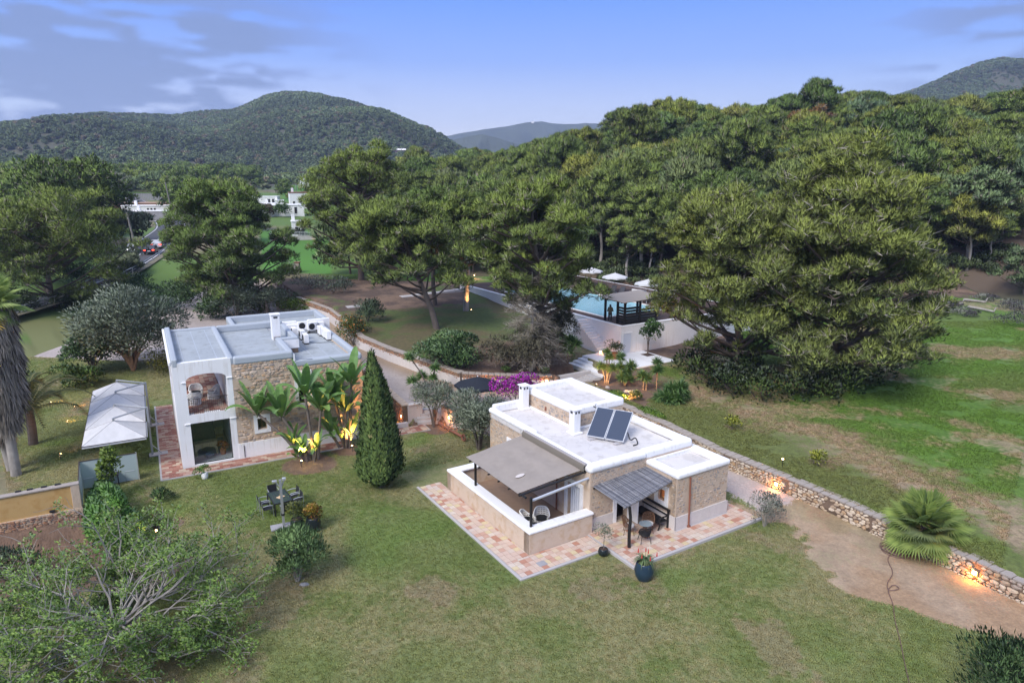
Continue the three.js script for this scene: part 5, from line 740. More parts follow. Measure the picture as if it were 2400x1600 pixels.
{
  const t = thing('person', 'person in olive jacket and black trousers, hands at face, standing under the pool shelter', 'person', pw(0.85, DY + 0.005, -2.75), poolTurn + 2.2);
  const legs = [[[-0.1, 0.92, 0], [-0.11, 0.5, 0.02], 0.085, 0.058], [[-0.11, 0.5, 0.02], [-0.11, 0.09, -0.02], 0.055, 0.038], [[0.1, 0.92, 0], [0.12, 0.5, 0.04], 0.085, 0.058], [[0.12, 0.5, 0.04], [0.13, 0.09, 0.02], 0.055, 0.038], [[-0.11, 0.045, -0.03], [-0.12, 0.03, 0.12], 0.045, 0.03], [[0.13, 0.045, 0], [0.15, 0.03, 0.15], 0.045, 0.03]];
  const torso = [[[0, 0.95, 0], [0, 1.15, 0], 0.13, 0.125], [[0, 1.15, 0], [0, 1.38, -0.01], 0.13, 0.12], [[-0.14, 1.39, -0.01], [0.14, 1.39, -0.01], 0.065, 0.065]];
  const armL = [[[-0.18, 1.38, 0], [-0.25, 1.12, 0.06], 0.05, 0.042], [[-0.25, 1.12, 0.06], [-0.1, 1.36, 0.2], 0.04, 0.03]], armR = [[[0.18, 1.38, 0], [0.25, 1.1, 0.0], 0.05, 0.042], [[0.25, 1.1, 0.0], [0.12, 1.34, 0.2], 0.04, 0.03]];
  const head = [[[0, 1.42, 0], [0, 1.5, 0.01], 0.05, 0.05], [[0, 1.6, 0.01], [0, 1.64, 0], 0.085, 0.09], [[0, 1.56, 0.05], [0, 1.55, 0.06], 0.055, 0.04]], hand = (x) => [[[x, 1.38, 0.2], [x * 0.7, 1.47, 0.17], 0.034, 0.026], [[x * 0.7, 1.47, 0.17], [x * 0.55, 1.53, 0.13], 0.012, 0.009], [[x * 0.85, 1.46, 0.18], [x * 0.75, 1.53, 0.15], 0.012, 0.009]];
  part('body', field([...legs, ...torso, ...armL, ...armR, ...head, ...hand(-0.1), ...hand(0.12)], 0.022), mat(0.42, 0.26, 0.18), t);
  const fat = (b, d) => b.map(([a, c, r0, r1]) => [a, c, r0 + d, r1 + d]); part('trousers', field(fat(legs.slice(0, 4), 0.018), 0.02), mat(0.015, 0.015, 0.02), t); part('jacket', field(fat([...torso, ...armL, ...armR], 0.028), 0.02), mat(0.085, 0.085, 0.06), t); part('hair', field([[[0, 1.64, -0.01], [0, 1.66, -0.02], 0.1, 0.1], [[0, 1.56, -0.06], [0, 1.6, -0.05], 0.06, 0.07]], 0.02), mat(0.02, 0.016, 0.014), t); part('shoes', field(fat(legs.slice(4), 0.012), 0.014), mat(0.25, 0.24, 0.23), t);
}

// ---------------------------------------------------------------- lamps
const lampGlow = glowWarm(8);
// recessed square wall light facing along its own +z
function wallLamp(label, pos, turn, cd = 4) { const t = thing('wall_lamp', label, 'lamp', pos, turn, 'glowing recessed wall lights'); part('housing', ring(-0.13, 0.13, -0.13, 0.13, 0.025, 0.05, 0), M.copper, t); part('lamp_glass', rspan(-0.1, 0.1, -0.1, 0.1, 0.0, 0.035, 0.02, 2), lampGlow, t); const L = new THREE.PointLight(0xff9a48, cd); L.position.set(0, -0.05, 0.16); L.castShadow = true; t.add(L); return t; }
// spotlight on a spike, aimed at a point
function spike(label, pos, aim, cd = 14, angle = 0.7, h = 0.28, group = 'small garden spotlights on spikes') {
  const t = thing('garden_spotlight', label, 'lamp', pos, 0, group); part('spike', bar([0, -0.1, 0], [0, h, 0], 0.015), M.black, t); const d = V(aim[0] - pos[0], aim[1] - pos[1] - h, aim[2] - pos[2]).normalize(), q = new THREE.Quaternion().setFromUnitVectors(V(0, 1, 0), d);
  const hd = part('lamp_head', new THREE.CylinderGeometry(0.065, 0.045, 0.14, 12, 1, true), Object.assign(M.iron, { side: THREE.DoubleSide }), t, [0, h + 0.05, 0]); hd.quaternion.copy(q); const ln = part('lamp_lens', new THREE.SphereGeometry(0.06, 10, 8), lampGlow, t, [d.x * 0.07, h + 0.05 + d.y * 0.07, d.z * 0.07]);
  const L = new THREE.SpotLight(0xffb868, cd, 0, angle, 0.6); L.position.set(d.x * 0.15, h + 0.05 + d.y * 0.15, d.z * 0.15); L.target.position.set(aim[0] - pos[0], aim[1] - pos[1], aim[2] - pos[2]); L.castShadow = true; t.add(L, L.target); return t;
}
const at = (p, dy = 0) => [p[0], land(p[0], p[1]) + dy, p[1]];
wallLamp('square glowing wall light nearest the orange climbing plant', [-14.15, 1.62, -65.1], R(-52), 1.16); wallLamp('square glowing wall light midway along the plaster garden wall', [-11.15, 1.6, -61.75], R(-45), 1.16); wallLamp('square glowing wall light beside the dark carob shrub', [-6.95, 1.38, -57.35], R(-40), 1.39); wallLamp('square glowing wall light just above the navy parasol', [-2.0, 1.1, -54.95], 0, 1.39); wallLamp('small glowing wall light behind the bougainvillea and chimney', [2.95, 0.9, -55.72], 0, 0.92); wallLamp('round glowing light on the beige wall between two olive trees', [-4.55, 0.72, -47.0], R(-42), 1.16); wallLamp('dim glowing light low in the reddish drive wall', [-8.15, 0.55, -47.75], R(-62), 0.58);
wallLamp('glowing light in the dry stone wall behind the grey bush', [15.2, 0.48, -36.3], R(-52), 1.62); wallLamp('glowing light at the wall foot beside the fan palm', [20.55, 0.5, -27.15], R(-60), 1.85); wallLamp('glowing light at the foot of the white pool stairs', pw(-1.45, 1.35, -1.3), poolTurn, 0.92);
spike('spotlight at the foot of the large banana palm clump', at([-13.2, -39.82]), [-12.7, 2.4, -40.8], 55, 0.85); spike('spotlight hidden behind the cypress under the second banana clump', at([-10.56, -42.32]), [-11.2, 2.4, -43.3], 38, 0.8); spike('spotlight shining up the pine trunk on the garden lawn', at([-4.66, -77.11], 0), [-5.3, 5.5, -78.5], 32, 0.5);
spike('spotlight in the planting bed among pale rocks', at([6.81, -53.2]), [8.0, 2.2, -54.6], 22, 0.9); spike('spotlight glowing beside the yellow shrub at the roof corner', at([8.69, -49.79]), [9.8, 1.8, -52.9], 60, 0.9);
for (const [p, aim, l] of [[[-36.58, -51.46], [-36.8, 1.2, -54.5], 'bright spotlight below the rock face in the left garden'], [[-34.17, -50.73], [-35, 1, -53.5], 'spotlight on the left lawn nearest the white parasols'], [[-32.54, -47.26], [-33.5, 1, -50], 'spotlight standing alone in the middle of the left lawn'], [[-28.96, -40.9], [-29.5, 1.4, -43], 'spotlight behind the ochre wall near its pillar'], [[-31.89, -40.22], [-31.6, 3, -40], 'spotlight at the foot of the shaggy palms'], [[-35.68, -45.78], [-33.6, 2, -46], 'spotlight half hidden behind the shaggy palm trunks'], [[-18.24, -31.87], [-18.3, 1.2, -31.2], 'spotlight near the stump beside the hedge']]) spike(l, at(p), aim, 14, 0.9);
spike('faint spotlight among the pines beyond the pool', at([-5.66, -102.3]), [-6.4, 5, -94], 20, 0.8);
spike('small post lamp above the dry stone wall on the meadow', [15.9, 1.1, -37.4], [15.5, 3, -36.8], 0.5, 0.5, 0.35);

// ---------------------------------------------------------------- outdoor dining set on the lawn
const dt = [-12.65, -34.21];
{
  const turn = R(33), ux = Math.cos(turn), uz = -Math.sin(turn), q = (x, z) => [dt[0] + x * Math.cos(turn) + z * Math.sin(turn), 0, dt[1] - x * Math.sin(turn) + z * Math.cos(turn)];
  const t = thing('garden_table', 'black framed glass dining table on the lawn', 'table', q(0, 0), turn); part('glass_top', span(-0.46, 0.46, 0.715, 0.73, -0.78, 0.78), new THREE.MeshPhysicalMaterial({ color: new THREE.Color(0.08, 0.11, 0.11), roughness: 0.06, transmission: 0.4, thickness: 0 }), t); part('frame', merge([span(-0.5, -0.45, 0.69, 0.735, -0.82, 0.82), span(0.45, 0.5, 0.69, 0.735, -0.82, 0.82), span(-0.45, 0.45, 0.69, 0.735, -0.82, -0.77), span(-0.45, 0.45, 0.69, 0.735, 0.77, 0.82), span(-0.45, 0.45, 0.69, 0.712, -0.02, 0.02)]), M.black, t); for (const [x, z] of [[-0.46, -0.78], [0.46, -0.78], [-0.46, 0.78], [0.46, 0.78]]) part('leg', span(x - 0.03, x + 0.03, 0, 0.69, z - 0.03, z + 0.03), M.black, t);
  const mkc = (l, x, z, a) => { const c = thing('garden_chair', l, 'chair', q(x, z), turn + a, 'chairs round the garden table'); part('seat', rspan(-0.24, 0.24, 0.42, 0.45, -0.22, 0.22, 0.012, 1), M.black, c); const b = rspan(-0.24, 0.24, 0, 0.42, -0.012, 0.012, 0.01, 1); b.applyMatrix4(T(0, 0.47, -0.23, -0.16, 0, 0)); part('backrest', b, M.black, c); for (const s of [-1, 1]) { part('armrest', limb([[s * 0.26, 0.66, -0.26], [s * 0.27, 0.68, 0.0], [s * 0.27, 0.64, 0.24]], 0.018, 0.018, 6), M.alu, c); part('leg', bar([s * 0.26, 0, 0.25], [s * 0.26, 0.65, 0.23], 0.013), M.steel, c); part('leg', bar([s * 0.26, 0, -0.3], [s * 0.25, 0.9, -0.3], 0.013), M.steel, c); } };
  mkc('black mesh garden chair on the left side, nearer the hedge end', -0.78, 0.42, Math.PI / 2); mkc('black mesh garden chair on the left side, farther from the hedge', -0.78, -0.3, Math.PI / 2); mkc('black mesh garden chair at the villa end of the table', -0.05, -1.15, 0); mkc('black mesh garden chair on the right side, farther one', 0.82, -0.42, -Math.PI / 2); mkc('black mesh garden chair on the right side, nearer the flower pots', 0.82, 0.3, -Math.PI / 2); mkc('black mesh garden chair at the near end behind the parasol pole', 0.05, 1.12, Math.PI);
  const c = thing('cutting_board', 'pale wooden tray lying on the glass garden table', 'tray', q(0.03, 0.1).map((v, k) => (k === 1 ? 0.735 : v)), turn + 0.5); part('board', rspan(-0.2, 0.2, 0, 0.02, -0.14, 0.14, 0.008, 1), mat(0.62, 0.45, 0.27), c); part('bottle', merge([cyl(0.03, 0.03, 0.16, 0, 0.1, 0, 10), cyl(0.03, 0.012, 0.06, 0, 0.21, 0, 10)]), mat(0.6, 0.42, 0.08), c);
  const p0 = [-11.82, -32.23], ps = thing('parasol_stand', 'folded grey cantilever parasol mast on a slab base beside the table', 'parasol', [p0[0], 0, p0[1]], R(25)); part('base_slab', merge([rspan(-0.65, -0.02, 0, 0.07, -0.3, 0.3, 0.01, 1), rspan(0.02, 0.45, 0, 0.07, -0.28, 0.28, 0.01, 1)]), M.grey, ps); part('mast', span(-0.06, 0.06, 0.07, 2.62, -0.06, 0.06), M.steel, ps); part('arm', bar([0, 2.15, 0], [-0.26, 2.58, 0.0], 0.035), M.steel, ps); part('arm', bar([0, 2.15, 0], [0.2, 2.6, 0.0], 0.035), M.steel, ps); part('joint_cap', merge([rspan(-0.4, -0.16, 2.52, 2.64, -0.07, 0.07, 0.03, 2), rspan(0.1, 0.28, 2.55, 2.7, -0.07, 0.07, 0.03, 2)]), M.alu, ps); part('collar', cyl(0.09, 0.09, 0.1, 0, 0.7, 0, 8), M.black, ps); part('guy_wire', limb([[0, 2.62, 0], [-0.7, 2.7, 0.1], [-1.3, 2.5, 0.2]], 0.008, 0.006, 4), M.greyWood, ps); part('guy_wire', limb([[0, 2.62, 0], [0.3, 2.85, -0.2], [0.7, 3.0, -0.5]], 0.008, 0.006, 4), M.greyWood, ps);
}
const potShape = (r, h) => new THREE.LatheGeometry([[r * 0.62, 0], [r * 0.9, h * 0.25], [r, h * 0.55], [r * 0.86, h * 0.9], [r * 0.8, h], [r * 0.72, h], [r * 0.76, h * 0.86], [0, h * 0.84]].map((p) => new THREE.Vector2(...p)), 28);
{
  const potted = (name, label, pos, r, h, m, o) => { const t = shrub(name, label, 'potted plant', pos, { y0: h * 0.8, ...o }); part('pot', potShape(r, h), m, t); part('soil', cyl(r * 0.74, r * 0.74, 0.02, 0, h * 0.88, 0, 18), M.soil, t); return t; };
  potted('potted_shrub', 'leafy shrub in squat black glazed pot beside the parasol mast', at([-11.03, -31.96]), 0.36, 0.62, M.potDark, { rx: 0.62, ry: 0.5, rz: 0.6, n: 900, c: [[0.05, 0.08, 0.02], [0.20, 0.22, 0.04]], lobes: 10, len: 0.12, wid: 0.03, stems: 0.012, seed: 5 });
  potted('potted_shrub', 'shrub with red and yellow leaves in rounded black pot', at([-10.16, -31.83]), 0.38, 0.78, M.potDark, { rx: 0.42, ry: 0.36, rz: 0.42, n: 700, c: [[0.12, 0.13, 0.02], [0.34, 0.24, 0.03]], lobes: 9, len: 0.11, wid: 0.035, seed: 6, flowers: [120, [0.4, 0.10, 0.03], [0.5, 0.22, 0.08]] });
  potted('small_tree_pot', 'little round-headed olive tree in small black pot by the patio kerb', at([4.37, -29.49]), 0.26, 0.36, M.potDark, { rx: 0.42, ry: 0.36, rz: 0.4, y0: 0.95, n: 700, c: G_.olive, lobes: 9, len: 0.09, wid: 0.014, trunk: [0.025, 0.03], seed: 7 });
  // aloe in the big blue jar
  const p = at([5.93, -27.47]), t = thing('aloe_pot', 'large blue glazed jar holding an aloe with red flower spikes', 'potted plant', p), r = rng(9); part('pot', potShape(0.44, 0.86), M.potBlue, t); part('soil', cyl(0.32, 0.32, 0.02, 0, 0.76, 0, 18), M.soil, t);
  const lf = aloeLeaf(); for (let i = 0; i < 70; i++) { const a = i * 2.4, m = part(numberedPart('leaf', i), lf[i % 3], M.leaf, t, [Math.cos(a) * 0.12 * r(), 0.78 + 0.25 * r(), Math.sin(a) * 0.12 * r()], [0, 0, 0]); m.rotation.set(0, a, -(-0.5 + 1.2 * r()), 'YXZ'); m.scale.setScalar(0.75 + 0.5 * r()); }
  for (const [a, d, h] of [[0.3, 0.15, 0.42], [2.2, 0.3, 0.3], [3.6, 0.3, 0.36], [5.0, 0.5, 0.2], [5.8, 0.7, 0.05], [1.2, 0.45, 0.28]]) { const x = Math.cos(a) * d, z = Math.sin(a) * d; part('flower_stalk', bar([x * 0.3, 0.85, z * 0.3], [x, 0.9 + h, z], 0.01), M.bark, t); part('red_flower_spike', cyl(0.035, 0.012, 0.2, x, 1.0 + h, z, 7), mat(0.55, 0.04, 0.03), t); }
  const wp = at([-18.46, -38.06]), w = thing('white_planter', 'small white planter with bright green plant on the lawn', 'potted plant', wp); part('pot', potShape(0.2, 0.42), M.whiteTrim, w); part('leaves', clumps([[0, 0.62, 0, 0.3, 0.26, 0.3, 0.6], [-0.35, 0.4, 0, 0.28, 0.3, 0.28, 0.2]], { n: 420, c0: [0.05, 0.11, 0.02], c1: [0.16, 0.3, 0.05], len: 0.12, wid: 0.025, kind: 'leaf' }, rng(3)), M.leaf, w);
  const tp = shrub('terracotta_pot_shrub', 'round green shrub in terracotta pot on the white patio', 'potted plant', pw(-1.6, 1.21, 1.0), { rx: 0.75, ry: 0.65, rz: 0.75, y0: 0.6, n: 900, c: [[0.05, 0.08, 0.03], [0.2, 0.24, 0.08]], lobes: 12, len: 0.16, wid: 0.03, seed: 12 }); part('pot', potShape(0.36, 0.62), M.terracotta, tp);
  const pt = shrub('patio_tree', 'small crooked tree growing through a hole in the white patio', 'tree', pw(2.1, 1.22, 1.5), { rx: 1.15, ry: 0.95, rz: 1.0, y0: 1.6, n: 1500, c: [[0.03, 0.075, 0.02], [0.10, 0.2, 0.05]], lobes: 11, lobe: 0.42, len: 0.2, wid: 0.055, stems: 0.05, stemStep: 3, stemMat: M.bark, seed: 15 });
}
function aloeLeaf() { return [0, 1, 2].map((k) => { const S = new Soup(), n = 6, L = 0.5, pts = []; for (let i = 0; i <= n; i++) { const s = i / n; pts.push([L * s - 0.03 * k * s * s, 0.16 * Math.sin(s * 2.6) - 0.12 * s * s * (1 + k * 0.3), 0.038 * (1 - s) ** 0.7]); } for (let i = 0; i < n; i++) { const a = pts[i], b = pts[i + 1], c = mixc([0.10, 0.17, 0.08], [0.24, 0.3, 0.12], i / n); S.tri([a[0], a[1] + 0.01, a[2]], [b[0], b[1] + 0.01, b[2]], [a[0], a[1], 0], 0, 1, 0.4, c); S.tri([b[0], b[1] + 0.01, b[2]], [b[0], b[1], 0], [a[0], a[1], 0], 0, 1, 0.4, c); S.tri([a[0], a[1] + 0.01, -a[2]], [a[0], a[1], 0], [b[0], b[1] + 0.01, -b[2]], 0, 1, -0.4, c); S.tri([b[0], b[1] + 0.01, -b[2]], [a[0], a[1], 0], [b[0], b[1], 0], 0, 1, -0.4, c); } return S.geo(); }); }
// ---------------------------------------------------------------- furniture at the cottage
{
  const g = 'woven chairs on the walled terrace'; latticeChair('white woven tub chair with dark cushion facing the terrace wall', cotW(1.35, 0.1, -2.25), cotTurn + 0.9, g); latticeChair('white woven tub chair half behind the corner post', cotW(2.1, 0.1, -2.05), cotTurn - 0.6, g); latticeChair('white woven tub chair peeping above the front parapet near the door', cotW(2.7, 0.1, -0.95), cotTurn + 2.6, g);
  const t = thing('low_table', 'square black low table beside the corner post of the terrace', 'table', cotW(1.0, 0.1, -1.05), cotTurn + 0.15); part('tabletop', rspan(-0.36, 0.36, 0.62, 0.66, -0.36, 0.36, 0.01, 1), M.black, t); part('pedestal', span(-0.16, 0.16, 0, 0.62, -0.16, 0.16), M.black, t);
  // bench
  const b = thing('wooden_bench', 'long black wooden bench against the annex wall', 'bench', cotW(7.1, 0.09, 0.62), cotTurn - Math.PI / 2); part('seat', rspan(-1.05, 1.05, 0.42, 0.47, -0.25, 0.3, 0.01, 1), M.black, b); part('top_rail', rspan(-1.12, 1.12, 0.94, 1.05, -0.36, -0.26, 0.03, 2), M.blackWood, b); part('lower_rail', rspan(-1.02, 1.02, 0.66, 0.73, -0.33, -0.28, 0.01, 1), M.blackWood, b); for (const s of [-1, 1]) { part('end_post', span(s * 1.02 - 0.04, s * 1.02 + 0.04, 0, 0.95, -0.35, -0.27), M.blackWood, b); part('leg', limb([[s * 0.98, 0, 0.3], [s * 1.0, 0.25, 0.22], [s * 1.0, 0.45, 0.26], [s * 1.02, 0.68, 0.24]], 0.045, 0.04, 7), M.blackWood, b); part('armrest', rspan(s * 1.02 - 0.05, s * 1.02 + 0.05, 0.66, 0.7, -0.3, 0.3, 0.01, 1), M.blackWood, b); } part('apron', span(-0.95, 0.95, 0.3, 0.42, 0.2, 0.24), M.blackWood, b);
  // rattan chairs and table
  const rc = (l, x, z, a, m, n) => { const c = thing(n, l, 'chair', cotW(x, 0.09, z), cotTurn + a, 'chairs by the cottage door'); const S = []; for (let k = 0; k < 15; k++) { const q = -1.9 + (k / 14) * 3.8, H = 0.5 + 0.38 * sm(-0.3, 0.9, Math.cos(q)), f = 1 + 0.12 * sm(0, 1, Math.cos(q)); S.push(bar([-Math.sin(q) * 0.25, 0.4, -Math.cos(q) * 0.25], [-Math.sin(q) * 0.32 * f, H, -Math.cos(q) * 0.34 * f], 0.012)); } for (let j = 0; j < 7; j++) { const P = []; for (let k = 0; k <= 16; k++) { const q = -1.9 + (k / 16) * 3.8, H = Math.min(0.44 + j * 0.075, 0.5 + 0.38 * sm(-0.3, 0.9, Math.cos(q))), s = 0.26 + (H - 0.4) * 0.18; P.push([-Math.sin(q) * s, H, -Math.cos(q) * s * 1.04]); } S.push(limb(P, 0.02, 0.02, 5, 18)); } part('woven_back', merge(S), m, c); part('seat_cushion', new THREE.CylinderGeometry(0.25, 0.25, 0.08, 16), n === 'rattan_chair' ? M.parasol : M.black, c, [0, 0.43, 0.02]); for (const [x1, z1] of [[-1, -1], [1, -1], [-1, 1], [1, 1]]) part('leg', bar([x1 * 0.26, 0, z1 * 0.26], [x1 * 0.18, 0.42, z1 * 0.18], 0.016), m, c); };
  rc('brown rattan armchair with white cushion on the left of the round table', 5.35, 1.0, 0.9, M.rattan, 'rattan_chair'); rc('brown rattan armchair with white cushion next to the bench', 6.35, 1.35, -0.75, M.rattan, 'rattan_chair'); rc('small black wicker chair nearest the patio post', 5.45, 2.05, 2.7, M.black, 'wicker_chair');
  const rt = thing('round_table', 'small round glass table between the rattan chairs', 'table', cotW(5.85, 0.09, 1.65), cotTurn); part('tabletop', cyl(0.32, 0.32, 0.02, 0, 0.68, 0, 24), new THREE.MeshPhysicalMaterial({ color: new THREE.Color(0.35, 0.42, 0.45), roughness: 0.08, transmission: 0.3, thickness: 0 }), rt); part('pedestal', merge([cyl(0.2, 0.06, 0.68, 0, 0.34, 0, 10)]), M.rattan, rt);
}
// ---------------------------------------------------------------- left garden: four joined cantilever parasols
{
  const base = [-22.19, -38.84], dir = Math.atan2(-(-51.4 + 38.7), -28.7 + 21.95);
  const t0 = R(28.3), Q = (x, y, z) => villaW(x, y, z), grp = 'square white cantilever parasols set edge to edge';
  const W = 3.35, D = 3.3, xR = -1.78; const nm = ['nearest the glass fence', 'second from the glass fence', 'third from the glass fence', 'farthest from the glass fence'];
  for (let i = 0; i < 4; i++) {
    const zc = -1.15 - 1.55 - i * 3.12 + 0.9, t = thing('square_parasol', `square white parasol ${nm[i]} in the row of four`, 'parasol', Q(xR - W / 2, 0, zc), t0, grp), y = 2.35, h = 0.85;
    const C = [[-W / 2, -1.5], [W / 2, -1.5], [W / 2, 1.5], [-W / 2, 1.5]], P = []; for (let k = 0; k < 4; k++) { const a = C[k], b = C[(k + 1) % 4], m = [(a[0] + b[0]) / 2, (a[1] + b[1]) / 2], e = (p, u) => [p[0] * u, y + h * (1 - u) ** 1.0 - (u === 1 ? 0.02 : 0), p[1] * u]; P.push(0, y + h, 0, ...e(m, 1), ...e(a, 1), 0, y + h, 0, ...e(b, 1), ...e(m, 1)); for (const [p, q] of [[a, m], [m, b]]) { const p1 = e(p, 1), q1 = e(q, 1); P.push(...p1, ...q1, p1[0], p1[1] - 0.14, p1[2], ...q1, q1[0], q1[1] - 0.14, q1[2], p1[0], p1[1] - 0.14, p1[2]); } }
    const g = new THREE.BufferGeometry(); g.setAttribute('position', new THREE.Float32BufferAttribute(P, 3)); g.setAttribute('uv', new THREE.Float32BufferAttribute(P.filter((_, k) => k % 3 !== 1), 2)); g.computeVertexNormals(); part('canopy', g, M.parasol, t); part('hem', merge([0, 1, 2, 3].map((k) => bar([C[k][0] * 1.002, y - 0.03, C[k][1] * 1.002], [C[(k + 1) % 4][0] * 1.002, y - 0.03, C[(k + 1) % 4][1] * 1.002], 0.022, 0.022, 4))), M.iron, t); part('ridge_shade_seam', merge(C.map((q) => bar([0, y + h + 0.005, 0], [q[0], y - 0.01, q[1]], 0.011, 0.011, 4))), M.grey, t);  // grey ridge bars added to strengthen the shading between canopy facets
    const pz = i < 2 ? (i ? 1.56 : -1.56) : i === 2 ? -1.56 : 1.56, hub = [0, y + h + 0.14, 0]; part('cantilever_arm', bar(hub, [W / 2 + 0.14, y + h - 0.18 + 0.25, pz], 0.05), M.steel, t); part('hub', cyl(0.07, 0.07, 0.26, 0, y + h + 0.02, 0, 8), M.steel, t);
    if (i === 0 || i === 2) { const s = part('mast', span(W / 2 + 0.1, W / 2 + 0.22, 0, y + h + 0.12, pz - 0.06, pz + 0.06), M.steel, t); part('base_plate', rspan(W / 2 - 0.05, W / 2 + 1.05, 0, 0.08, pz - 0.3, pz + 0.3, 0.02, 1), M.concrete, t); part('brace', bar([W / 2 + 0.16, 0.75, pz], [W / 2 + 0.7, 0.08, pz], 0.025), M.steel, t); part('rail', bar([W / 2 + 0.05, y - 0.02, -1.5], [W / 2 + 0.05, y - 0.02, 1.5], 0.03), M.steel, t); }
  }
  const dn = thing('outdoor_table', 'dark dining table under the nearest square parasol', 'table', Q(-3.9, 0, 0.1), t0); part('tabletop', rspan(-0.5, 0.5, 0.7, 0.75, -0.9, 0.9, 0.01, 1), M.blackWood, dn); for (const [x, z] of [[-1, -1], [1, -1], [-1, 1], [1, 1]]) part('leg', span(x * 0.44 - 0.03, x * 0.44 + 0.03, 0, 0.7, z * 0.82 - 0.03, z * 0.82 + 0.03), M.black, dn);
  for (const [x, z, a, l] of [[-4.95, 0.2, Math.PI / 2, 'dark armchair left of the table under the parasol'], [-2.85, 0.2, -Math.PI / 2, 'dark armchair right of the table under the parasol']]) { const c = thing('outdoor_chair', l, 'chair', Q(x, 0, z), t0 + a, 'chairs under the square parasols'); part('seat', span(-0.25, 0.25, 0.42, 0.46, -0.25, 0.25), M.black, c); part('backrest', span(-0.25, 0.25, 0.46, 0.9, -0.27, -0.24), M.black, c); for (const s of [-1, 1]) { part('armrest', bar([s * 0.27, 0.65, -0.25], [s * 0.27, 0.65, 0.25], 0.018), M.alu, c); part('leg', bar([s * 0.26, 0, 0.24], [s * 0.26, 0.64, 0.24], 0.014), M.steel, c); part('leg', bar([s * 0.26, 0, -0.25], [s * 0.26, 0.64, -0.25], 0.014), M.steel, c); } }
  // ochre wall with stone foot
  const a = V(...[-26.6, 0, -31.2]), b = V(...[-22.9, 0, -33.3]), len = a.distanceTo(b) + 6, ang = Math.atan2(-(b.z - a.z), b.x - a.x), ow = thing('ochre_wall', 'ochre rendered garden wall on a rubble stone foot', 'wall', b.toArray(), ang); part('rendered_wall', span(-len, -0.35, 0.55, 1.85, -0.3, 0), M.ochre, ow); part('wall_cap', rspan(-len, 0.05, 1.85, 1.93, -0.36, 0.06, 0.02, 1), M.cap, ow); const ft = part('stone_foot', span(-len, 0.06, -1.6, 0.56, -0.4, 0.1), M.mortar, ow); const fs = part('stone_face', plate(5.6, 0.1, [], 0.02), M.mortar, ft, [-5.55, -1.2, 0.11]); rubble(fs, 5.6, 1.75, () => true, { set: 'red', seed: 91, h: [0.06, 0.13], asp: [1.5, 3.2], d: [0.02, 0.06], max: 200, gap: 0.01 }); part('stone_pillar', rspan(-0.35, 0.05, 0.55, 1.9, -0.32, 0.05, 0.03), M.mortar, ow);
  part('floor_light', rspan(-1.4, -1.15, 0.62, 0.74, 0.02, 0.16, 0.03), M.black, ow); for (const x of [-0.9, -1.5, -2.1, -2.6]) part('top_light', rspan(x - 0.13, x + 0.13, 1.93, 2.0, -0.34, -0.22, 0.02), M.black, ow);
  // frosted glass fence
  const f0 = V(-24.9, 0, -36.6), f1 = V(-22.35, 0, -37.95), fl = f0.distanceTo(f1), fa = Math.atan2(-(f1.z - f0.z), f1.x - f0.x), gf = thing('glass_fence', 'frosted glass fence panels with dark top rail near the parasols', 'fence', f0.toArray(), fa); for (let k = 0; k < 2; k++) { part('glass_panel', span(k * fl / 2 + 0.03, (k + 1) * fl / 2 - 0.03, 0.05, 1.7, -0.01, 0.01), M.frost, gf); part('post', span(k * fl / 2 - 0.025, k * fl / 2 + 0.025, 0, 1.72, -0.025, 0.025), M.steel, gf); } part('post', span(fl - 0.03, fl + 0.03, 0, 1.75, -0.03, 0.03), M.alu, gf); part('top_rail', span(0, fl, 1.7, 1.745, -0.03, 0.03), M.iron, gf);
  const gf2 = thing('glass_fence', 'frosted glass panel between the ochre wall pillar and the hedge', 'fence', b.toArray(), Math.atan2(-(f0.z - b.z), f0.x - b.x)); const l2 = f0.distanceTo(b); part('glass_panel', span(0.05, l2 - 0.03, 0.05, 1.7, -0.01, 0.01), M.frost, gf2); part('top_rail', span(0, l2, 1.7, 1.745, -0.03, 0.03), M.iron, gf2);
}
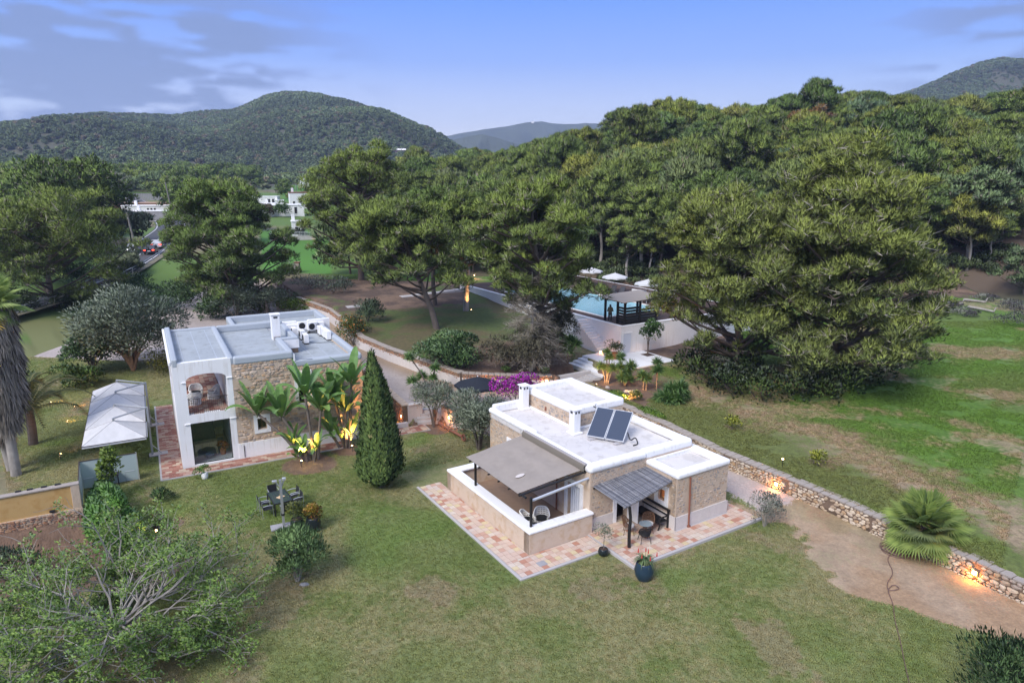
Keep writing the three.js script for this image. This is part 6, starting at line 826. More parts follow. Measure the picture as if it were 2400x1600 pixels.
// ---------------------------------------------------------------- hose, slab and small lawn things
{
  const c0 = [18.55, -29.63], P = []; const r = rng(4); for (let k = 0; k < 60; k++) { const a = k * 0.52, q = 0.55 + 0.18 * Math.sin(k * 0.37); P.push([c0[0] + Math.cos(a) * q * 1.1, 0.15 + k * 0.0022, c0[1] + Math.sin(a) * q]); }
  for (const p of [[17.71, -28.94], [17.23, -27.68], [16.51, -26.78], [16.35, -26.33], [16.86, -26.46], [16.81, -26.72], [16.36, -26.39], [15.98, -25.37], [15.46, -24.23], [14.96, -22.95], [14.46, -21.76], [13.94, -20.46]]) P.push([p[0], land(...p) + 0.045, p[1]]);
  const h = part(numbered('garden_hose'), limb(P, 0.02, 0.016, 6, 420), M.hose, scene); h.userData = { label: 'brown garden hose coiled by the fan palm and trailing over lawn', category: 'hose' };
  const st = thing('stone_marker', 'small grey stone lying beside the oleander bush', 'stone', at([-9.23, -27])); part('stone', new THREE.DodecahedronGeometry(0.2, 0).scale(1.2, 0.5, 0.8), M.grey, st);
  const sp = at([-19.06, -33.57]), s = thing('palm_stump', 'short shaggy palm stump on bare earth beside the hedge', 'stump', sp); part('stump', limb([[0, -0.1, 0], [0.03, 0.5, 0], [-0.04, 1.0, 0.02]], 0.3, 0.16, 9, 6), M.barkDark, s); const S = new Soup(), r2 = rng(6); for (let k = 0; k < 160; k++) { const a = r2() * 6.28, y = r2() * 0.95; tuftAt(S, [Math.cos(a) * (0.28 - 0.12 * y), y, Math.sin(a) * (0.28 - 0.12 * y)], nrm([Math.cos(a), 0.6, Math.sin(a)]), 0.14, 0.03, 1, 0.3, nrm([Math.cos(a), 0.3, Math.sin(a)]), [0.16, 0.1, 0.07], r2); } part('dead_leaf_bases', S.geo(), M.needle, s);
  const bt = thing('old_timber', 'old reddish timber beam lying below the olive trees', 'timber', [-4.3, 0, -45.6], R(-52)); part('beam', limb([[-1.6, 0.35, 0], [0, 0.28, 0.05], [1.6, 0.2, 0]], 0.12, 0.1, 7), M.copper, bt); part('iron_fitting', new THREE.TorusGeometry(0.22, 0.06, 6, 14), M.copper, bt, [1.7, 0.25, 0.1]);
  const cst = thing('stone_pillar', 'small square stone pillar with tiled cap on the far green field', 'pillar', at([-33.29, -105.62])); part('shaft', rspan(-0.35, 0.35, -0.3, 1.4, -0.35, 0.35, 0.04), M.cap, cst); part('tile_cap', rspan(-0.45, 0.45, 1.4, 1.52, -0.45, 0.45, 0.03), M.copper, cst);
  const dl = [-22.77, -29.49], db = thing('fallen_branches', 'bare dead branches lying on the earth below the ochre wall', 'branch', at(dl)); for (const q of [[[-0.7, 0.05, 0], [0, 0.15, 0.2], [0.6, 0.25, 0.1], [0.9, 0.1, -0.3]], [[-0.9, 0.05, 0.3], [-0.2, 0.2, 0.1], [0.3, 0.3, -0.3]], [[-0.3, 0.05, 0.5], [0.2, 0.2, 0.4], [0.9, 0.06, 0.6]]]) part('branch', limb(q, 0.05, 0.02, 5), M.barkPale, db);
}

// ---------------------------------------------------------------- trees and plants round the houses
const on = (x, z, dy = 0) => [x, land(x, z) + dy, z];
pine('tall rounded pine behind the villa roof beside the road', on(-34.1, -83.9), { H: 16.0, W: 6.7, base: 0.04, lobes: 150, tufts: 52000, dist: 0.7, seed: 101, tone: 'dark', lean: [-2, 0], lobeSize: 0.2 }, null);
pine('broad tall pine left of the garden lawn with its low branches near the grass', on(-21.6, -97), { H: 18.2, W: 7.5, base: 0.06, lobes: 120, tufts: 38000, dist: 0.75, seed: 102, tone: 'mid', lean: [0.8, 0], lobeSize: 0.2, turn: 0 });
pine('wide pine at the left edge above the grey olive tree', on(-57.4, -84.4), { H: 13.6, W: 8.8, base: 0.12, lobes: 105, tufts: 32000, dist: 0.65, seed: 103, tone: 'mid', lobeSize: 0.21 });
pine('dark flat topped pine behind the left edge pine', on(-80, -125), { H: 15.5, W: 9, base: 0.35, lobes: 70, tufts: 9000, seed: 104, tone: 'dark', len: 0.6, wid: 0.09 });
pine('dark pine at the extreme left behind the other pines', on(-66, -92), { H: 11, W: 6.5, base: 0.25, lobes: 50, tufts: 7000, seed: 114, tone: 'dark', len: 0.55, wid: 0.08 });
pine('leaning pine on the garden lawn with its bare slanting trunk', on(-7.8, -69.9), { H: 12.8, W: 5.6, base: 0.3, lobes: 90, tufts: 28000, seed: 105, tone: 'mid', lean: [-4.4, -1.0], lp: 0.9, r0: 0.36, bark: M.bark, lobeSize: 0.23 });
pine('upright pine behind the leaning one with a dark slim trunk', on(-9.2, -81), { H: 14, W: 4.9, base: 0.36, lobes: 60, tufts: 18000, seed: 106, tone: 'dark', lean: [1.2, 0], r0: 0.3 });
pine('pine with its trunk lit orange by a spotlight', on(-5.4, -78.4), { H: 13.4, W: 4.7, base: 0.4, lobes: 60, tufts: 18000, seed: 107, tone: 'mid', r0: 0.36, bark: M.barkPale });
pine('tall pine in front of the pool with bare lower branches', on(2.6, -58.2), { H: 16.2, W: 4.9, base: 0.3, lobes: 110, tufts: 30000, dist: 0.75, seed: 108, tone: 'mid', lean: [-1.0, 0], twigs: 16, lobeSize: 0.2, profile: (t) => Math.sin(Math.PI * clamp(0.18 + 0.72 * t, 0, 1)) ** 0.8 });
pine('huge dense pine rising from the dark thicket on the meadow', on(26, -52.5), { H: 18.8, W: 7.4, base: 0.10, lobes: 230, tufts: 84000, len: 0.36, wid: 0.026, k: 4, seed: 109, tone: 'gold', dist: 0.85, lean: [-1.2, 0], twigs: 10, lobeSize: 0.185, profile: (t) => 1.12 * Math.min(1, 0.72 + 1.4 * t) * (1 - t) ** 0.62 + 0.08 });
pine('yellowish pine joined to the left side of the huge meadow pine', on(19.2, -56.5), { H: 15.6, W: 6.2, base: 0.17, lobes: 165, tufts: 58000, len: 0.36, wid: 0.026, k: 4, seed: 110, tone: 'gold', dist: 0.75, lean: [-2.4, 0], twigs: 10, lobeSize: 0.2, profile: (t) => 1.1 * Math.min(1, 0.7 + 1.2 * t) * (1 - t) ** 0.5 + 0.1 });
pine('pale umbrella shaped pine standing at the right edge of the wood', on(70, -104.7), { H: 13.5, W: 6, base: 0.45, lobes: 50, tufts: 7500, seed: 111, tone: 'blue', len: 0.5, wid: 0.075, bark: M.barkPale, twigs: 14 });
pine('dark young pine on the bare slope at the right edge, left one', on(...[76.99, -108.15]), { H: 8.5, W: 3.6, base: 0.2, lobes: 60, tufts: 7000, seed: 121, tone: 'dark', wid: 0.045 });
pine('dark young pine on the bare slope at the right edge, right one', on(...[87.35, -114.87]), { H: 10, W: 4.4, base: 0.2, lobes: 60, tufts: 8000, seed: 122, tone: 'dark', wid: 0.045 });
pine('dark young pine at the meadow corner by the right edge', on(...[69.77, -92.03]), { H: 6, W: 3.4, base: 0.1, lobes: 50, tufts: 6000, seed: 123, tone: 'blue', wid: 0.04 });
// thicket under the huge pine
{
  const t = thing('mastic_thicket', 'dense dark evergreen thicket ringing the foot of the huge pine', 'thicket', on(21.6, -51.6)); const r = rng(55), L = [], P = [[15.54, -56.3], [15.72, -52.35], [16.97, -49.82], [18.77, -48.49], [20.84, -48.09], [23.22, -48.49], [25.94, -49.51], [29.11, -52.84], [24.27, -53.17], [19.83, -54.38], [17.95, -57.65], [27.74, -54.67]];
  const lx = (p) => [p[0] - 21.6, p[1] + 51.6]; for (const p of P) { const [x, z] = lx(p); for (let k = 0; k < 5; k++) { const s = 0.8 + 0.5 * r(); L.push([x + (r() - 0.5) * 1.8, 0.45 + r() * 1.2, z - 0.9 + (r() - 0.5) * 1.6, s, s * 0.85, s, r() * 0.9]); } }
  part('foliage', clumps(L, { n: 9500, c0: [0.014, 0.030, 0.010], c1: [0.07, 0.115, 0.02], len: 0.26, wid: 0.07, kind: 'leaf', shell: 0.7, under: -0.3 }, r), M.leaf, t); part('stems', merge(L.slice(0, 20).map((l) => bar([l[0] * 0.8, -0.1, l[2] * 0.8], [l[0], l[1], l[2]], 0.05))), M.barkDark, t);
}
shrub('evergreen_bush', 'dark green rounded bush at the right side of the huge pine', 'bush', on(42.9, -71.4), { rx: 1.7, ry: 1.5, rz: 1.6, n: 2200, c: [[0.018, 0.05, 0.012], [0.07, 0.16, 0.03]], lobes: 16, len: 0.26, wid: 0.08, seed: 20 });
shrub('olive_tree', 'grey green olive tree by the steps and round wall light', 'tree', on(-5.7, -47.0), { rx: 1.6, ry: 1.15, rz: 1.5, y0: 1.2, n: 6500, c: G_.olive, lobes: 22, lobe: 0.4, len: 0.16, wid: 0.022, stems: 0.06, stemStep: 3, seed: 21, shell: 0.3 });
shrub('olive_tree', 'bushy olive tree standing against the rear corner of the cottage', 'tree', on(-2.2, -42.6), { rx: 2.0, ry: 1.75, rz: 1.9, y0: 0.9, n: 12000, c: G_.olive, lobes: 30, lobe: 0.4, len: 0.19, wid: 0.024, stems: 0.08, stemStep: 4, seed: 22, up: 0.5, shell: 0.35 });
shrub('olive_tree', 'large silvery olive tree left of the villa by the gravel drive', 'tree', on(-34.2, -59.5), { rx: 5.4, ry: 3.3, rz: 4.4, y0: 1.0, n: 20000, c: [[0.065, 0.09, 0.062], [0.20, 0.245, 0.165]], lobes: 66, lobe: 0.3, len: 0.3, wid: 0.05, stems: 0.17, stemStep: 5, seed: 23, shell: 0.45 });
shrub('olive_tree', 'dark leafy tree hanging over the drive below the silvery olive', 'tree', on(-37.2, -58.3), { rx: 2.6, ry: 1.5, rz: 2.2, y0: 0.8, n: 3800, c: G_.dark, lobes: 22, lobe: 0.36, len: 0.28, wid: 0.07, stems: 0.12, stemStep: 5, seed: 24 });
shrub('olive_tree', 'small grey olive tree behind the villa roof at left of chimney', 'tree', on(...[-29.71, -81.15]), { rx: 2.8, ry: 1.7, rz: 2.2, y0: 0.9, n: 3600, c: G_.oliveDark, lobes: 14, lobe: 0.4, len: 0.22, wid: 0.035, stems: 0.08, stemStep: 4, seed: 25, shell: 0.3 });
shrub('olive_tree', 'grey olive tree behind the villa beside the pale drive', 'tree', on(...[-32.62, -79.33]), { rx: 3.4, ry: 1.8, rz: 2.4, y0: 0.7, n: 4200, c: G_.oliveDark, lobes: 16, lobe: 0.4, len: 0.22, wid: 0.035, stems: 0.08, stemStep: 4, seed: 26, shell: 0.3 });
shrub('carob_bush', 'dense rounded carob bush overhanging the plaster garden wall', 'bush', on(-5.6, -57.2, -0.1), { rx: 3.2, ry: 1.75, rz: 2.2, y0: 0.0, n: 12000, c: G_.carob2, lobes: 30, lobe: 0.34, len: 0.2, wid: 0.055, seed: 27, stems: 0.06, stemStep: 6 });
shrub('orange_climber', 'climbing plant with orange flowers on the garden wall behind the villa', 'climber', on(-16.1, -67.4, 0.0), { rx: 1.5, ry: 1.35, rz: 2.1, y0: 0.2, n: 3400, c: [[0.035, 0.06, 0.012], [0.12, 0.16, 0.03]], lobes: 18, len: 0.17, wid: 0.045, stems: 0.05, stemStep: 4, seed: 28, turn: 0.6, flowers: [330, [0.45, 0.14, 0.02], [0.55, 0.22, 0.04], 0.17, 0.06] });
shrub('clipped_hedge', 'bright green clipped rounded hedge behind the villa roof', 'hedge', on(-26.5, -83.5), { rx: 2.7, ry: 0.95, rz: 1.5, y0: 0.3, n: 4200, c: [[0.05, 0.10, 0.008], [0.15, 0.25, 0.02]], lobes: 26, lobe: 0.36, len: 0.17, wid: 0.05, box: 1, seed: 29, shell: 0.8 });
shrub('oleander_bush', 'blue green oleander bush at the corner of the brown garden lawn', 'bush', on(-15.6, -72.2), { rx: 1.7, ry: 1.15, rz: 1.5, n: 2600, c: [[0.03, 0.055, 0.03], [0.10, 0.15, 0.085]], lobes: 16, len: 0.3, wid: 0.03, up: 0.9, seed: 30, stems: 0.03, stemStep: 2 });
for (const [p, rx, l, c, n] of [[[-31.35, -90.91], 2.4, 'olive shrub at the bend of the path behind the bright hedge', G_.bush, 1500], [[-26.22, -89.14], 2.2, 'thin olive shrub on brown earth right of the bright hedge', G_.grey, 1100], [[-23.03, -86.59], 2.4, 'loose olive shrub behind the low reddish wall', G_.oliveDark, 1300], [[-33.1, -100.68], 1.3, 'small grey shrub by the little stone pillar', G_.grey, 700]]) shrub('garden_shrub', l, 'shrub', on(...p), { rx, ry: 1.0, rz: rx * 0.8, n, c, lobes: 12, len: 0.26, wid: 0.045, seed: 33 + n, stems: 0.03, stemStep: 3, shell: 0.3 });
shrub('oleander_bush', 'tall vase shaped oleander bush on the lawn below the flower pots', 'bush', on(-9.6, -27.25), { rx: 1.3, ry: 1.1, rz: 1.2, y0: 0.3, n: 7000, c: [[0.07, 0.13, 0.05], [0.25, 0.38, 0.15]], lobes: 20, lobe: 0.42, len: 0.2, wid: 0.02, up: 1.1, seed: 34, stems: 0.035, stemStep: 1, shell: 0.35, stemMat: M.twigGrey });
shrub('grey_bush', 'silvery grey bush at the corner of the tiled patio', 'bush', on(13.1, -32.3), { rx: 0.95, ry: 0.85, rz: 0.9, y0: 0.12, n: 2000, c: G_.grey, lobes: 16, len: 0.13, wid: 0.018, seed: 35, stems: 0.02, stemStep: 1, stemMat: M.twigGrey, up: 0.8 });
shrub('oleander_bush', 'green oleander bush at the bottom right corner of the lawn', 'bush', on(16.7, -19.6), { rx: 1.75, ry: 1.15, rz: 1.6, n: 4500, c: [[0.025, 0.06, 0.02], [0.10, 0.17, 0.06]], lobes: 22, len: 0.2, wid: 0.025, up: 1.0, seed: 36, stems: 0.03, stemStep: 2 });
shrub('bougainvillea', 'vivid magenta bougainvillea behind the cottage chimney', 'flowering plant', on(0.2, -46.2, 0.2), { rx: 1.6, ry: 1.1, rz: 1.0, y0: 1.6, n: 900, c: G_.bush, lobes: 14, lobe: 0.42, len: 0.14, wid: 0.04, seed: 37, stems: 0.04, stemStep: 3, flowers: [2600, [0.32, 0.015, 0.30], [0.55, 0.04, 0.52], 0.12, 0.05] });
shrub('hedge', 'thick dark green hedge running down from the glass fence', 'hedge', on(-20.7, -32.3), { rx: 1.15, ry: 1.15, rz: 4.7, y0: 0.0, n: 9000, c: G_.hedge, lobes: 60, lobe: 0.28, len: 0.19, wid: 0.06, box: 1, seed: 38, turn: R(35), shell: 0.7 });
shrub('hedge_tree', 'bright leafy small tree growing at the top end of the hedge', 'tree', on(-22.6, -35.6), { rx: 0.6, ry: 0.95, rz: 0.6, y0: 0.9, n: 1100, c: [[0.05, 0.10, 0.02], [0.20, 0.28, 0.04]], lobes: 14, len: 0.18, wid: 0.055, seed: 39, trunk: [0.05, 0.1] });
shrub('round_bush', 'dark round bush on the rock face in the left garden', 'bush', on(-37, -55.5), { rx: 1.9, ry: 1.15, rz: 1.4, n: 2200, c: [[0.02, 0.05, 0.01], [0.08, 0.15, 0.025]], lobes: 14, len: 0.2, wid: 0.07, seed: 40 });
shrub('round_bush', 'dark bush behind the shaggy palm trunk', 'bush', on(-40, -53.5), { rx: 1.4, ry: 1.1, rz: 1.2, n: 1500, c: G_.bush, lobes: 12, len: 0.2, wid: 0.06, seed: 41 });
shrub('yellow_bush', 'yellowing bush beside the white side wall of the villa', 'bush', on(...[-31.12, -58.74]), { rx: 1.3, ry: 1.2, rz: 1.1, n: 1500, c: [[0.09, 0.11, 0.015], [0.26, 0.25, 0.04]], lobes: 12, len: 0.16, wid: 0.045, seed: 42 });
shrub('dark_bush', 'dark shrub in front of the ochre wall at the left edge', 'bush', on(-24.2, -29.0), { rx: 2.2, ry: 0.75, rz: 1.2, n: 2000, c: [[0.03, 0.05, 0.03], [0.08, 0.12, 0.05]], lobes: 16, len: 0.2, wid: 0.035, seed: 43 });
shrub('cycad', 'small dark spiky plant beside the palm stump', 'plant', on(...[-19.62, -35.24]), { rx: 0.45, ry: 0.35, rz: 0.45, n: 300, c: [[0.02, 0.05, 0.02], [0.08, 0.15, 0.04]], lobes: 5, len: 0.3, wid: 0.03, up: 0.9, seed: 44 });
for (const [x, z, l] of [[14.85, -43.5, 'young yellow green sapling on the meadow nearer the thicket'], [18.05, -37.5, 'young yellow green sapling on the meadow nearer the stone wall']]) shrub('citrus_sapling', l, 'sapling', on(x, z), { rx: 0.45, ry: 0.5, rz: 0.42, y0: 0.18, n: 300, c: G_.yellow, lobes: 7, len: 0.17, wid: 0.045, seed: Math.round(x), trunk: [0.025, 0.02] });
shrub('yellow_bush', 'yellow lit round shrub beside a glowing spotlight in the bed', 'bush', on(...[9.41, -50]), { rx: 0.55, ry: 0.45, rz: 0.5, n: 600, c: [[0.12, 0.15, 0.03], [0.3, 0.32, 0.06]], lobes: 8, len: 0.14, wid: 0.03, seed: 46 });
for (const [p, s, l] of [[[-0.62, -56.05], 0.45, 'small dark bush at the foot of the plaster wall by the navy parasol'], [[2.63, -56.12], 0.5, 'small green bush behind the cottage roof room']]) shrub('low_bush', l, 'bush', on(...p), { rx: s, ry: s * 0.7, rz: s, n: 380, c: G_.bush, lobes: 6, len: 0.12, wid: 0.035, seed: 47 });
for (const [p, s, l] of [[[8.72, -59], 0.9, 'low green ground cover beside the white patio edge'], [[8.39, -51.28], 1.2, 'fresh green ground cover along the wall left of the spotlight'], [[10.19, -46.9], 1.5, 'fresh green ground cover on the wall edge below the yuccas']]) shrub('ground_cover', l, 'ground cover', on(...p), { rx: s, ry: 0.16, rz: 0.55, n: 1100, c: G_.bright, lobes: 12, len: 0.1, wid: 0.035, seed: 48, turn: R(-58) });
for (const [px, rx, ry, l] of [[[-35.91, -81.15], 2.2, 1.2, 'dark shrub behind the villa under the rounded pine, left one'], [[-33.08, -85.38], 2.6, 1.4, 'dark shrub behind the villa under the rounded pine, right one'], [[-43.16, -88.35], 3.4, 1.6, 'dark green shrub between the silvery olive and the rounded pine'], [[-52.31, -95.04], 3.6, 1.7, 'dark green shrub behind the silvery olive tree'], [[-60.51, -95.64], 3.2, 1.4, 'dark green scrub below the left edge pine by the road']]) shrub('dark_shrub', l, 'shrub', on(...px), { rx, ry, rz: rx * 0.8, n: 2600, c: G_.dark, lobes: 18, len: 0.3, wid: 0.07, seed: Math.round(rx * 100 + ry * 7), shell: 0.5 });
for (const [px, rx, ry, l] of [[[-72.21, -99.39], 3.2, 1.5, 'dark scrub under the left edge pine, leftmost one'], [[-74.41, -109.46], 3.4, 1.6, 'dark scrub under the left edge pine beside the road'], [[-69.24, -114.82], 3.4, 1.7, 'dark scrub between the left edge pine and the rounded pine'], [[-61.16, -106.72], 3.0, 1.6, 'dark scrub left of the rounded pine foot'], [[-58.68, -79.27], 3.0, 1.4, 'dark scrub behind the palm crowns at the left edge'], [[-55.28, -84.41], 2.6, 1.3, 'dark scrub at the far side of the gravel drive']]) shrub('dark_shrub', l, 'shrub', on(...px), { rx, ry, rz: rx * 0.8, n: 2600, c: [[0.03, 0.055, 0.024], [0.10, 0.15, 0.055]], lobes: 18, len: 0.3, wid: 0.06, seed: Math.round(rx * 90 + ry * 31 + px[0] * -3), shell: 0.5 });
// scrub along the far edge of the meadow
{ const r = rng(66); for (let k = 0; k < 16; k++) { const px = [[52.91, -86.02], [54.06, -83.91], [54.97, -81.62], [55.39, -78.39], [55.24, -73.98], [59.31, -77.62], [60.63, -83.04], [61.57, -89.22]][k % 8]; const s = 0.7 + r() * 0.6; shrub('heather_scrub', `${k % 3 ? 'low purplish' : 'low grey'} scrub at the far meadow edge, ${['by the left fallen trunk', 'just left of the middle', 'in the middle', 'right of the middle', 'farthest right in front', 'at the right rear', 'behind the right fallen trunks', 'behind the upper fallen trunk'][k % 8]}${k < 8 ? '' : ', second clump'}`, 'scrub', on(px[0] + (r() - 0.5) * 4, px[1] + (r() - 0.5) * 3), { rx: s * 1.6, ry: s * 0.55, rz: s, n: 700, c: k % 3 ? [[0.05, 0.045, 0.05], [0.14, 0.13, 0.14]] : G_.grey, lobes: 9, len: 0.2, wid: 0.03, up: 0.8, seed: 300 + k }, 'scrub clumps along the meadow edge'); } }
{ const g = 'fallen trunks at the meadow edge'; [[[55.33, -88.24], [57.74, -86.33], 'grey fallen trunk at the far meadow edge, left one'], [[60.09, -89.56], [61.17, -86.96], 'grey fallen trunk at the far meadow edge, upper right one'], [[56.98, -83.91], [58.22, -81.06], 'grey fallen trunk at the far meadow edge, lower right one']].forEach(([a, b, l]) => { const t = thing('fallen_log', l, 'log', [0, 0, 0], 0, g); part('log', limb([[a[0], land(...a) + 0.2, a[1]], [(a[0] + b[0]) / 2, land((a[0] + b[0]) / 2, (a[1] + b[1]) / 2) + 0.25, (a[1] + b[1]) / 2 + 0.2], [b[0], land(...b) + 0.25, b[1]]], 0.18, 0.12, 7), M.barkPale, t); part('branch_stub', bar([b[0], land(...b) + 0.2, b[1]], [b[0] + 0.4, land(...b) + 0.7, b[1] - 0.3], 0.06), M.barkPale, t); }); }
// cypress
{
  const t = thing('cypress_tree', 'tall narrow dark cypress with a thin leader on the lawn', 'tree', on(-7.7, -37)), r = rng(77), S = new Soup(), H = 8.3, R0 = (y) => y < 0.5 ? 0.7 * y + 0.25 : 1.32 * (1 - ((y - 0.5) / 7.0)) ** 0.62 * sm(-0.6, 1.5, y) * (y > 6.6 ? 0.9 : 1) + 0.14;
  for (let i = 0; i < 15000; i++) { const y = 0.15 + (H - 0.2) * (1 - Math.sqrt(r())) ** 0.9, a = r() * 6.2832, lump = 0.70 + 0.36 * noise(Math.cos(a) * 2.6 + 7, Math.sin(a) * 2.6 + y * 0.32) + 0.26 * noise(Math.cos(a) * 6 + 3, Math.sin(a) * 6 + y * 0.9), bend = 0.16 * sm(5.5, 8, y), q = Math.max(0.06, R0(Math.min(y, 7.4)) * (y > 7.3 ? lerp(1, 0.35, (y - 7.3) / 1.1) : 1)) * lump * 0.9 * Math.sqrt(0.55 + 0.45 * r()) * (r() < 0.08 ? 1.16 : 1), d = nrm([Math.cos(a) * 0.45, 1, Math.sin(a) * 0.45]), c = mixc([0.025, 0.055, 0.018], [0.13, 0.19, 0.045], clamp(lump - 0.75 + (r() - 0.4) * 0.7, 0, 1)); if (r() < 0.012) c[0] = 0.2, c[1] = 0.19, c[2] = 0.08;
    const o = nrm([Math.cos(a) + (r() - 0.5) * 0.9, 0.45 + (r() - 0.5) * 0.6, Math.sin(a) + (r() - 0.5) * 0.9]); tuftAt(S, [Math.cos(a) * q - bend, y, Math.sin(a) * q], d, 0.24, 0.045, 2, 0.35, o, c, r); }
  part('crown', S.geo(), M.needle, t); part('trunk', limb([[0, -0.2, 0], [0, 2.5, 0], [-0.1, 7.6, 0]], 0.16, 0.02, 8), M.bark, t);
}
// big-leaved banana plants (parts: stems and every leaf)
const paddle = [0, 1, 2, 3, 4].map((k) => { const r = rng(200 + k), S = new Soup(), n = 9, L = 1.5, W = 0.3, pet = 0.75, droop = [0.1, 0.35, 0.7, 1.1, 1.6][k], mid = []; for (let i = 0; i <= n + 2; i++) { const s = i / (n + 2), a = 1.25 - droop * s * s * 1.4; mid.push(i ? [mid[i - 1][0] + Math.cos(a) * (pet + L) / (n + 2), mid[i - 1][1] + Math.sin(a) * (pet + L) / (n + 2)] : [0, 0]); }
  const bl = mid.slice(3 - 1), m = bl.length - 1; for (const sd of [-1, 1]) for (let i = 0; i < m; i++) { const w = (s) => W * Math.sin(Math.PI * clamp(0.06 + 0.92 * s, 0, 1)) ** 0.55, s0 = i / m, s1 = (i + 1) / m, tear = r() < 0.35 ? 0.78 : 1, fold = 0.35, e = (p, s, q) => [p[0], p[1] + w(s) * fold * q - 0.02, sd * w(s) * q], c = mixc([0.06, 0.14, 0.04], [0.19, 0.33, 0.09], 0.35 + 0.3 * r()), nn = nrm([-0.2, 1, sd * -0.35]); const a = [bl[i][0], bl[i][1], 0], b = [bl[i + 1][0], bl[i + 1][1], 0]; S.tri(a, b, e(bl[i], s0, 1), ...nn, c); S.tri(b, e(bl[i + 1], s1, tear), e(bl[i], s0, 1), ...nn, c); }
  for (let i = 0; i < 4; i++) { const a = mid[i], b = mid[i + 1], c = [0.16, 0.17, 0.06]; for (const z of [[0, 0.022], [0.022, 0]]) { S.tri([a[0], a[1] + z[0], z[1]], [b[0], b[1] + z[0], z[1]], [a[0], a[1] - z[0], -z[1]], 0, 0.6, 1, c); S.tri([b[0], b[1] + z[0], z[1]], [b[0], b[1] - z[0], -z[1]], [a[0], a[1] - z[0], -z[1]], 0, 0.6, 1, c); } } return S.geo(); });
function banana(label, pos, stems, seed, group) {
  const t = thing('banana_palm', label, 'plant', pos, 0, group), r = rng(seed); let n = 0;
  stems.forEach(([dx, h, dz, cnt, sz, bx = 0, bz = 0]) => { part('stem', limb([[bx, -0.1, bz], [lerp(bx, dx, 0.45), h * 0.5, lerp(bz, dz, 0.5)], [dx, h, dz]], h > 1 ? 0.11 : 0.05, h > 1 ? 0.08 : 0.04, 8, 8), M.bark, t);
    const a0 = r() * 6; for (let i = 0; i < cnt; i++) { const f = i / cnt, m = part(numberedPart('leaf', n++), paddle[clamp(Math.floor(f * 4.6 + (r() - 0.5)), 0, 4)], M.leaf, t, [dx, h - f * 0.35, dz]); m.rotation.set(0, a0 + i * 2.4 + r() * 0.3, (r() - 0.6) * 0.25 - f * 0.25, 'YXZ'); m.scale.setScalar(sz * (0.85 + 0.3 * r())); } });
}
banana('large clump of banana palms glowing yellow from a spotlight before the stone wall', on(-12.7, -40.9), [[-0.35, 4.3, -0.2, 11, 1.05], [-3.5, 3.1, -0.2, 11, 0.95, -0.5], [-1.9, 2.9, -0.1, 12, 1.05, -0.2], [0.55, 3.3, -0.3, 11, 1.0, 0.2, -0.2], [-1.2, 1.2, 0.2, 7, 0.75, -0.4, 0.1], [-0.5, 0.7, 0.35, 7, 0.6, -0.3, 0.3], [0.3, 0.9, 0.3, 6, 0.65, 0.1, 0.3], [-0.9, 0.5, 0.5, 6, 0.6, -0.6, 0.4]], 301);
banana('second clump of banana palms lit from below beside the cypress', on(-11.2, -43.0), [[0.6, 4.4, -0.2, 9, 1.0, 0.3], [-0.5, 3.3, 0, 12, 1.05], [0.2, 2.6, 0.2, 9, 0.95, 0.1, 0.1], [-0.9, 1.1, 0.2, 6, 0.75, -0.3, 0.1], [-0.2, 0.8, 0.3, 6, 0.65, 0, 0.2], [0.5, 1.0, 0.2, 6, 0.7, 0.3, 0.2]], 302);
// fan palm fronds
const fan = [0, 1, 2].map((k) => { const S = new Soup(), n = 30, r = rng(400 + k), pet = 0.95, Rr = 0.98, bend = [0.15, 0.4, 0.7][k]; for (let i = 0; i < n; i++) { const a = lerp(-2.35, 2.35, (i + 0.5) / n), da = 2.35 / n * 1.02, rr = Rr * (0.82 + 0.2 * Math.cos(a * 0.6)) * (0.92 + 0.14 * r()), pt = (q, ang, lift) => [pet + Math.cos(ang) * q, lift - bend * (q * q) * 0.42 - 0.08 * Math.abs(Math.sin(ang)) * q, Math.sin(ang) * q], c = mixc([0.13, 0.21, 0.05], [0.34, 0.42, 0.12], 0.2 + 0.6 * r()), o = pt(0.02, a, 0), m1 = pt(rr * 0.55, a - da, -0.02), m2 = pt(rr * 0.55, a + da, -0.02), mm = pt(rr * 0.55, a, 0.05), tip = pt(rr, a + (r() - 0.5) * 0.05, -0.03); for (const [x, y, z, s] of [[o, m1, mm, -0.3], [o, mm, m2, 0.3], [m1, tip, mm, -0.3], [mm, tip, m2, 0.3]]) S.tri(x, y, z, ...nrm([-0.25, 1, s]), c); }
  for (const z of [0.014]) { const c = [0.3, 0.27, 0.1]; S.tri([0, 0, z], [pet, 0, z], [0, 0, -z], 0, 1, 0, c); S.tri([pet, 0, z], [pet, 0, -z], [0, 0, -z], 0, 1, 0, c); S.tri([0, -0.02, 0], [pet, -0.02, 0], [0, 0.02, 0], 0, 0.2, 1, c); S.tri([pet, -0.02, 0], [pet, 0.02, 0], [0, 0.02, 0], 0, 0.2, 1, c); } return S.geo(); });
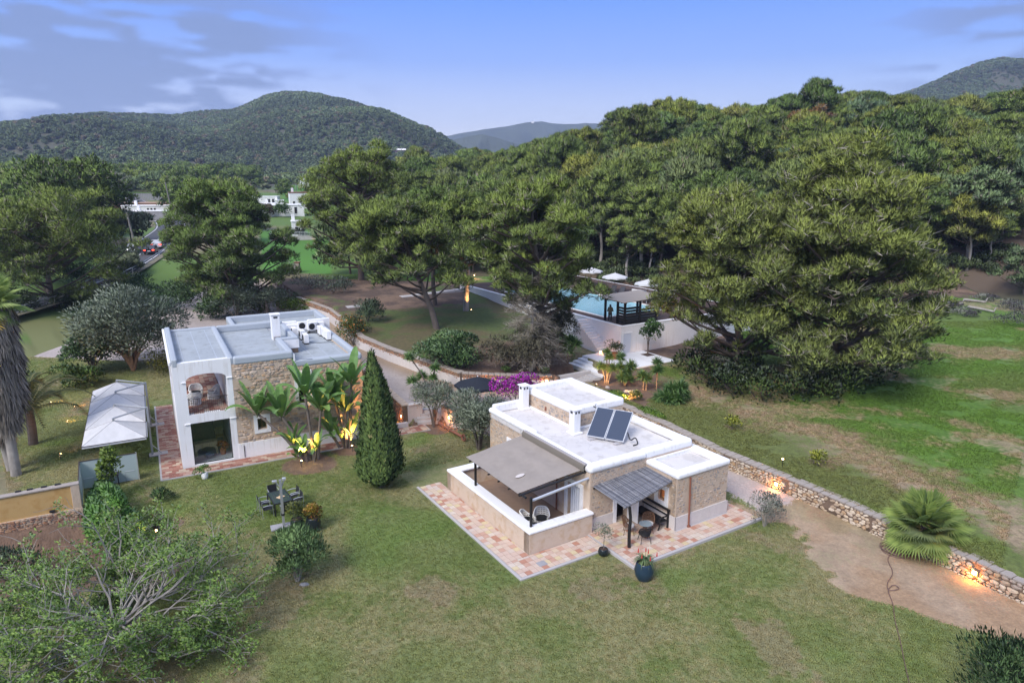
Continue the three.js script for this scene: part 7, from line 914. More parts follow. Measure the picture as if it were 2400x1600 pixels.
{
  const t = thing('fan_palm', 'low green fan palm growing at the stone wall beside a glowing light', 'palm', on(19.55, -29.4)), r = rng(410); part('trunk', limb([[0, -0.2, 0], [0.02, 0.5, 0], [0, 1.5, 0]], 0.24, 0.19, 9), M.barkDark, t);
  for (let i = 0; i < 52; i++) { const f = i / 52, m = part(numberedPart('frond', i), fan[clamp(Math.floor(f * 3), 0, 2)], M.leaf, t, [0, 1.5 - 0.3 * f, 0]); m.rotation.set((r() - 0.5) * 0.4, i * 2.4 + r() * 0.4, 1.5 - f * 1.95 + (r() - 0.5) * 0.25, 'YXZ'); m.scale.setScalar(0.86 + 0.22 * r()); }
  // shaggy tall palms at the left edge
  const shaggy = (label, x, z, H, s0, lean, seed) => { const q = thing('shaggy_palm', label, 'palm', on(x, z), 0, null), rr = rng(seed), S = new Soup(); part('trunk', limb([[0, -0.3, 0], [lean * 0.35, H * 0.3, 0], [lean, H, 0]], 0.3, 0.2, 10, 10), M.barkPale, q);
    for (let k = 0; k < 2600; k++) { const y = s0 + (H - 0.2 - s0) * rr(), a = rr() * 6.2832, f = (y - s0) / (H - s0), R1 = lerp(0.55, 1.15, sm(0, 0.35, f)) * (0.8 + 0.3 * noise(a * 2, y * 0.8)), cx = lean * (0.35 + 0.65 * clamp((y / H - 0.3) / 0.7, 0, 1)), p = [cx + Math.cos(a) * R1, y, Math.sin(a) * R1]; tuftAt(S, p, nrm([Math.cos(a) * 0.25, -1, Math.sin(a) * 0.25]), 0.85, 0.045, 2, 0.25, nrm([Math.cos(a), 0.1 + (rr() - 0.5) * 0.6, Math.sin(a)]), mixc([0.12, 0.10, 0.085], [0.30, 0.265, 0.23], rr()), rr); }
    part('dead_frond_skirt', S.geo(), M.needle, q); for (let i = 0; i < 26; i++) { const f = i / 26, m = part(numberedPart('frond', i), fan[clamp(Math.floor(f * 3), 0, 2)], i > 21 ? yellowLeaf : M.leaf, q, [lean, H, 0]); m.rotation.set((rr() - 0.5) * 0.3, i * 2.4, 1.1 - f * 2.1, 'YXZ'); m.scale.setScalar(0.95 + 0.25 * rr()); } };
  const yellowLeaf = new THREE.MeshStandardMaterial({ color: new THREE.Color(0.62, 0.42, 0.05), roughness: 0.8, side: THREE.DoubleSide });
  shaggy('tall palm with shaggy grey skirt and lit trunk foot at the left edge', -30.2, -38.6, 10.6, 3.2, 0.05, 411); shaggy('second shaggy palm cut by the left edge of the view', -31.0, -39.4, 9.8, 2.2, -0.9, 412);
  // feather palm behind them
  const feather = (() => { const S = new Soup(), L = 3.6, n = 26, P = []; for (let i = 0; i <= n; i++) { const s = i / n; P.push([L * s * (1 - 0.12 * s), 1.15 * Math.sin(s * 2.2) - 0.75 * s * s, 0]); } for (let i = 2; i <= n; i++) for (const sd of [-1, 1]) { const b = P[i], s = i / n, l = 0.5 * Math.sin(Math.PI * clamp(0.12 + 0.86 * s, 0, 1)) + 0.12, tip = [b[0] + l * 0.6, b[1] - l * 0.25, sd * l * 0.75], w = 0.035; S.tri([b[0] - w, b[1], 0], [b[0] + w, b[1], 0], tip, 0.1, 1, sd * 0.3, mixc([0.08, 0.11, 0.05], [0.19, 0.21, 0.11], 0.3 + 0.5 * HASH[i * 7 + (sd + 1)])); S.tri([b[0], b[1] + w, 0], [b[0], b[1] - w, 0], tip, 0.1, 0.7, sd, [0.12, 0.15, 0.07]); } for (let i = 0; i < n; i++) { const a = P[i], b = P[i + 1], c = [0.3, 0.25, 0.1]; S.tri([a[0], a[1] + 0.02, 0.02], [b[0], b[1] + 0.02, 0.02], [a[0], a[1] + 0.02, -0.02], 0, 1, 0, c); S.tri([b[0], b[1] + 0.02, 0.02], [b[0], b[1] + 0.02, -0.02], [a[0], a[1] + 0.02, -0.02], 0, 1, 0, c); } return S.geo(); })();
  const f = thing('date_palm', 'feathery date palm with long drooping fronds beside the shaggy palms', 'palm', on(-32.6, -43.6)); part('trunk', limb([[0, -0.2, 0], [0.1, 1.2, 0], [0.1, 2.5, 0]], 0.3, 0.26, 9), M.barkDark, f); for (let i = 0; i < 22; i++) { const m = part(numberedPart('frond', i), feather, M.leaf, f, [0.1, 2.5, 0]); m.rotation.set((r() - 0.5) * 0.4, i * 2.4, lerp(0.85, -0.35, i / 22), 'YXZ'); m.scale.setScalar(0.95 + 0.3 * r()); }
}
// yuccas
const rosette = [0, 1, 2].map((k) => { const S = new Soup(), r = rng(500 + k); for (let i = 0; i < 70; i++) { const d = rdir(r); if (d[1] < -0.35) d[1] *= -0.6; const e = nrm(d), L = 0.55 * (0.75 + 0.4 * r()), s = nrm(cross(e, [0, 1, 0.01])), w = 0.032, t = [e[0] * L, e[1] * L - 0.1 * L * (1 - e[1]) , e[2] * L], m = [e[0] * L * 0.5, e[1] * L * 0.5 + 0.02, e[2] * L * 0.5], n = nrm([e[0] * 0.4 + (r() - 0.5) * 0.5, 0.9, e[2] * 0.4 + (r() - 0.5) * 0.5]), c = mixc([0.06, 0.13, 0.045], [0.2, 0.31, 0.1], r()); S.tri([0, 0, 0], [m[0] + s[0] * w, m[1], m[2] + s[2] * w], t, ...n, c); S.tri([0, 0, 0], t, [m[0] - s[0] * w, m[1], m[2] - s[2] * w], ...n, c); } return S.geo(); });
function yucca(label, pos, heads, group) { const t = thing('yucca', label, 'plant', pos, 0, group), r = rng(Math.round(pos[0] * 31 + pos[2] * 17) >>> 0); heads.forEach(([x, y, z, s, bx = 0], i) => { part('stem', limb([[bx, -0.1, 0], [lerp(bx, x, 0.4), y * 0.5, z * 0.5], [x, y, z]], 0.06, 0.05, 6, 5), M.bark, t); const m = part('leaf_rosette', rosette[i % 3], M.leaf, t, [x, y, z]); m.scale.setScalar(s * 1.2); m.rotation.y = r() * 6; const q = part('leaf_rosette', rosette[(i + 1) % 3], M.leaf, t, [x, y - 0.16 * s, z]); q.scale.setScalar(s * 1.15); q.rotation.y = r() * 6; }); return t; }
yucca('tall yuccas with bare curved stems beside the drive', on(-7.0, -53.5), [[-1.35, 2.75, -0.2, 0.95, 0.2], [0.75, 1.9, 0, 0.95, 0.4], [-1.1, 0.85, 0.2, 1.0, 0], [-0.4, 1.1, -0.4, 1.0, 0.1], [0.6, 1.1, 0.2, 0.9, 0.5]]);
yucca('yucca clump with several heads beside the white pool stairs', on(5.0, -59.6), [[-0.6, 2.0, 0, 1.15], [0.1, 2.3, -0.2, 1.1], [0.8, 1.95, 0, 1.15], [0.0, 1.45, 0.3, 1.15], [0.45, 2.2, -0.4, 1.0]]);
yucca('tall yucca by the stone staircase left of the planting bed', on(7.9, -54.4), [[0.15, 2.3, 0, 0.95], [-0.5, 1.5, 0, 1.0, -0.1], [0.4, 1.35, 0.1, 1.0, 0.1], [-0.1, 2.75, -0.1, 0.75]]);
yucca('solitary dark yucca right in front of the white patio edge', on(9.4, -57.4), [[0, 1.5, 0, 1.0]]);
yucca('yellow lit yucca group in the middle of the planting bed', on(9.3, -54.0), [[-0.4, 1.55, -0.2, 1.0], [0.5, 1.6, -0.2, 1.15], [-0.35, 0.75, 0.3, 1.0], [0.25, 0.7, 0.4, 1.0], [0.1, 1.1, 0, 1.05]]);
yucca('yellow lit yucca with twin stems beside the pale rocks', on(10.6, -52.6), [[-0.1, 1.25, 0, 1.1], [0.2, 1.0, 0.1, 0.9, 0.2]]);
yucca('slim grey stemmed green yucca at the right of the bed', on(11.6, -52.4), [[0, 1.75, 0, 1.15], [0.1, 2.2, -0.7, 0.9]]);
yucca('dark green yucca mass at the lower right end of the bed', on(12.1, -49.6), [[0, 1.0, 0, 1.35], [0.6, 1.2, 0.2, 1.3], [-0.5, 0.6, 0.3, 1.2], [0.4, 0.45, 0.6, 1.2], [1.0, 0.6, -0.1, 1.2], [-0.2, 0.3, 0.6, 1.1], [-0.9, 0.4, 0, 1.1]]);
{ const r = rng(12), g = 'pale rocks in the planting bed'; const GP_ = [[7.81, -53.44], [9.16, -52.28], [9.45, -52.17], [9.91, -50.96], [9.81, -52.28]]; for (const p of GP_) { const t = thing('rock', ['pale pinkish rock below the tall yucca by the stone staircase', 'pale rock below the yellow lit yucca group, left one', 'pale rock below the yellow lit yucca group, right one', 'pale rock right of the glowing yellow round shrub', 'pale rock farthest back under the lit yuccas'][GP_.indexOf(p)], 'rock', on(...p), r() * 6, g); part('stone', new THREE.IcosahedronGeometry(0.28, 1).scale(1, 0.55, 0.75), M.cap, t); } }
// dead tangled tree and scrub in front of the pool
{
  const t = thing('dead_tree', 'dead grey tangled tree in front of the pool terrace wall', 'tree', on(1.6, -57.0)), r = rng(88), B = [], S = new Soup(); part('trunk', limb([[0, -0.2, 0], [0.15, 3, 0], [0.1, 8.6, -0.3]], 0.2, 0.03, 8, 8), M.twigGrey, t);
  for (let i = 0; i < 150; i++) { const y = 0.9 + 7.2 * r() ** 1.15, a = r() * 6.2832, L = lerp(3.6, 1.2, (y - 0.9) / 7.2) * (0.6 + 0.5 * r()), e = [Math.cos(a) * L, y + L * (0.15 - 0.4 * r()), Math.sin(a) * L * 0.7], m = [e[0] * 0.5, y + L * 0.12 * r(), e[2] * 0.5]; B.push(limb([[0.12, y, 0], m, e], 0.03, 0.008, 4, 4)); for (let k = 0; k < 26; k++) { const s = 0.3 + 0.7 * r(), p = [lerp(0, e[0], s) + (r() - 0.5) * 0.5, lerp(y, e[1], s) + (r() - 0.5) * 0.5, lerp(0, e[2], s) + (r() - 0.5) * 0.5], d = nrm([e[0] / L + (r() - 0.5) * 1.4, (r() - 0.5) * 1.2, e[2] / L + (r() - 0.5) * 1.4]); tuftAt(S, p, d, 0.55, 0.012, 3, 0.8, nrm([d[0], d[1] + 0.8, d[2] + 0.5]), mixc([0.10, 0.085, 0.065], [0.28, 0.25, 0.21], r()), r); } }
  part('branches', merge(B), M.twigGrey, t); part('dead_twigs', S.geo(), M.needle, t);
  shrub('dry_scrub', 'dull brown green scrub heaped at the foot of the dead tree', 'scrub', on(0.6, -57.0), { rx: 3.6, ry: 1.9, rz: 2.1, n: 4500, c: [[0.05, 0.048, 0.03], [0.15, 0.14, 0.09]], lobes: 30, lobe: 0.36, kind: 'tuft', k: 3, spread: 0.9, len: 0.32, wid: 0.022, seed: 89, shell: 0.4 });
  shrub('dry_scrub', 'brownish green scrub left of the pool stairs under the tall pine', 'scrub', on(4.2, -62.6), { rx: 2.3, ry: 2.0, rz: 2.0, y0: 0.6, n: 3200, c: [[0.04, 0.045, 0.025], [0.13, 0.135, 0.075]], lobes: 20, lobe: 0.36, kind: 'tuft', k: 3, spread: 0.9, len: 0.32, wid: 0.025, seed: 90, shell: 0.35 });
}
// wide bare-branched carob in the near left corner
{
  const t = thing('carob_tree', 'wide spreading carob with bare pale branches in the bottom left corner', 'tree', on(-15.0, -22.9)), r = rng(93), B = [], S = new Soup(); part('trunk', limb([[0, -0.2, 0], [-0.1, 0.5, 0.1], [0.05, 1.1, 0]], 0.2, 0.14, 9), M.barkPale, t);
  const rosetteAt = (p, k, s) => { for (let i = 0; i < k; i++) { const d = rdir(r); d[1] = Math.abs(d[1]) * 0.8 + 0.15; leafAt(S, [p[0] + (r() - 0.5) * s, p[1] + (r() - 0.5) * s * 0.7, p[2] + (r() - 0.5) * s], nrm(d), 0.10 + 0.07 * r(), 0.03, nrm([d[0] * 0.7, d[1] + 0.6, d[2] * 0.7]), mixc([0.07, 0.15, 0.03], [0.26, 0.38, 0.08], r()), r); } };
  const grow = (p, d, L, rad, depth) => { const n = 4, pts = [p]; let q = p, e = d; for (let i = 0; i < n; i++) { e = nrm([e[0] + (r() - 0.5) * 0.5, e[1] + (r() - 0.5) * 0.4 - (depth < 2 ? 0.05 : -0.02), e[2] + (r() - 0.5) * 0.5]); q = [q[0] + (e[0] * L) / n, Math.max(0.35, q[1] + (e[1] * L) / n), q[2] + (e[2] * L) / n]; pts.push(q); } B.push([limb(pts, rad, rad * 0.5, 5, 6), depth]);
    if (depth >= 1) for (let i = 1; i <= n; i++) if (r() < (depth > 1 ? 0.5 : 0.15)) rosetteAt([pts[i][0], pts[i][1] + 0.05, pts[i][2]], 13, 0.34);
    if (depth < 3) { const kids = depth === 0 ? 4 : 3; for (let k = 0; k < kids; k++) { const at_ = pts[2 + (k % 3)], s = rdir(r); grow(at_, nrm([e[0] * 0.9 + s[0] * 0.85, e[1] * 0.6 + s[1] * 0.4 + 0.14, e[2] * 0.9 + s[2] * 0.85]), L * (0.5 + 0.2 * r()), rad * 0.58, depth + 1); } } };
  for (let i = 0; i < 34; i++) { const a = i * 2.4, up = 0.05 + 0.6 * r(); grow([(r() - 0.5) * 0.5, 0.5 + 0.4 * r(), (r() - 0.5) * 0.5], nrm([Math.cos(a), up, Math.sin(a)]), 2.9 * (0.8 + 0.4 * r()), 0.058, 0); }
  part('branches', merge(B.filter((b) => b[1] < 2).map((b) => b[0])), M.barkPale, t); part('twigs', merge(B.filter((b) => b[1] >= 2).map((b) => b[0])), M.barkPale, t); part('leaves', S.geo(), M.leaf, t);
}

// ---------------------------------------------------------------- wood on the hillside, valley, mountain
const pxOf = (x, y, z) => { const Y = y - 17.4, cp = Math.cos(Math.atan(375 / 1600)), sp = Math.sin(Math.atan(375 / 1600)), w = -Y * sp - z * cp; return [1200 + (1600 * x) / w, 800 - (1600 * (Y * cp - z * sp)) / w]; };
const woodLabel = (X, h, Z, k) => { const p = pxOf(X, h, Z)[0], d = -Z; return `${['bright green', 'yellowish', 'dark green', 'slender green', 'pale bluish'][k]} pine in the ${d < 112 ? 'front row' : d < 130 ? 'second rank' : d < 150 ? 'middle' : 'upper part'} of the wood ${p < 1250 ? 'at its left end' : p < 1500 ? 'above the pool' : p < 1800 ? 'behind the yellowish meadow pine' : p < 2100 ? 'behind the huge meadow pine' : 'by the right edge'}`; };
const valeLabel = (X, h, Z, k) => { const p = pxOf(X, h, Z)[0], d = -Z; return `${['dark pine', 'green tree', 'bluish tree', 'grey olive tree'][k]} on the ${d < 160 ? 'near' : d < 240 ? 'middle' : 'far'} valley floor ${p < 150 ? 'by the left edge' : p < 350 ? 'left of the utility poles' : p < 600 ? 'behind the round roadside pine' : p < 760 ? 'near the white houses' : p < 1000 ? 'behind the broad lawn pine' : 'below the distant blue ridge'}`; };
{
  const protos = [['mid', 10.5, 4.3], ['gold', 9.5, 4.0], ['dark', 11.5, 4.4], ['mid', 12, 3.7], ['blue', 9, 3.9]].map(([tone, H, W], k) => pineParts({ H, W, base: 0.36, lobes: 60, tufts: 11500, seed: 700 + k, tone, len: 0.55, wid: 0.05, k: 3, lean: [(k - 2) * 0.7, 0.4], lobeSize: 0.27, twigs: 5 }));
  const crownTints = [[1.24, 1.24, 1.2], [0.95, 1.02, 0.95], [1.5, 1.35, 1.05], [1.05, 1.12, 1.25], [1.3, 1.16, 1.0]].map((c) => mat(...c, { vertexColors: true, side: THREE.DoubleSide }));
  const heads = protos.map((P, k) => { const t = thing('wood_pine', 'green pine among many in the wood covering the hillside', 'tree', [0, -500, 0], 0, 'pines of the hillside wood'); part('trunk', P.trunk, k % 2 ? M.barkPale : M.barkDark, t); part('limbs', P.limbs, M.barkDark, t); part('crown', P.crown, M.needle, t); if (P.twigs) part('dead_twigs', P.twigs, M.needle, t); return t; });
  const r = rng(701), spots = []; for (let z = -99; z > -330; z -= 4.9) for (let x = -40; x < 250; x += 4.9) { const X = x + (r() - 0.5) * 4.4, Z = z + (r() - 0.5) * 4.4, s = 0.58 + 0.72 * r(), k = Math.floor(r() * 5), a = r() * 6.28, lim = X > 30 ? -101 - (X - 30) * 0.02 : -104 - (X < 2 ? (2 - X) * 1.4 : 0); if (Z > lim || (X < -4 && Z > -150 + X)) continue; const h = land(X, Z), p = pxOf(X, h + 6 * s, Z); if (p[0] < -160 || p[0] > 2560) continue; if (X < 3 && Z > -150 && X < (-Z - 150) * -0.2) { if (r() < 0.5) continue; } spots.push([X, h, Z, s, k, a]); }
  spots.sort((a, b) => Math.hypot(a[0], a[2]) - Math.hypot(b[0], b[2])); let used = new Set();
  const mats = Array.from({ length: 5 }, () => []); spots.forEach(([X, h, Z, s, k, a], i) => { if (i < 290) { if (!used.has(k)) { used.add(k); heads[k].position.set(X, h, Z); heads[k].rotation.y = a; heads[k].scale.setScalar(s); heads[k].userData.label = woodLabel(X, h, Z, k); } else { const c = copy(heads[k], woodLabel(X, h, Z, k), [X, h, Z], a, s), q = HASH[i * 53], w = HASH[i * 29 + 5]; c.scale.set(s * (0.85 + 0.3 * w), s * (0.8 + 0.5 * q), s * (0.85 + 0.3 * HASH[i * 17 + 3])); c.children.find((m) => m.name === 'crown').material = crownTints[Math.floor(w * 4.99)]; } } else mats[k].push([X, h, Z, s, a]); });
  mats.forEach((L, k) => { for (const [nm, geo, m] of [['crown', protos[k].crown, M.needle], ['trunk', protos[k].trunk, M.barkDark]]) { const im = new THREE.InstancedMesh(geo, m, L.length); im.name = numbered('distant_wood_' + nm); im.userData = { label: nm === 'crown' ? 'green crowns of the far pine wood on the hill' : 'trunks of the far pine wood on the hill', category: 'wood', kind: 'stuff' }; const tc = new THREE.Color(); L.forEach(([X, h, Z, s, a], i) => { im.setMatrixAt(i, T(X, h, Z, 0, a, 0, s * (0.85 + 0.3 * HASH[i * 7]), s * (0.8 + 0.5 * HASH[i * 13]), s)); if (nm === 'crown') { const q = 0.75 + 0.5 * HASH[i * 31]; im.setColorAt(i, tc.setRGB(q * (0.9 + 0.3 * HASH[i * 41]), q, q)); } }); scene.add(im); } });
  { const rr = rng(705), L = []; for (let i = 0; i < 7; i++) { const d = rdir(rr); L.push([d[0] * 0.7, 0.5 + Math.abs(d[1]) * 0.5, d[2] * 0.7, 0.6, 0.5, 0.6, rr()]); } const g = clumps(L, { n: 420, c0: [0.035, 0.06, 0.022], c1: [0.13, 0.18, 0.06], len: 0.32, wid: 0.08, kind: 'leaf', shell: 0.6, under: -0.2 }, rr), U = []; for (let i = 0; i < 3400; i++) { const X = lerp(2, 160, rr()), Z = -lerp(99, 190, rr() ** 1.5), n = fbm(X / 9, Z / 9, 3); if (n < 0.44 || (X < 60 && Z > -102 + 0) || Z > -96 - (X > 60 ? 5 : 0)) continue; U.push([X, land(X, Z), Z, 0.5 + 1.3 * rr() * n, rr() * 6]); } const im = new THREE.InstancedMesh(g, M.leaf, U.length); im.name = numbered('undergrowth'); im.userData = { label: 'scattered dark shrubs covering the floor of the pine wood', category: 'undergrowth', kind: 'stuff' }; U.forEach((q, i) => im.setMatrixAt(i, T(q[0], q[1], q[2], 0, q[4], 0, q[3]))); scene.add(im); }
  // brown dead pine on the skyline, bare leaning trunk
  const dp = pineParts({ H: 11, W: 4.6, base: 0.4, lobes: 34, tufts: 3000, seed: 720, tone: 'mid', len: 0.4, wid: 0.05, twigs: 26 }); const dx = 63, dz = -152, t = thing('dead_pine', 'rust brown dead pine standing out on the wooded skyline', 'tree', [dx, land(dx, dz) + 3.5, dz]); part('trunk', dp.trunk, M.bark, t); part('limbs', dp.limbs, M.bark, t); const cg = dp.crown.clone(), c = cg.attributes.color; for (let i = 0; i < c.count; i++) c.setXYZ(i, c.getX(i) * 1.0 + 0.05, c.getY(i) * 0.42 + 0.03, c.getZ(i) * 0.8); part('brown_crown', cg, M.needle, t); part('dead_twigs', dp.twigs, M.needle, t);
  const bx = 64.5, bz = -117, lt = thing('bare_trunk', 'bare leaning grey dead trunk with a forked top on the right hillside', 'tree', [bx, land(bx, bz), bz]); part('trunk', limb([[0, -0.3, 0], [1.2, 4, 0.2], [2.8, 8.2, 0.3], [2.9, 9.6, 0.3]], 0.32, 0.15, 8, 8), M.barkPale, lt); part('branch', merge([limb([[2.9, 9.4, 0.3], [2.3, 10.6, 0.2], [1.8, 11.2, 0.2]], 0.13, 0.04, 6), limb([[2.6, 7.6, 0.3], [4.2, 8.6, 0.3], [5.4, 8.9, 0.4]], 0.12, 0.04, 6), limb([[2.2, 6.4, 0.2], [3.3, 6.5, 0.2]], 0.07, 0.03, 5)]), M.barkPale, lt);
}
// scattered trees of the valley
{
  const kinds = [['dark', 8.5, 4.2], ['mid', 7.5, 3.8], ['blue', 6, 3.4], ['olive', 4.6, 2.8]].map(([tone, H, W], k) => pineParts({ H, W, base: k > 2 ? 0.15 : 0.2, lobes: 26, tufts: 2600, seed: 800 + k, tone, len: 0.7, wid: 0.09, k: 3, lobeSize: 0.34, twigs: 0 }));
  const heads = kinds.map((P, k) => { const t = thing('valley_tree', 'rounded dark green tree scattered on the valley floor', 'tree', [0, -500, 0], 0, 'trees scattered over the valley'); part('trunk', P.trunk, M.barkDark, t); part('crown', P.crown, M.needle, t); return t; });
  const r = rng(801), spots = []; for (let z = -106; z > -480; z -= 7) for (let x = -300; x < 30; x += 7) { const X = x + (r() - 0.5) * 6.5, Z = z + (r() - 0.5) * 6.5, p = pxOf(X, land(X, Z), Z), s = 0.6 + 0.8 * r(), k = Math.floor(r() * 3.99), a = r() * 6.28, d = -Z; if (p[0] < -120 || p[0] > 1180) continue;
    let want = sm(150, 420, d) * 0.75 + 0.18; if (p[0] < 245) want = 0.85; if (p[0] > 245 && p[0] < 400 && p[1] > 475 && p[1] < 640) want = p[1] > 600 ? 0.0 : 0.02; if (p[0] > 600 && p[0] < 745 && p[1] > 425) want = p[1] < 480 ? 0.16 : 0.03; if (p[0] > 500 && p[0] < 600 && p[1] > 440 && p[1] < 500) want = 0.05; if (p[0] > 1000) want = 0.9; if (p[0] > 740 && p[0] < 1010) want = Math.max(want, 0.6);
    { const q = X / Z; if (Z > -165 && q > 0.262 && q < 0.368) want = 0; } if (r() > want) continue; spots.push([X, land(X, Z), Z, s * (p[0] > 600 && p[0] < 745 ? 0.55 : 1), k, a]); }
  spots.sort((a, b) => b[2] - a[2]); const used = new Set(), mats = [[], [], [], []]; spots.forEach(([X, h, Z, s, k, a], i) => { if (i < 220) { if (!used.has(k)) { used.add(k); heads[k].position.set(X, h, Z); heads[k].rotation.y = a; heads[k].scale.setScalar(s); heads[k].userData.label = valeLabel(X, h, Z, k); } else copy(heads[k], valeLabel(X, h, Z, k), [X, h, Z], a, s); } else mats[k].push([X, h, Z, s, a]); });
  mats.forEach((L, k) => { if (!L.length) return; const im = new THREE.InstancedMesh(kinds[k].crown, M.needle, L.length); im.name = numbered('valley_wood'); im.userData = { label: 'mass of far trees filling the valley floor', category: 'wood', kind: 'stuff' }; L.forEach(([X, h, Z, s, a], i) => im.setMatrixAt(i, T(X, h, Z, 0, a, 0, s))); scene.add(im); });
  // wooded mountain slopes
  const far = [0, 1, 2].map((k) => { const rr = rng(830 + k), L = []; for (let i = 0; i < 9; i++) { const d = rdir(rr); L.push([d[0] * 1.7, 2.6 + d[1] * 1.3, d[2] * 1.7, 1.5, 1.2, 1.5, rr()]); } return clumps(L, { n: 260, c0: [0.05, 0.066, 0.034], c1: [0.185, 0.215, 0.10], len: 1.1, wid: 0.4, k: 2, spread: 0.8, shell: 0.75, under: -0.2 }, rr); });
  const ms = [[], [], []]; const rr = rng(840); for (let i = 0; i < 150000; i++) { const d = Math.sqrt(lerp(430 * 430, 1560 * 1560, rr())), a = lerp(-0.72, 0.72, rr()), X = Math.tan(a) * d, Z = -d, p0 = 1200 + (1643 * X) / d; if (p0 > 1250 && p0 < 1900) continue; if (p0 < -60 || p0 > 2480) continue; if (p0 > 1900 && d < 560) continue; const n = fbm(X / 90, Z / 90, 3); if (d < 640 && n < 0.42 && rr() < 0.75) continue; if (rr() < 0.12 + 0.3 * sm(0.55, 0.35, n)) continue; const h = land(X, Z); ms[i % 3].push([X, h - 0.6, Z, (0.45 + 0.75 * rr() ** 1.6) * (d > 900 ? 1.1 : 1), rr() * 6.28, n]); }
  ms.forEach((L, k) => { const im = new THREE.InstancedMesh(far[k], M.needle, L.length); im.name = numbered('mountain_wood'); im.userData = { label: 'continuous pine wood covering the mountain slopes', category: 'wood', kind: 'stuff' }; const col = new THREE.Color(); L.forEach(([X, h, Z, s, a, n], i) => { im.setMatrixAt(i, T(X, h, Z, 0, a, 0, s)); const hh = HASH[(i * 37) & 65535], v = 0.62 + 1.1 * (n - 0.25) + 0.16 * hh, br = HASH[(i * 91) & 65535] > 0.93 ? 1 : 0; im.setColorAt(i, col.setRGB(v * (0.88 + br * 0.35), v * (1.02 - br * 0.1), v * (1.05 + br * 0.2))); }); scene.add(im); });
}
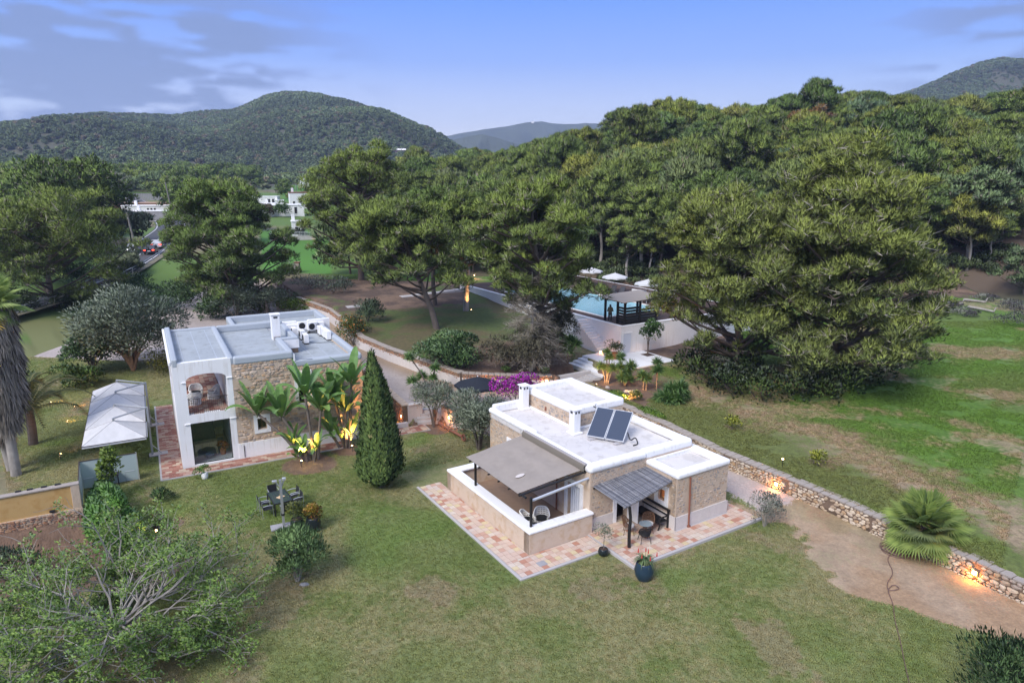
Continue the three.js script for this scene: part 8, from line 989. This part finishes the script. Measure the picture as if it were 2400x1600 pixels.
// ---------------------------------------------------------------- road, cars, poles, far houses
{
  const path = [[-63, -60], [-60.5, -80], [-60.5, -97], [-62.5, -110], [-66.5, -124], [-73, -142], [-82, -166], [-104, -204], [-150, -270]], curve = new THREE.CatmullRomCurve3(path.map(([x, z]) => V(x, 0, z))), N = 120;
  const strip = (o0, o1, dy, s0 = 0, s1 = 1) => { const P = [], I = []; const n = Math.max(2, Math.round(N * (s1 - s0))); for (let i = 0; i <= n; i++) { const s = lerp(s0, s1, i / n), p = curve.getPointAt(s), t = curve.getTangentAt(s), nx = -t.z, nz = t.x, h = land(p.x, p.z) + 0.12 + dy; for (const o of [o0, o1]) P.push(p.x + nx * o, h, p.z + nz * o); if (i) { const a = i * 2; I.push(a - 2, a - 1, a, a, a - 1, a + 1); } } const g = new THREE.BufferGeometry(); g.setAttribute('position', new THREE.Float32BufferAttribute(P, 3)); g.setIndex(I); g.computeVertexNormals(); const nn = g.attributes.normal; if (nn.getY(0) < 0) { g.index.array.reverse(); g.computeVertexNormals(); } return g; };
  structure('road', strip(-3.4, 3.4, 0), M.asphalt); const ln = []; for (let k = 0; k < 40; k++) ln.push(strip(-0.07, 0.07, 0.02, k / 40, k / 40 + 0.012)); structure('road_marking', merge([strip(-3.1, -2.95, 0.02), strip(2.95, 3.1, 0.02), ...ln].map((g) => { g.deleteAttribute('uv'); return g; })), M.whiteLine); structure('road_verge', strip(3.4, 4.4, -0.02), mat(0.2, 0.18, 0.12));
  const rail = thing('guard_rail', 'white roadside rail seen between the left pines', 'rail', [0, 0, 0]); for (let k = 0; k < 14; k++) { const a = curve.getPointAt(0.06 + k * 0.02), t = curve.getTangentAt(0.06 + k * 0.02), b = curve.getPointAt(0.08 + k * 0.02), f = (p) => [p.x + t.z * -3.9, land(p.x, p.z) + 1.0, p.z + t.x * 3.9]; part('rail_bar', bar(f(a), f(b), 0.06, 0.06, 5), M.steel, rail); const q = f(a); part('post', bar([q[0], q[1] - 1, q[2]], q, 0.05, 0.05, 5), M.steel, rail); }
  // cars
  const car = (label, s, off, rev, color, front) => { const p = curve.getPointAt(s), t = curve.getTangentAt(s), d = rev ? -1 : 1, c = thing('car', label, 'car', [p.x - t.z * off, land(p.x, p.z) + 0.13, p.z + t.x * off], Math.atan2(-t.x * d, -t.z * d), 'cars on the road'); const paint = new THREE.MeshPhysicalMaterial({ color: new THREE.Color().setRGB(...color), roughness: 0.35, clearcoat: 0.7 });
    const side = new THREE.Shape(); [[-2.1, 0.35], [-2.15, 0.75], [-1.7, 0.92], [-0.9, 0.98], [-0.35, 1.42], [1.1, 1.45], [1.75, 1.0], [2.1, 0.9], [2.12, 0.4]].forEach((q, i) => (i ? side.lineTo(...q) : side.moveTo(...q))); const b = new THREE.ExtrudeGeometry(side, { depth: 1.6, bevelEnabled: true, bevelSize: 0.08, bevelThickness: 0.08, bevelSegments: 2 }); b.translate(0, 0, -0.8); b.rotateY(-Math.PI / 2); part('body', b, paint, c);
    const gs = new THREE.Shape(); [[-0.78, 1.0], [-0.33, 1.36], [1.05, 1.38], [1.55, 1.0]].forEach((q, i) => (i ? gs.lineTo(...q) : gs.moveTo(...q))); const gg = new THREE.ExtrudeGeometry(gs, { depth: 1.78, bevelEnabled: false }); gg.translate(0, 0, -0.89); gg.rotateY(-Math.PI / 2); part('side_windows', gg, M.dark, c); part('rear_window', box(1.35, 0.02, 0.62, 0, 1.25, 1.47, 0.62, 0, 0), M.dark, c); part('windscreen', box(1.35, 0.02, 0.62, 0, 1.2, -0.66, -0.68, 0, 0), M.dark, c);
    for (const [x, z] of [[-0.8, -1.3], [0.8, -1.3], [-0.8, 1.3], [0.8, 1.3]]) { const w = part('wheel', new THREE.CylinderGeometry(0.33, 0.33, 0.2, 16).rotateZ(Math.PI / 2), M.black, c, [x, 0.33, z]); part('rim', new THREE.CylinderGeometry(0.2, 0.2, 0.21, 10).rotateZ(Math.PI / 2), M.steel, w); }
    for (const x of [-0.68, 0.68]) { part('headlight', rspan(x - 0.16, x + 0.16, 0.62, 0.78, -2.26, -2.18, 0.03, 2), front ? new THREE.MeshStandardMaterial({ color: 0xffffff, emissive: new THREE.Color(0.9, 0.93, 1), emissiveIntensity: 6 }) : M.alu, c); part('tail_light', rspan(x - 0.16, x + 0.16, 0.68, 0.84, 2.17, 2.26, 0.03, 2), front ? mat(0.3, 0.02, 0.02) : new THREE.MeshStandardMaterial({ color: 0x400000, emissive: new THREE.Color(1, 0.04, 0.02), emissiveIntensity: 5 }), c); } part('number_plate', span(-0.26, 0.26, 0.55, 0.66, 2.2, 2.23), M.whiteTrim, c); };
  car('dark car seen from behind with red tail lights on', 0.262, 1.7, false, [0.02, 0.022, 0.035], false); car('white car coming towards the viewer with bright headlights', 0.272, -1.5, true, [0.6, 0.62, 0.66], true); car('second white car behind the dark car on the road', 0.295, 1.6, false, [0.6, 0.6, 0.62], false);
  const pole = (label, x, z, h, lean) => { const p = thing('utility_pole', label, 'utility pole', [x, land(x, z), z], 0, null); part('pole', limb([[0, -0.2, 0], [lean * 0.5, h * 0.5, 0], [lean, h, 0]], 0.2, 0.13, 8), M.greyWood, p); part('crossbar', merge([bar([lean - 0.6, h - 0.4, 0], [lean + 0.6, h - 0.4, 0], 0.05), bar([lean - 0.5, h - 0.4, 0], [lean - 0.5, h - 0.2, 0], 0.04), bar([lean + 0.5, h - 0.4, 0], [lean + 0.5, h - 0.2, 0], 0.04)]), M.iron, p); };
  pole('leaning wooden utility pole beside the cars', -60.6, -111, 8.2, -1.1); pole('tall leaning wooden utility pole rising left of the round pine', -83, -170, 10.5, -1.2); pole('thin utility pole on the green valley field', -80, -258, 7, 0.4); pole('utility pole standing on the wooded skyline right of the far mountain', 46, -255, 15, 0);
  // houses of the valley
  const house = (name, label, x, z, turn, w, h, d, o = {}) => { const t = thing(name, label, 'house', [x, land(x, z), z], R(turn)); part('wall', span(-w / 2, w / 2, -3, h, -d / 2, d / 2), o.m ?? M.white, t); const rf = part('roof', merge([rspan(-w / 2 - 0.15, w / 2 + 0.15, h, h + 0.3, -d / 2 - 0.15, d / 2 + 0.15, 0.08)]), o.roof ?? M.whiteTrim, t); if (o.block) part('roof_block', span(...o.block), M.white, t); part('chimney', rspan(-w * 0.3 - 0.35, -w * 0.3 + 0.35, h + 0.3, h + 1.6, -0.35, 0.35, 0.05), M.whiteTrim, rf); for (const [x0, y0, ww, hh] of o.win ?? []) { const q = part('window', ring(x0, x0 + ww, y0, y0 + hh, 0.08, 0.06, d / 2), o.frame ?? M.whiteTrim, t); part('pane', span(x0 + 0.08, x0 + ww - 0.08, y0 + 0.08, y0 + hh - 0.08, d / 2 - 0.02, d / 2 + 0.02), M.dark, q); } return t; };
  house('valley_house', 'long low white house behind two small trees in the valley', -66.5, -200, 18, 12.5, 2.9, 7, { win: [[-5, 1, 1, 1.4], [3.5, 0.6, 0.9, 2]], block: [-6.2, -1.5, 3.2, 3.6, -3.4, 1] });
  house('valley_house', 'white valley house with two arched openings at its right end', -87, -243, 8, 10.5, 2.7, 6, { win: [[-3.4, 0.6, 1.2, 1.2], [2, 0.4, 1.2, 1.8], [3.6, 0.4, 1.2, 1.8]] });
  house('valley_house', 'white house with tiled roof and bare tree in front', -70, -228, 22, 5.6, 4.8, 5, { roof: M.copper, win: [[-2, 1.2, 0.8, 1.1], [0.8, 3, 0.8, 1.1]] });
  house('valley_house', 'small white annex left of the tiled roof house', -75.6, -226, 18, 2.8, 2.4, 3, { win: [[-0.6, 0.4, 1.2, 0.8]] });
  house('valley_house', 'long bright white house on the far slope with a dome lamp', -113, -395, 10, 13.5, 3.1, 8, { win: [[-5.5, 0.8, 0.9, 1.6], [-3, 0.8, 0.9, 1.6], [0.2, 0.8, 0.9, 1.6], [4, 0.8, 0.9, 1.6]], block: [3.4, 6.6, 3.2, 4.2, -3, 3.2] });
  house('valley_house', 'tiny white house farthest up the valley slope', -153, -535, 4, 7.5, 3.4, 6, { win: [[-0.8, 0.6, 3, 1.6]] });
  house('valley_house', 'white house corner peeping out above the middle pines', -78, -672, 0, 6, 7, 6, { win: [[-1, 2, 1, 1.5]] });
  house('valley_house', 'white sail roofed house behind the spiky plant in the valley', -47.5, -152, 20, 1.9, 3, 3, { win: [[-0.4, 1, 0.8, 1]] });
  house('farm_building', 'long tiled farm building behind white tanks by the road', -112, -215, 12, 22, 2.6, 7, { m: mat(0.5, 0.3, 0.2), roof: mat(0.46, 0.3, 0.22), win: [[-6, 0.8, 1, 1]] });
  house('farm_shed', 'white shed with four dark door slots beside the road', -104, -202, 12, 16, 2.7, 5, { win: [[-1.4, 0.4, 0.7, 1.9], [-0.5, 0.4, 0.7, 1.9], [0.4, 0.4, 0.7, 1.9], [5, 0.9, 1.2, 0.9]] });
  house('farm_shed', 'pale low open shed in front of the white shed', -96, -184, 12, 9, 2.5, 4, { win: [[-3, 0.6, 2.6, 1.2]], m: M.grey });
  house('valley_house', 'pale house cut by the left edge behind the pines', -124, -166, 30, 9, 5, 8, { win: [[1.5, 2, 1.6, 1.6]], roof: M.copper });
  const yf = thing('yard_fence', 'pale slatted fence behind the tiled farm building', 'fence', [-118, land(-118, -228) + 2.2, -228], R(12)); for (let k = 0; k < 40; k++) part('slat', span(-9 + k * 0.5, -8.6 + k * 0.5, 0, 2.2, -0.05, 0.05), M.grey, yf);
  const gt = thing('field_gate', 'pale metal gate and block wall at the end of the green field', 'gate', [-46.3, land(-46.3, -143.5), -143.5], R(14)); part('block_wall', span(-4, 4.6, 0, 0.9, -0.15, 0.15), M.concrete, gt); part('gate_bar', merge([0.2, 0.5, 0.8].map((y) => bar([-4, 0.9 + y, 0], [4, 0.9 + y, 0], 0.04))), M.alu, gt); for (let k = 0; k < 9; k++) part('post', bar([-4 + k, 0.9, 0], [-4 + k, 1.8, 0], 0.05), M.alu, gt); part('pillar', rspan(4.4, 5.1, 0, 2.1, -0.35, 0.35), M.render, gt);
  const ag = thing('agave', 'dark spiky agave beside the white sail roofed house', 'plant', [-45.6, land(-45.6, -148), -148]); const S = new Soup(), r = rng(910); for (let k = 0; k < 60; k++) { const d = rdir(r); d[1] = Math.abs(d[1]) * 0.8 + 0.15; leafAt(S, [0, 0.6, 0], nrm(d), 2.2, 0.16, nrm([d[0], d[1] + 0.6, d[2]]), mixc([0.05, 0.06, 0.05], [0.12, 0.13, 0.1], r()), r); } part('leaves', S.geo(), M.leaf, ag); part('core', cyl(0.4, 0.3, 0.9, 0, 0.4, 0, 8), M.barkDark, ag);
  shrub('valley_bush', 'dark round tree in front of the long low white house, left one', 'tree', [-68.5, land(-68.5, -194), -194], { rx: 1.9, ry: 1.6, rz: 1.8, y0: 0.4, n: 900, c: [[0.06, 0.05, 0.03], [0.14, 0.12, 0.06]], lobes: 10, len: 0.5, wid: 0.14, seed: 911 }); shrub('valley_bush', 'green round tree in front of the long low white house, right one', 'tree', [-63.8, land(-63.8, -193), -193], { rx: 2.1, ry: 1.8, rz: 2, y0: 0.5, n: 1000, c: G_.bush, lobes: 10, len: 0.5, wid: 0.14, seed: 912 });
  // letters on the hillside
  const font = await new FontLoader().loadAsync('fonts/droid/droid_sans_bold.typeface.json'), sx = -115.5, sz = -738, sg = thing('hillside_sign', 'white letters on a dark building on the far wooded slope', 'sign', [sx, land(sx, sz) + 2, sz], R(8)); part('building', span(-10, 6, -3, 2.6, -4, 0), mat(0.10, 0.06, 0.09), sg); const tg = new TextGeometry('Cova Santa', { font, size: 1.75, depth: 0.3, curveSegments: 3 }); tg.computeBoundingBox(); const wid = tg.boundingBox.max.x - tg.boundingBox.min.x; tg.scale(9.4 / wid, 1, 1); part('letters', tg, new THREE.MeshStandardMaterial({ color: 0xffffff, emissive: new THREE.Color(1, 1, 1), emissiveIntensity: 0.55 }), sg, [-4.6, 3.2, 0.1]); part('sign_board', span(-5, 5.4, 2.7, 5.4, -0.3, -0.05), mat(0.05, 0.05, 0.07), sg);
  // mast on the far ridge
  const D = 2870, mx = ((1248 - 1200) / 1643) * D; const ms = thing('radio_mast', 'thin mast on top of the distant blue ridge', 'mast', [mx, ((425 - 288) / 1688) * D + 12, -D]); part('mast', bar([0, 0, 0], [0, 24, 0], 0.8, 0.4, 5), M.steel, ms); part('hut', span(-6, 6, 0, 8, -4, 4), M.whiteTrim, ms);
}

// ---------------------------------------------------------------- grass: short blades over lawn and meadow
{
  const r = rng(1001), blades = (n, h, w, sp) => { const S = new Soup(); for (let i = 0; i < n; i++) { const a = r() * 6.2832, x = Math.cos(a) * sp * r(), z = Math.sin(a) * sp * r(), d = nrm([(r() - 0.5) * 1.3, 1, (r() - 0.5) * 1.3]), s = [Math.cos(a) * w, 0, Math.sin(a) * w], L = h * (0.6 + 0.7 * r()), c = 0.85 + 0.35 * r(); S.tri([x - s[0], -0.01, z - s[2]], [x + s[0], -0.01, z + s[2]], [x + d[0] * L, d[1] * L, z + d[2] * L], ...nrm([d[0] * 0.5, 1, d[2] * 0.5]), [c, c, c]); } return S.geo(); };
  const img = groundTex.image.data, dec = (v) => { v /= 255; return v <= 0.04045 ? v / 12.92 : ((v + 0.055) / 1.055) ** 2.4; };
  const colorAt = (x, z) => { const i = clamp(Math.floor(((x - X0) / (X1 - X0)) * TEX), 0, TEX - 1), j = clamp(Math.floor(((Z1 - z) / (Z1 - Z0)) * TEX), 0, TEX - 1), o = (j * TEX + i) * 4; return [dec(img[o]), dec(img[o + 1]), dec(img[o + 2])]; };
  const spread = (name, label, N, zone, geo, keep, tint) => { const L = []; let tries = 0; while (L.length < N && tries++ < N * 6) { const d = 15 + 62 * r() ** 0.8, px = (r() * 2 - 1) * 0.8, x = px * d, z = -d; if (x < X0 || x > X1 || cover(x, z) !== zone || !keep(x, z)) continue; L.push([x, z, r()]); } const im = new THREE.InstancedMesh(geo, M.grass, L.length), c = new THREE.Color(); im.name = numbered(name); im.userData = { label, category: 'grass', kind: 'stuff' }; L.forEach(([x, z, q], i) => { im.setMatrixAt(i, T(x, land(x, z), z, 0, q * 6.28, 0, 0.7 + 0.6 * q)); const k = colorAt(x, z), m = tint[0] + tint[1] * ((q * 7.3) % 1); im.setColorAt(i, c.setRGB(Math.min(1, k[0] * m * 1.12), Math.min(1, k[1] * m * 1.02), Math.min(1, k[2] * m * 0.97))); }); scene.add(im); };
  const house = (x, z) => { const u = (x - 0.83) * 0.848 + (z + 29.41) * -0.53, w = (x - 0.83) * 0.53 + (z + 29.41) * 0.848, u1 = (x + 20.45) * cv - (z + 39.5) * sv, w1 = (x + 20.45) * sv + (z + 39.5) * cv; return !(u > -1.6 && u < 3.6 && w > -12 && w < 1.65) && !(u >= 3.3 && u < 12.5 && w > -12 && w < 3.65) && !(u1 > -1.4 && u1 < 12 && w1 > -16 && w1 < 1.45); };
  spread('lawn_grass', 'short mown grass blades of the lawn round both houses', 190000, 0, blades(8, 0.05, 0.009, 0.09), house, [1.25, 1.0]);
  spread('meadow_grass', 'fresh longer grass blades growing over the right hand meadow', 150000, 3, blades(9, 0.06, 0.010, 0.12), (x, z) => x > 8 && fbm(x * 0.5, z * 0.5, 3) > 0.4 - 0.1 * r(), [1.2, 0.9]);
}

shade(scene);
renderer.render(scene, camera);
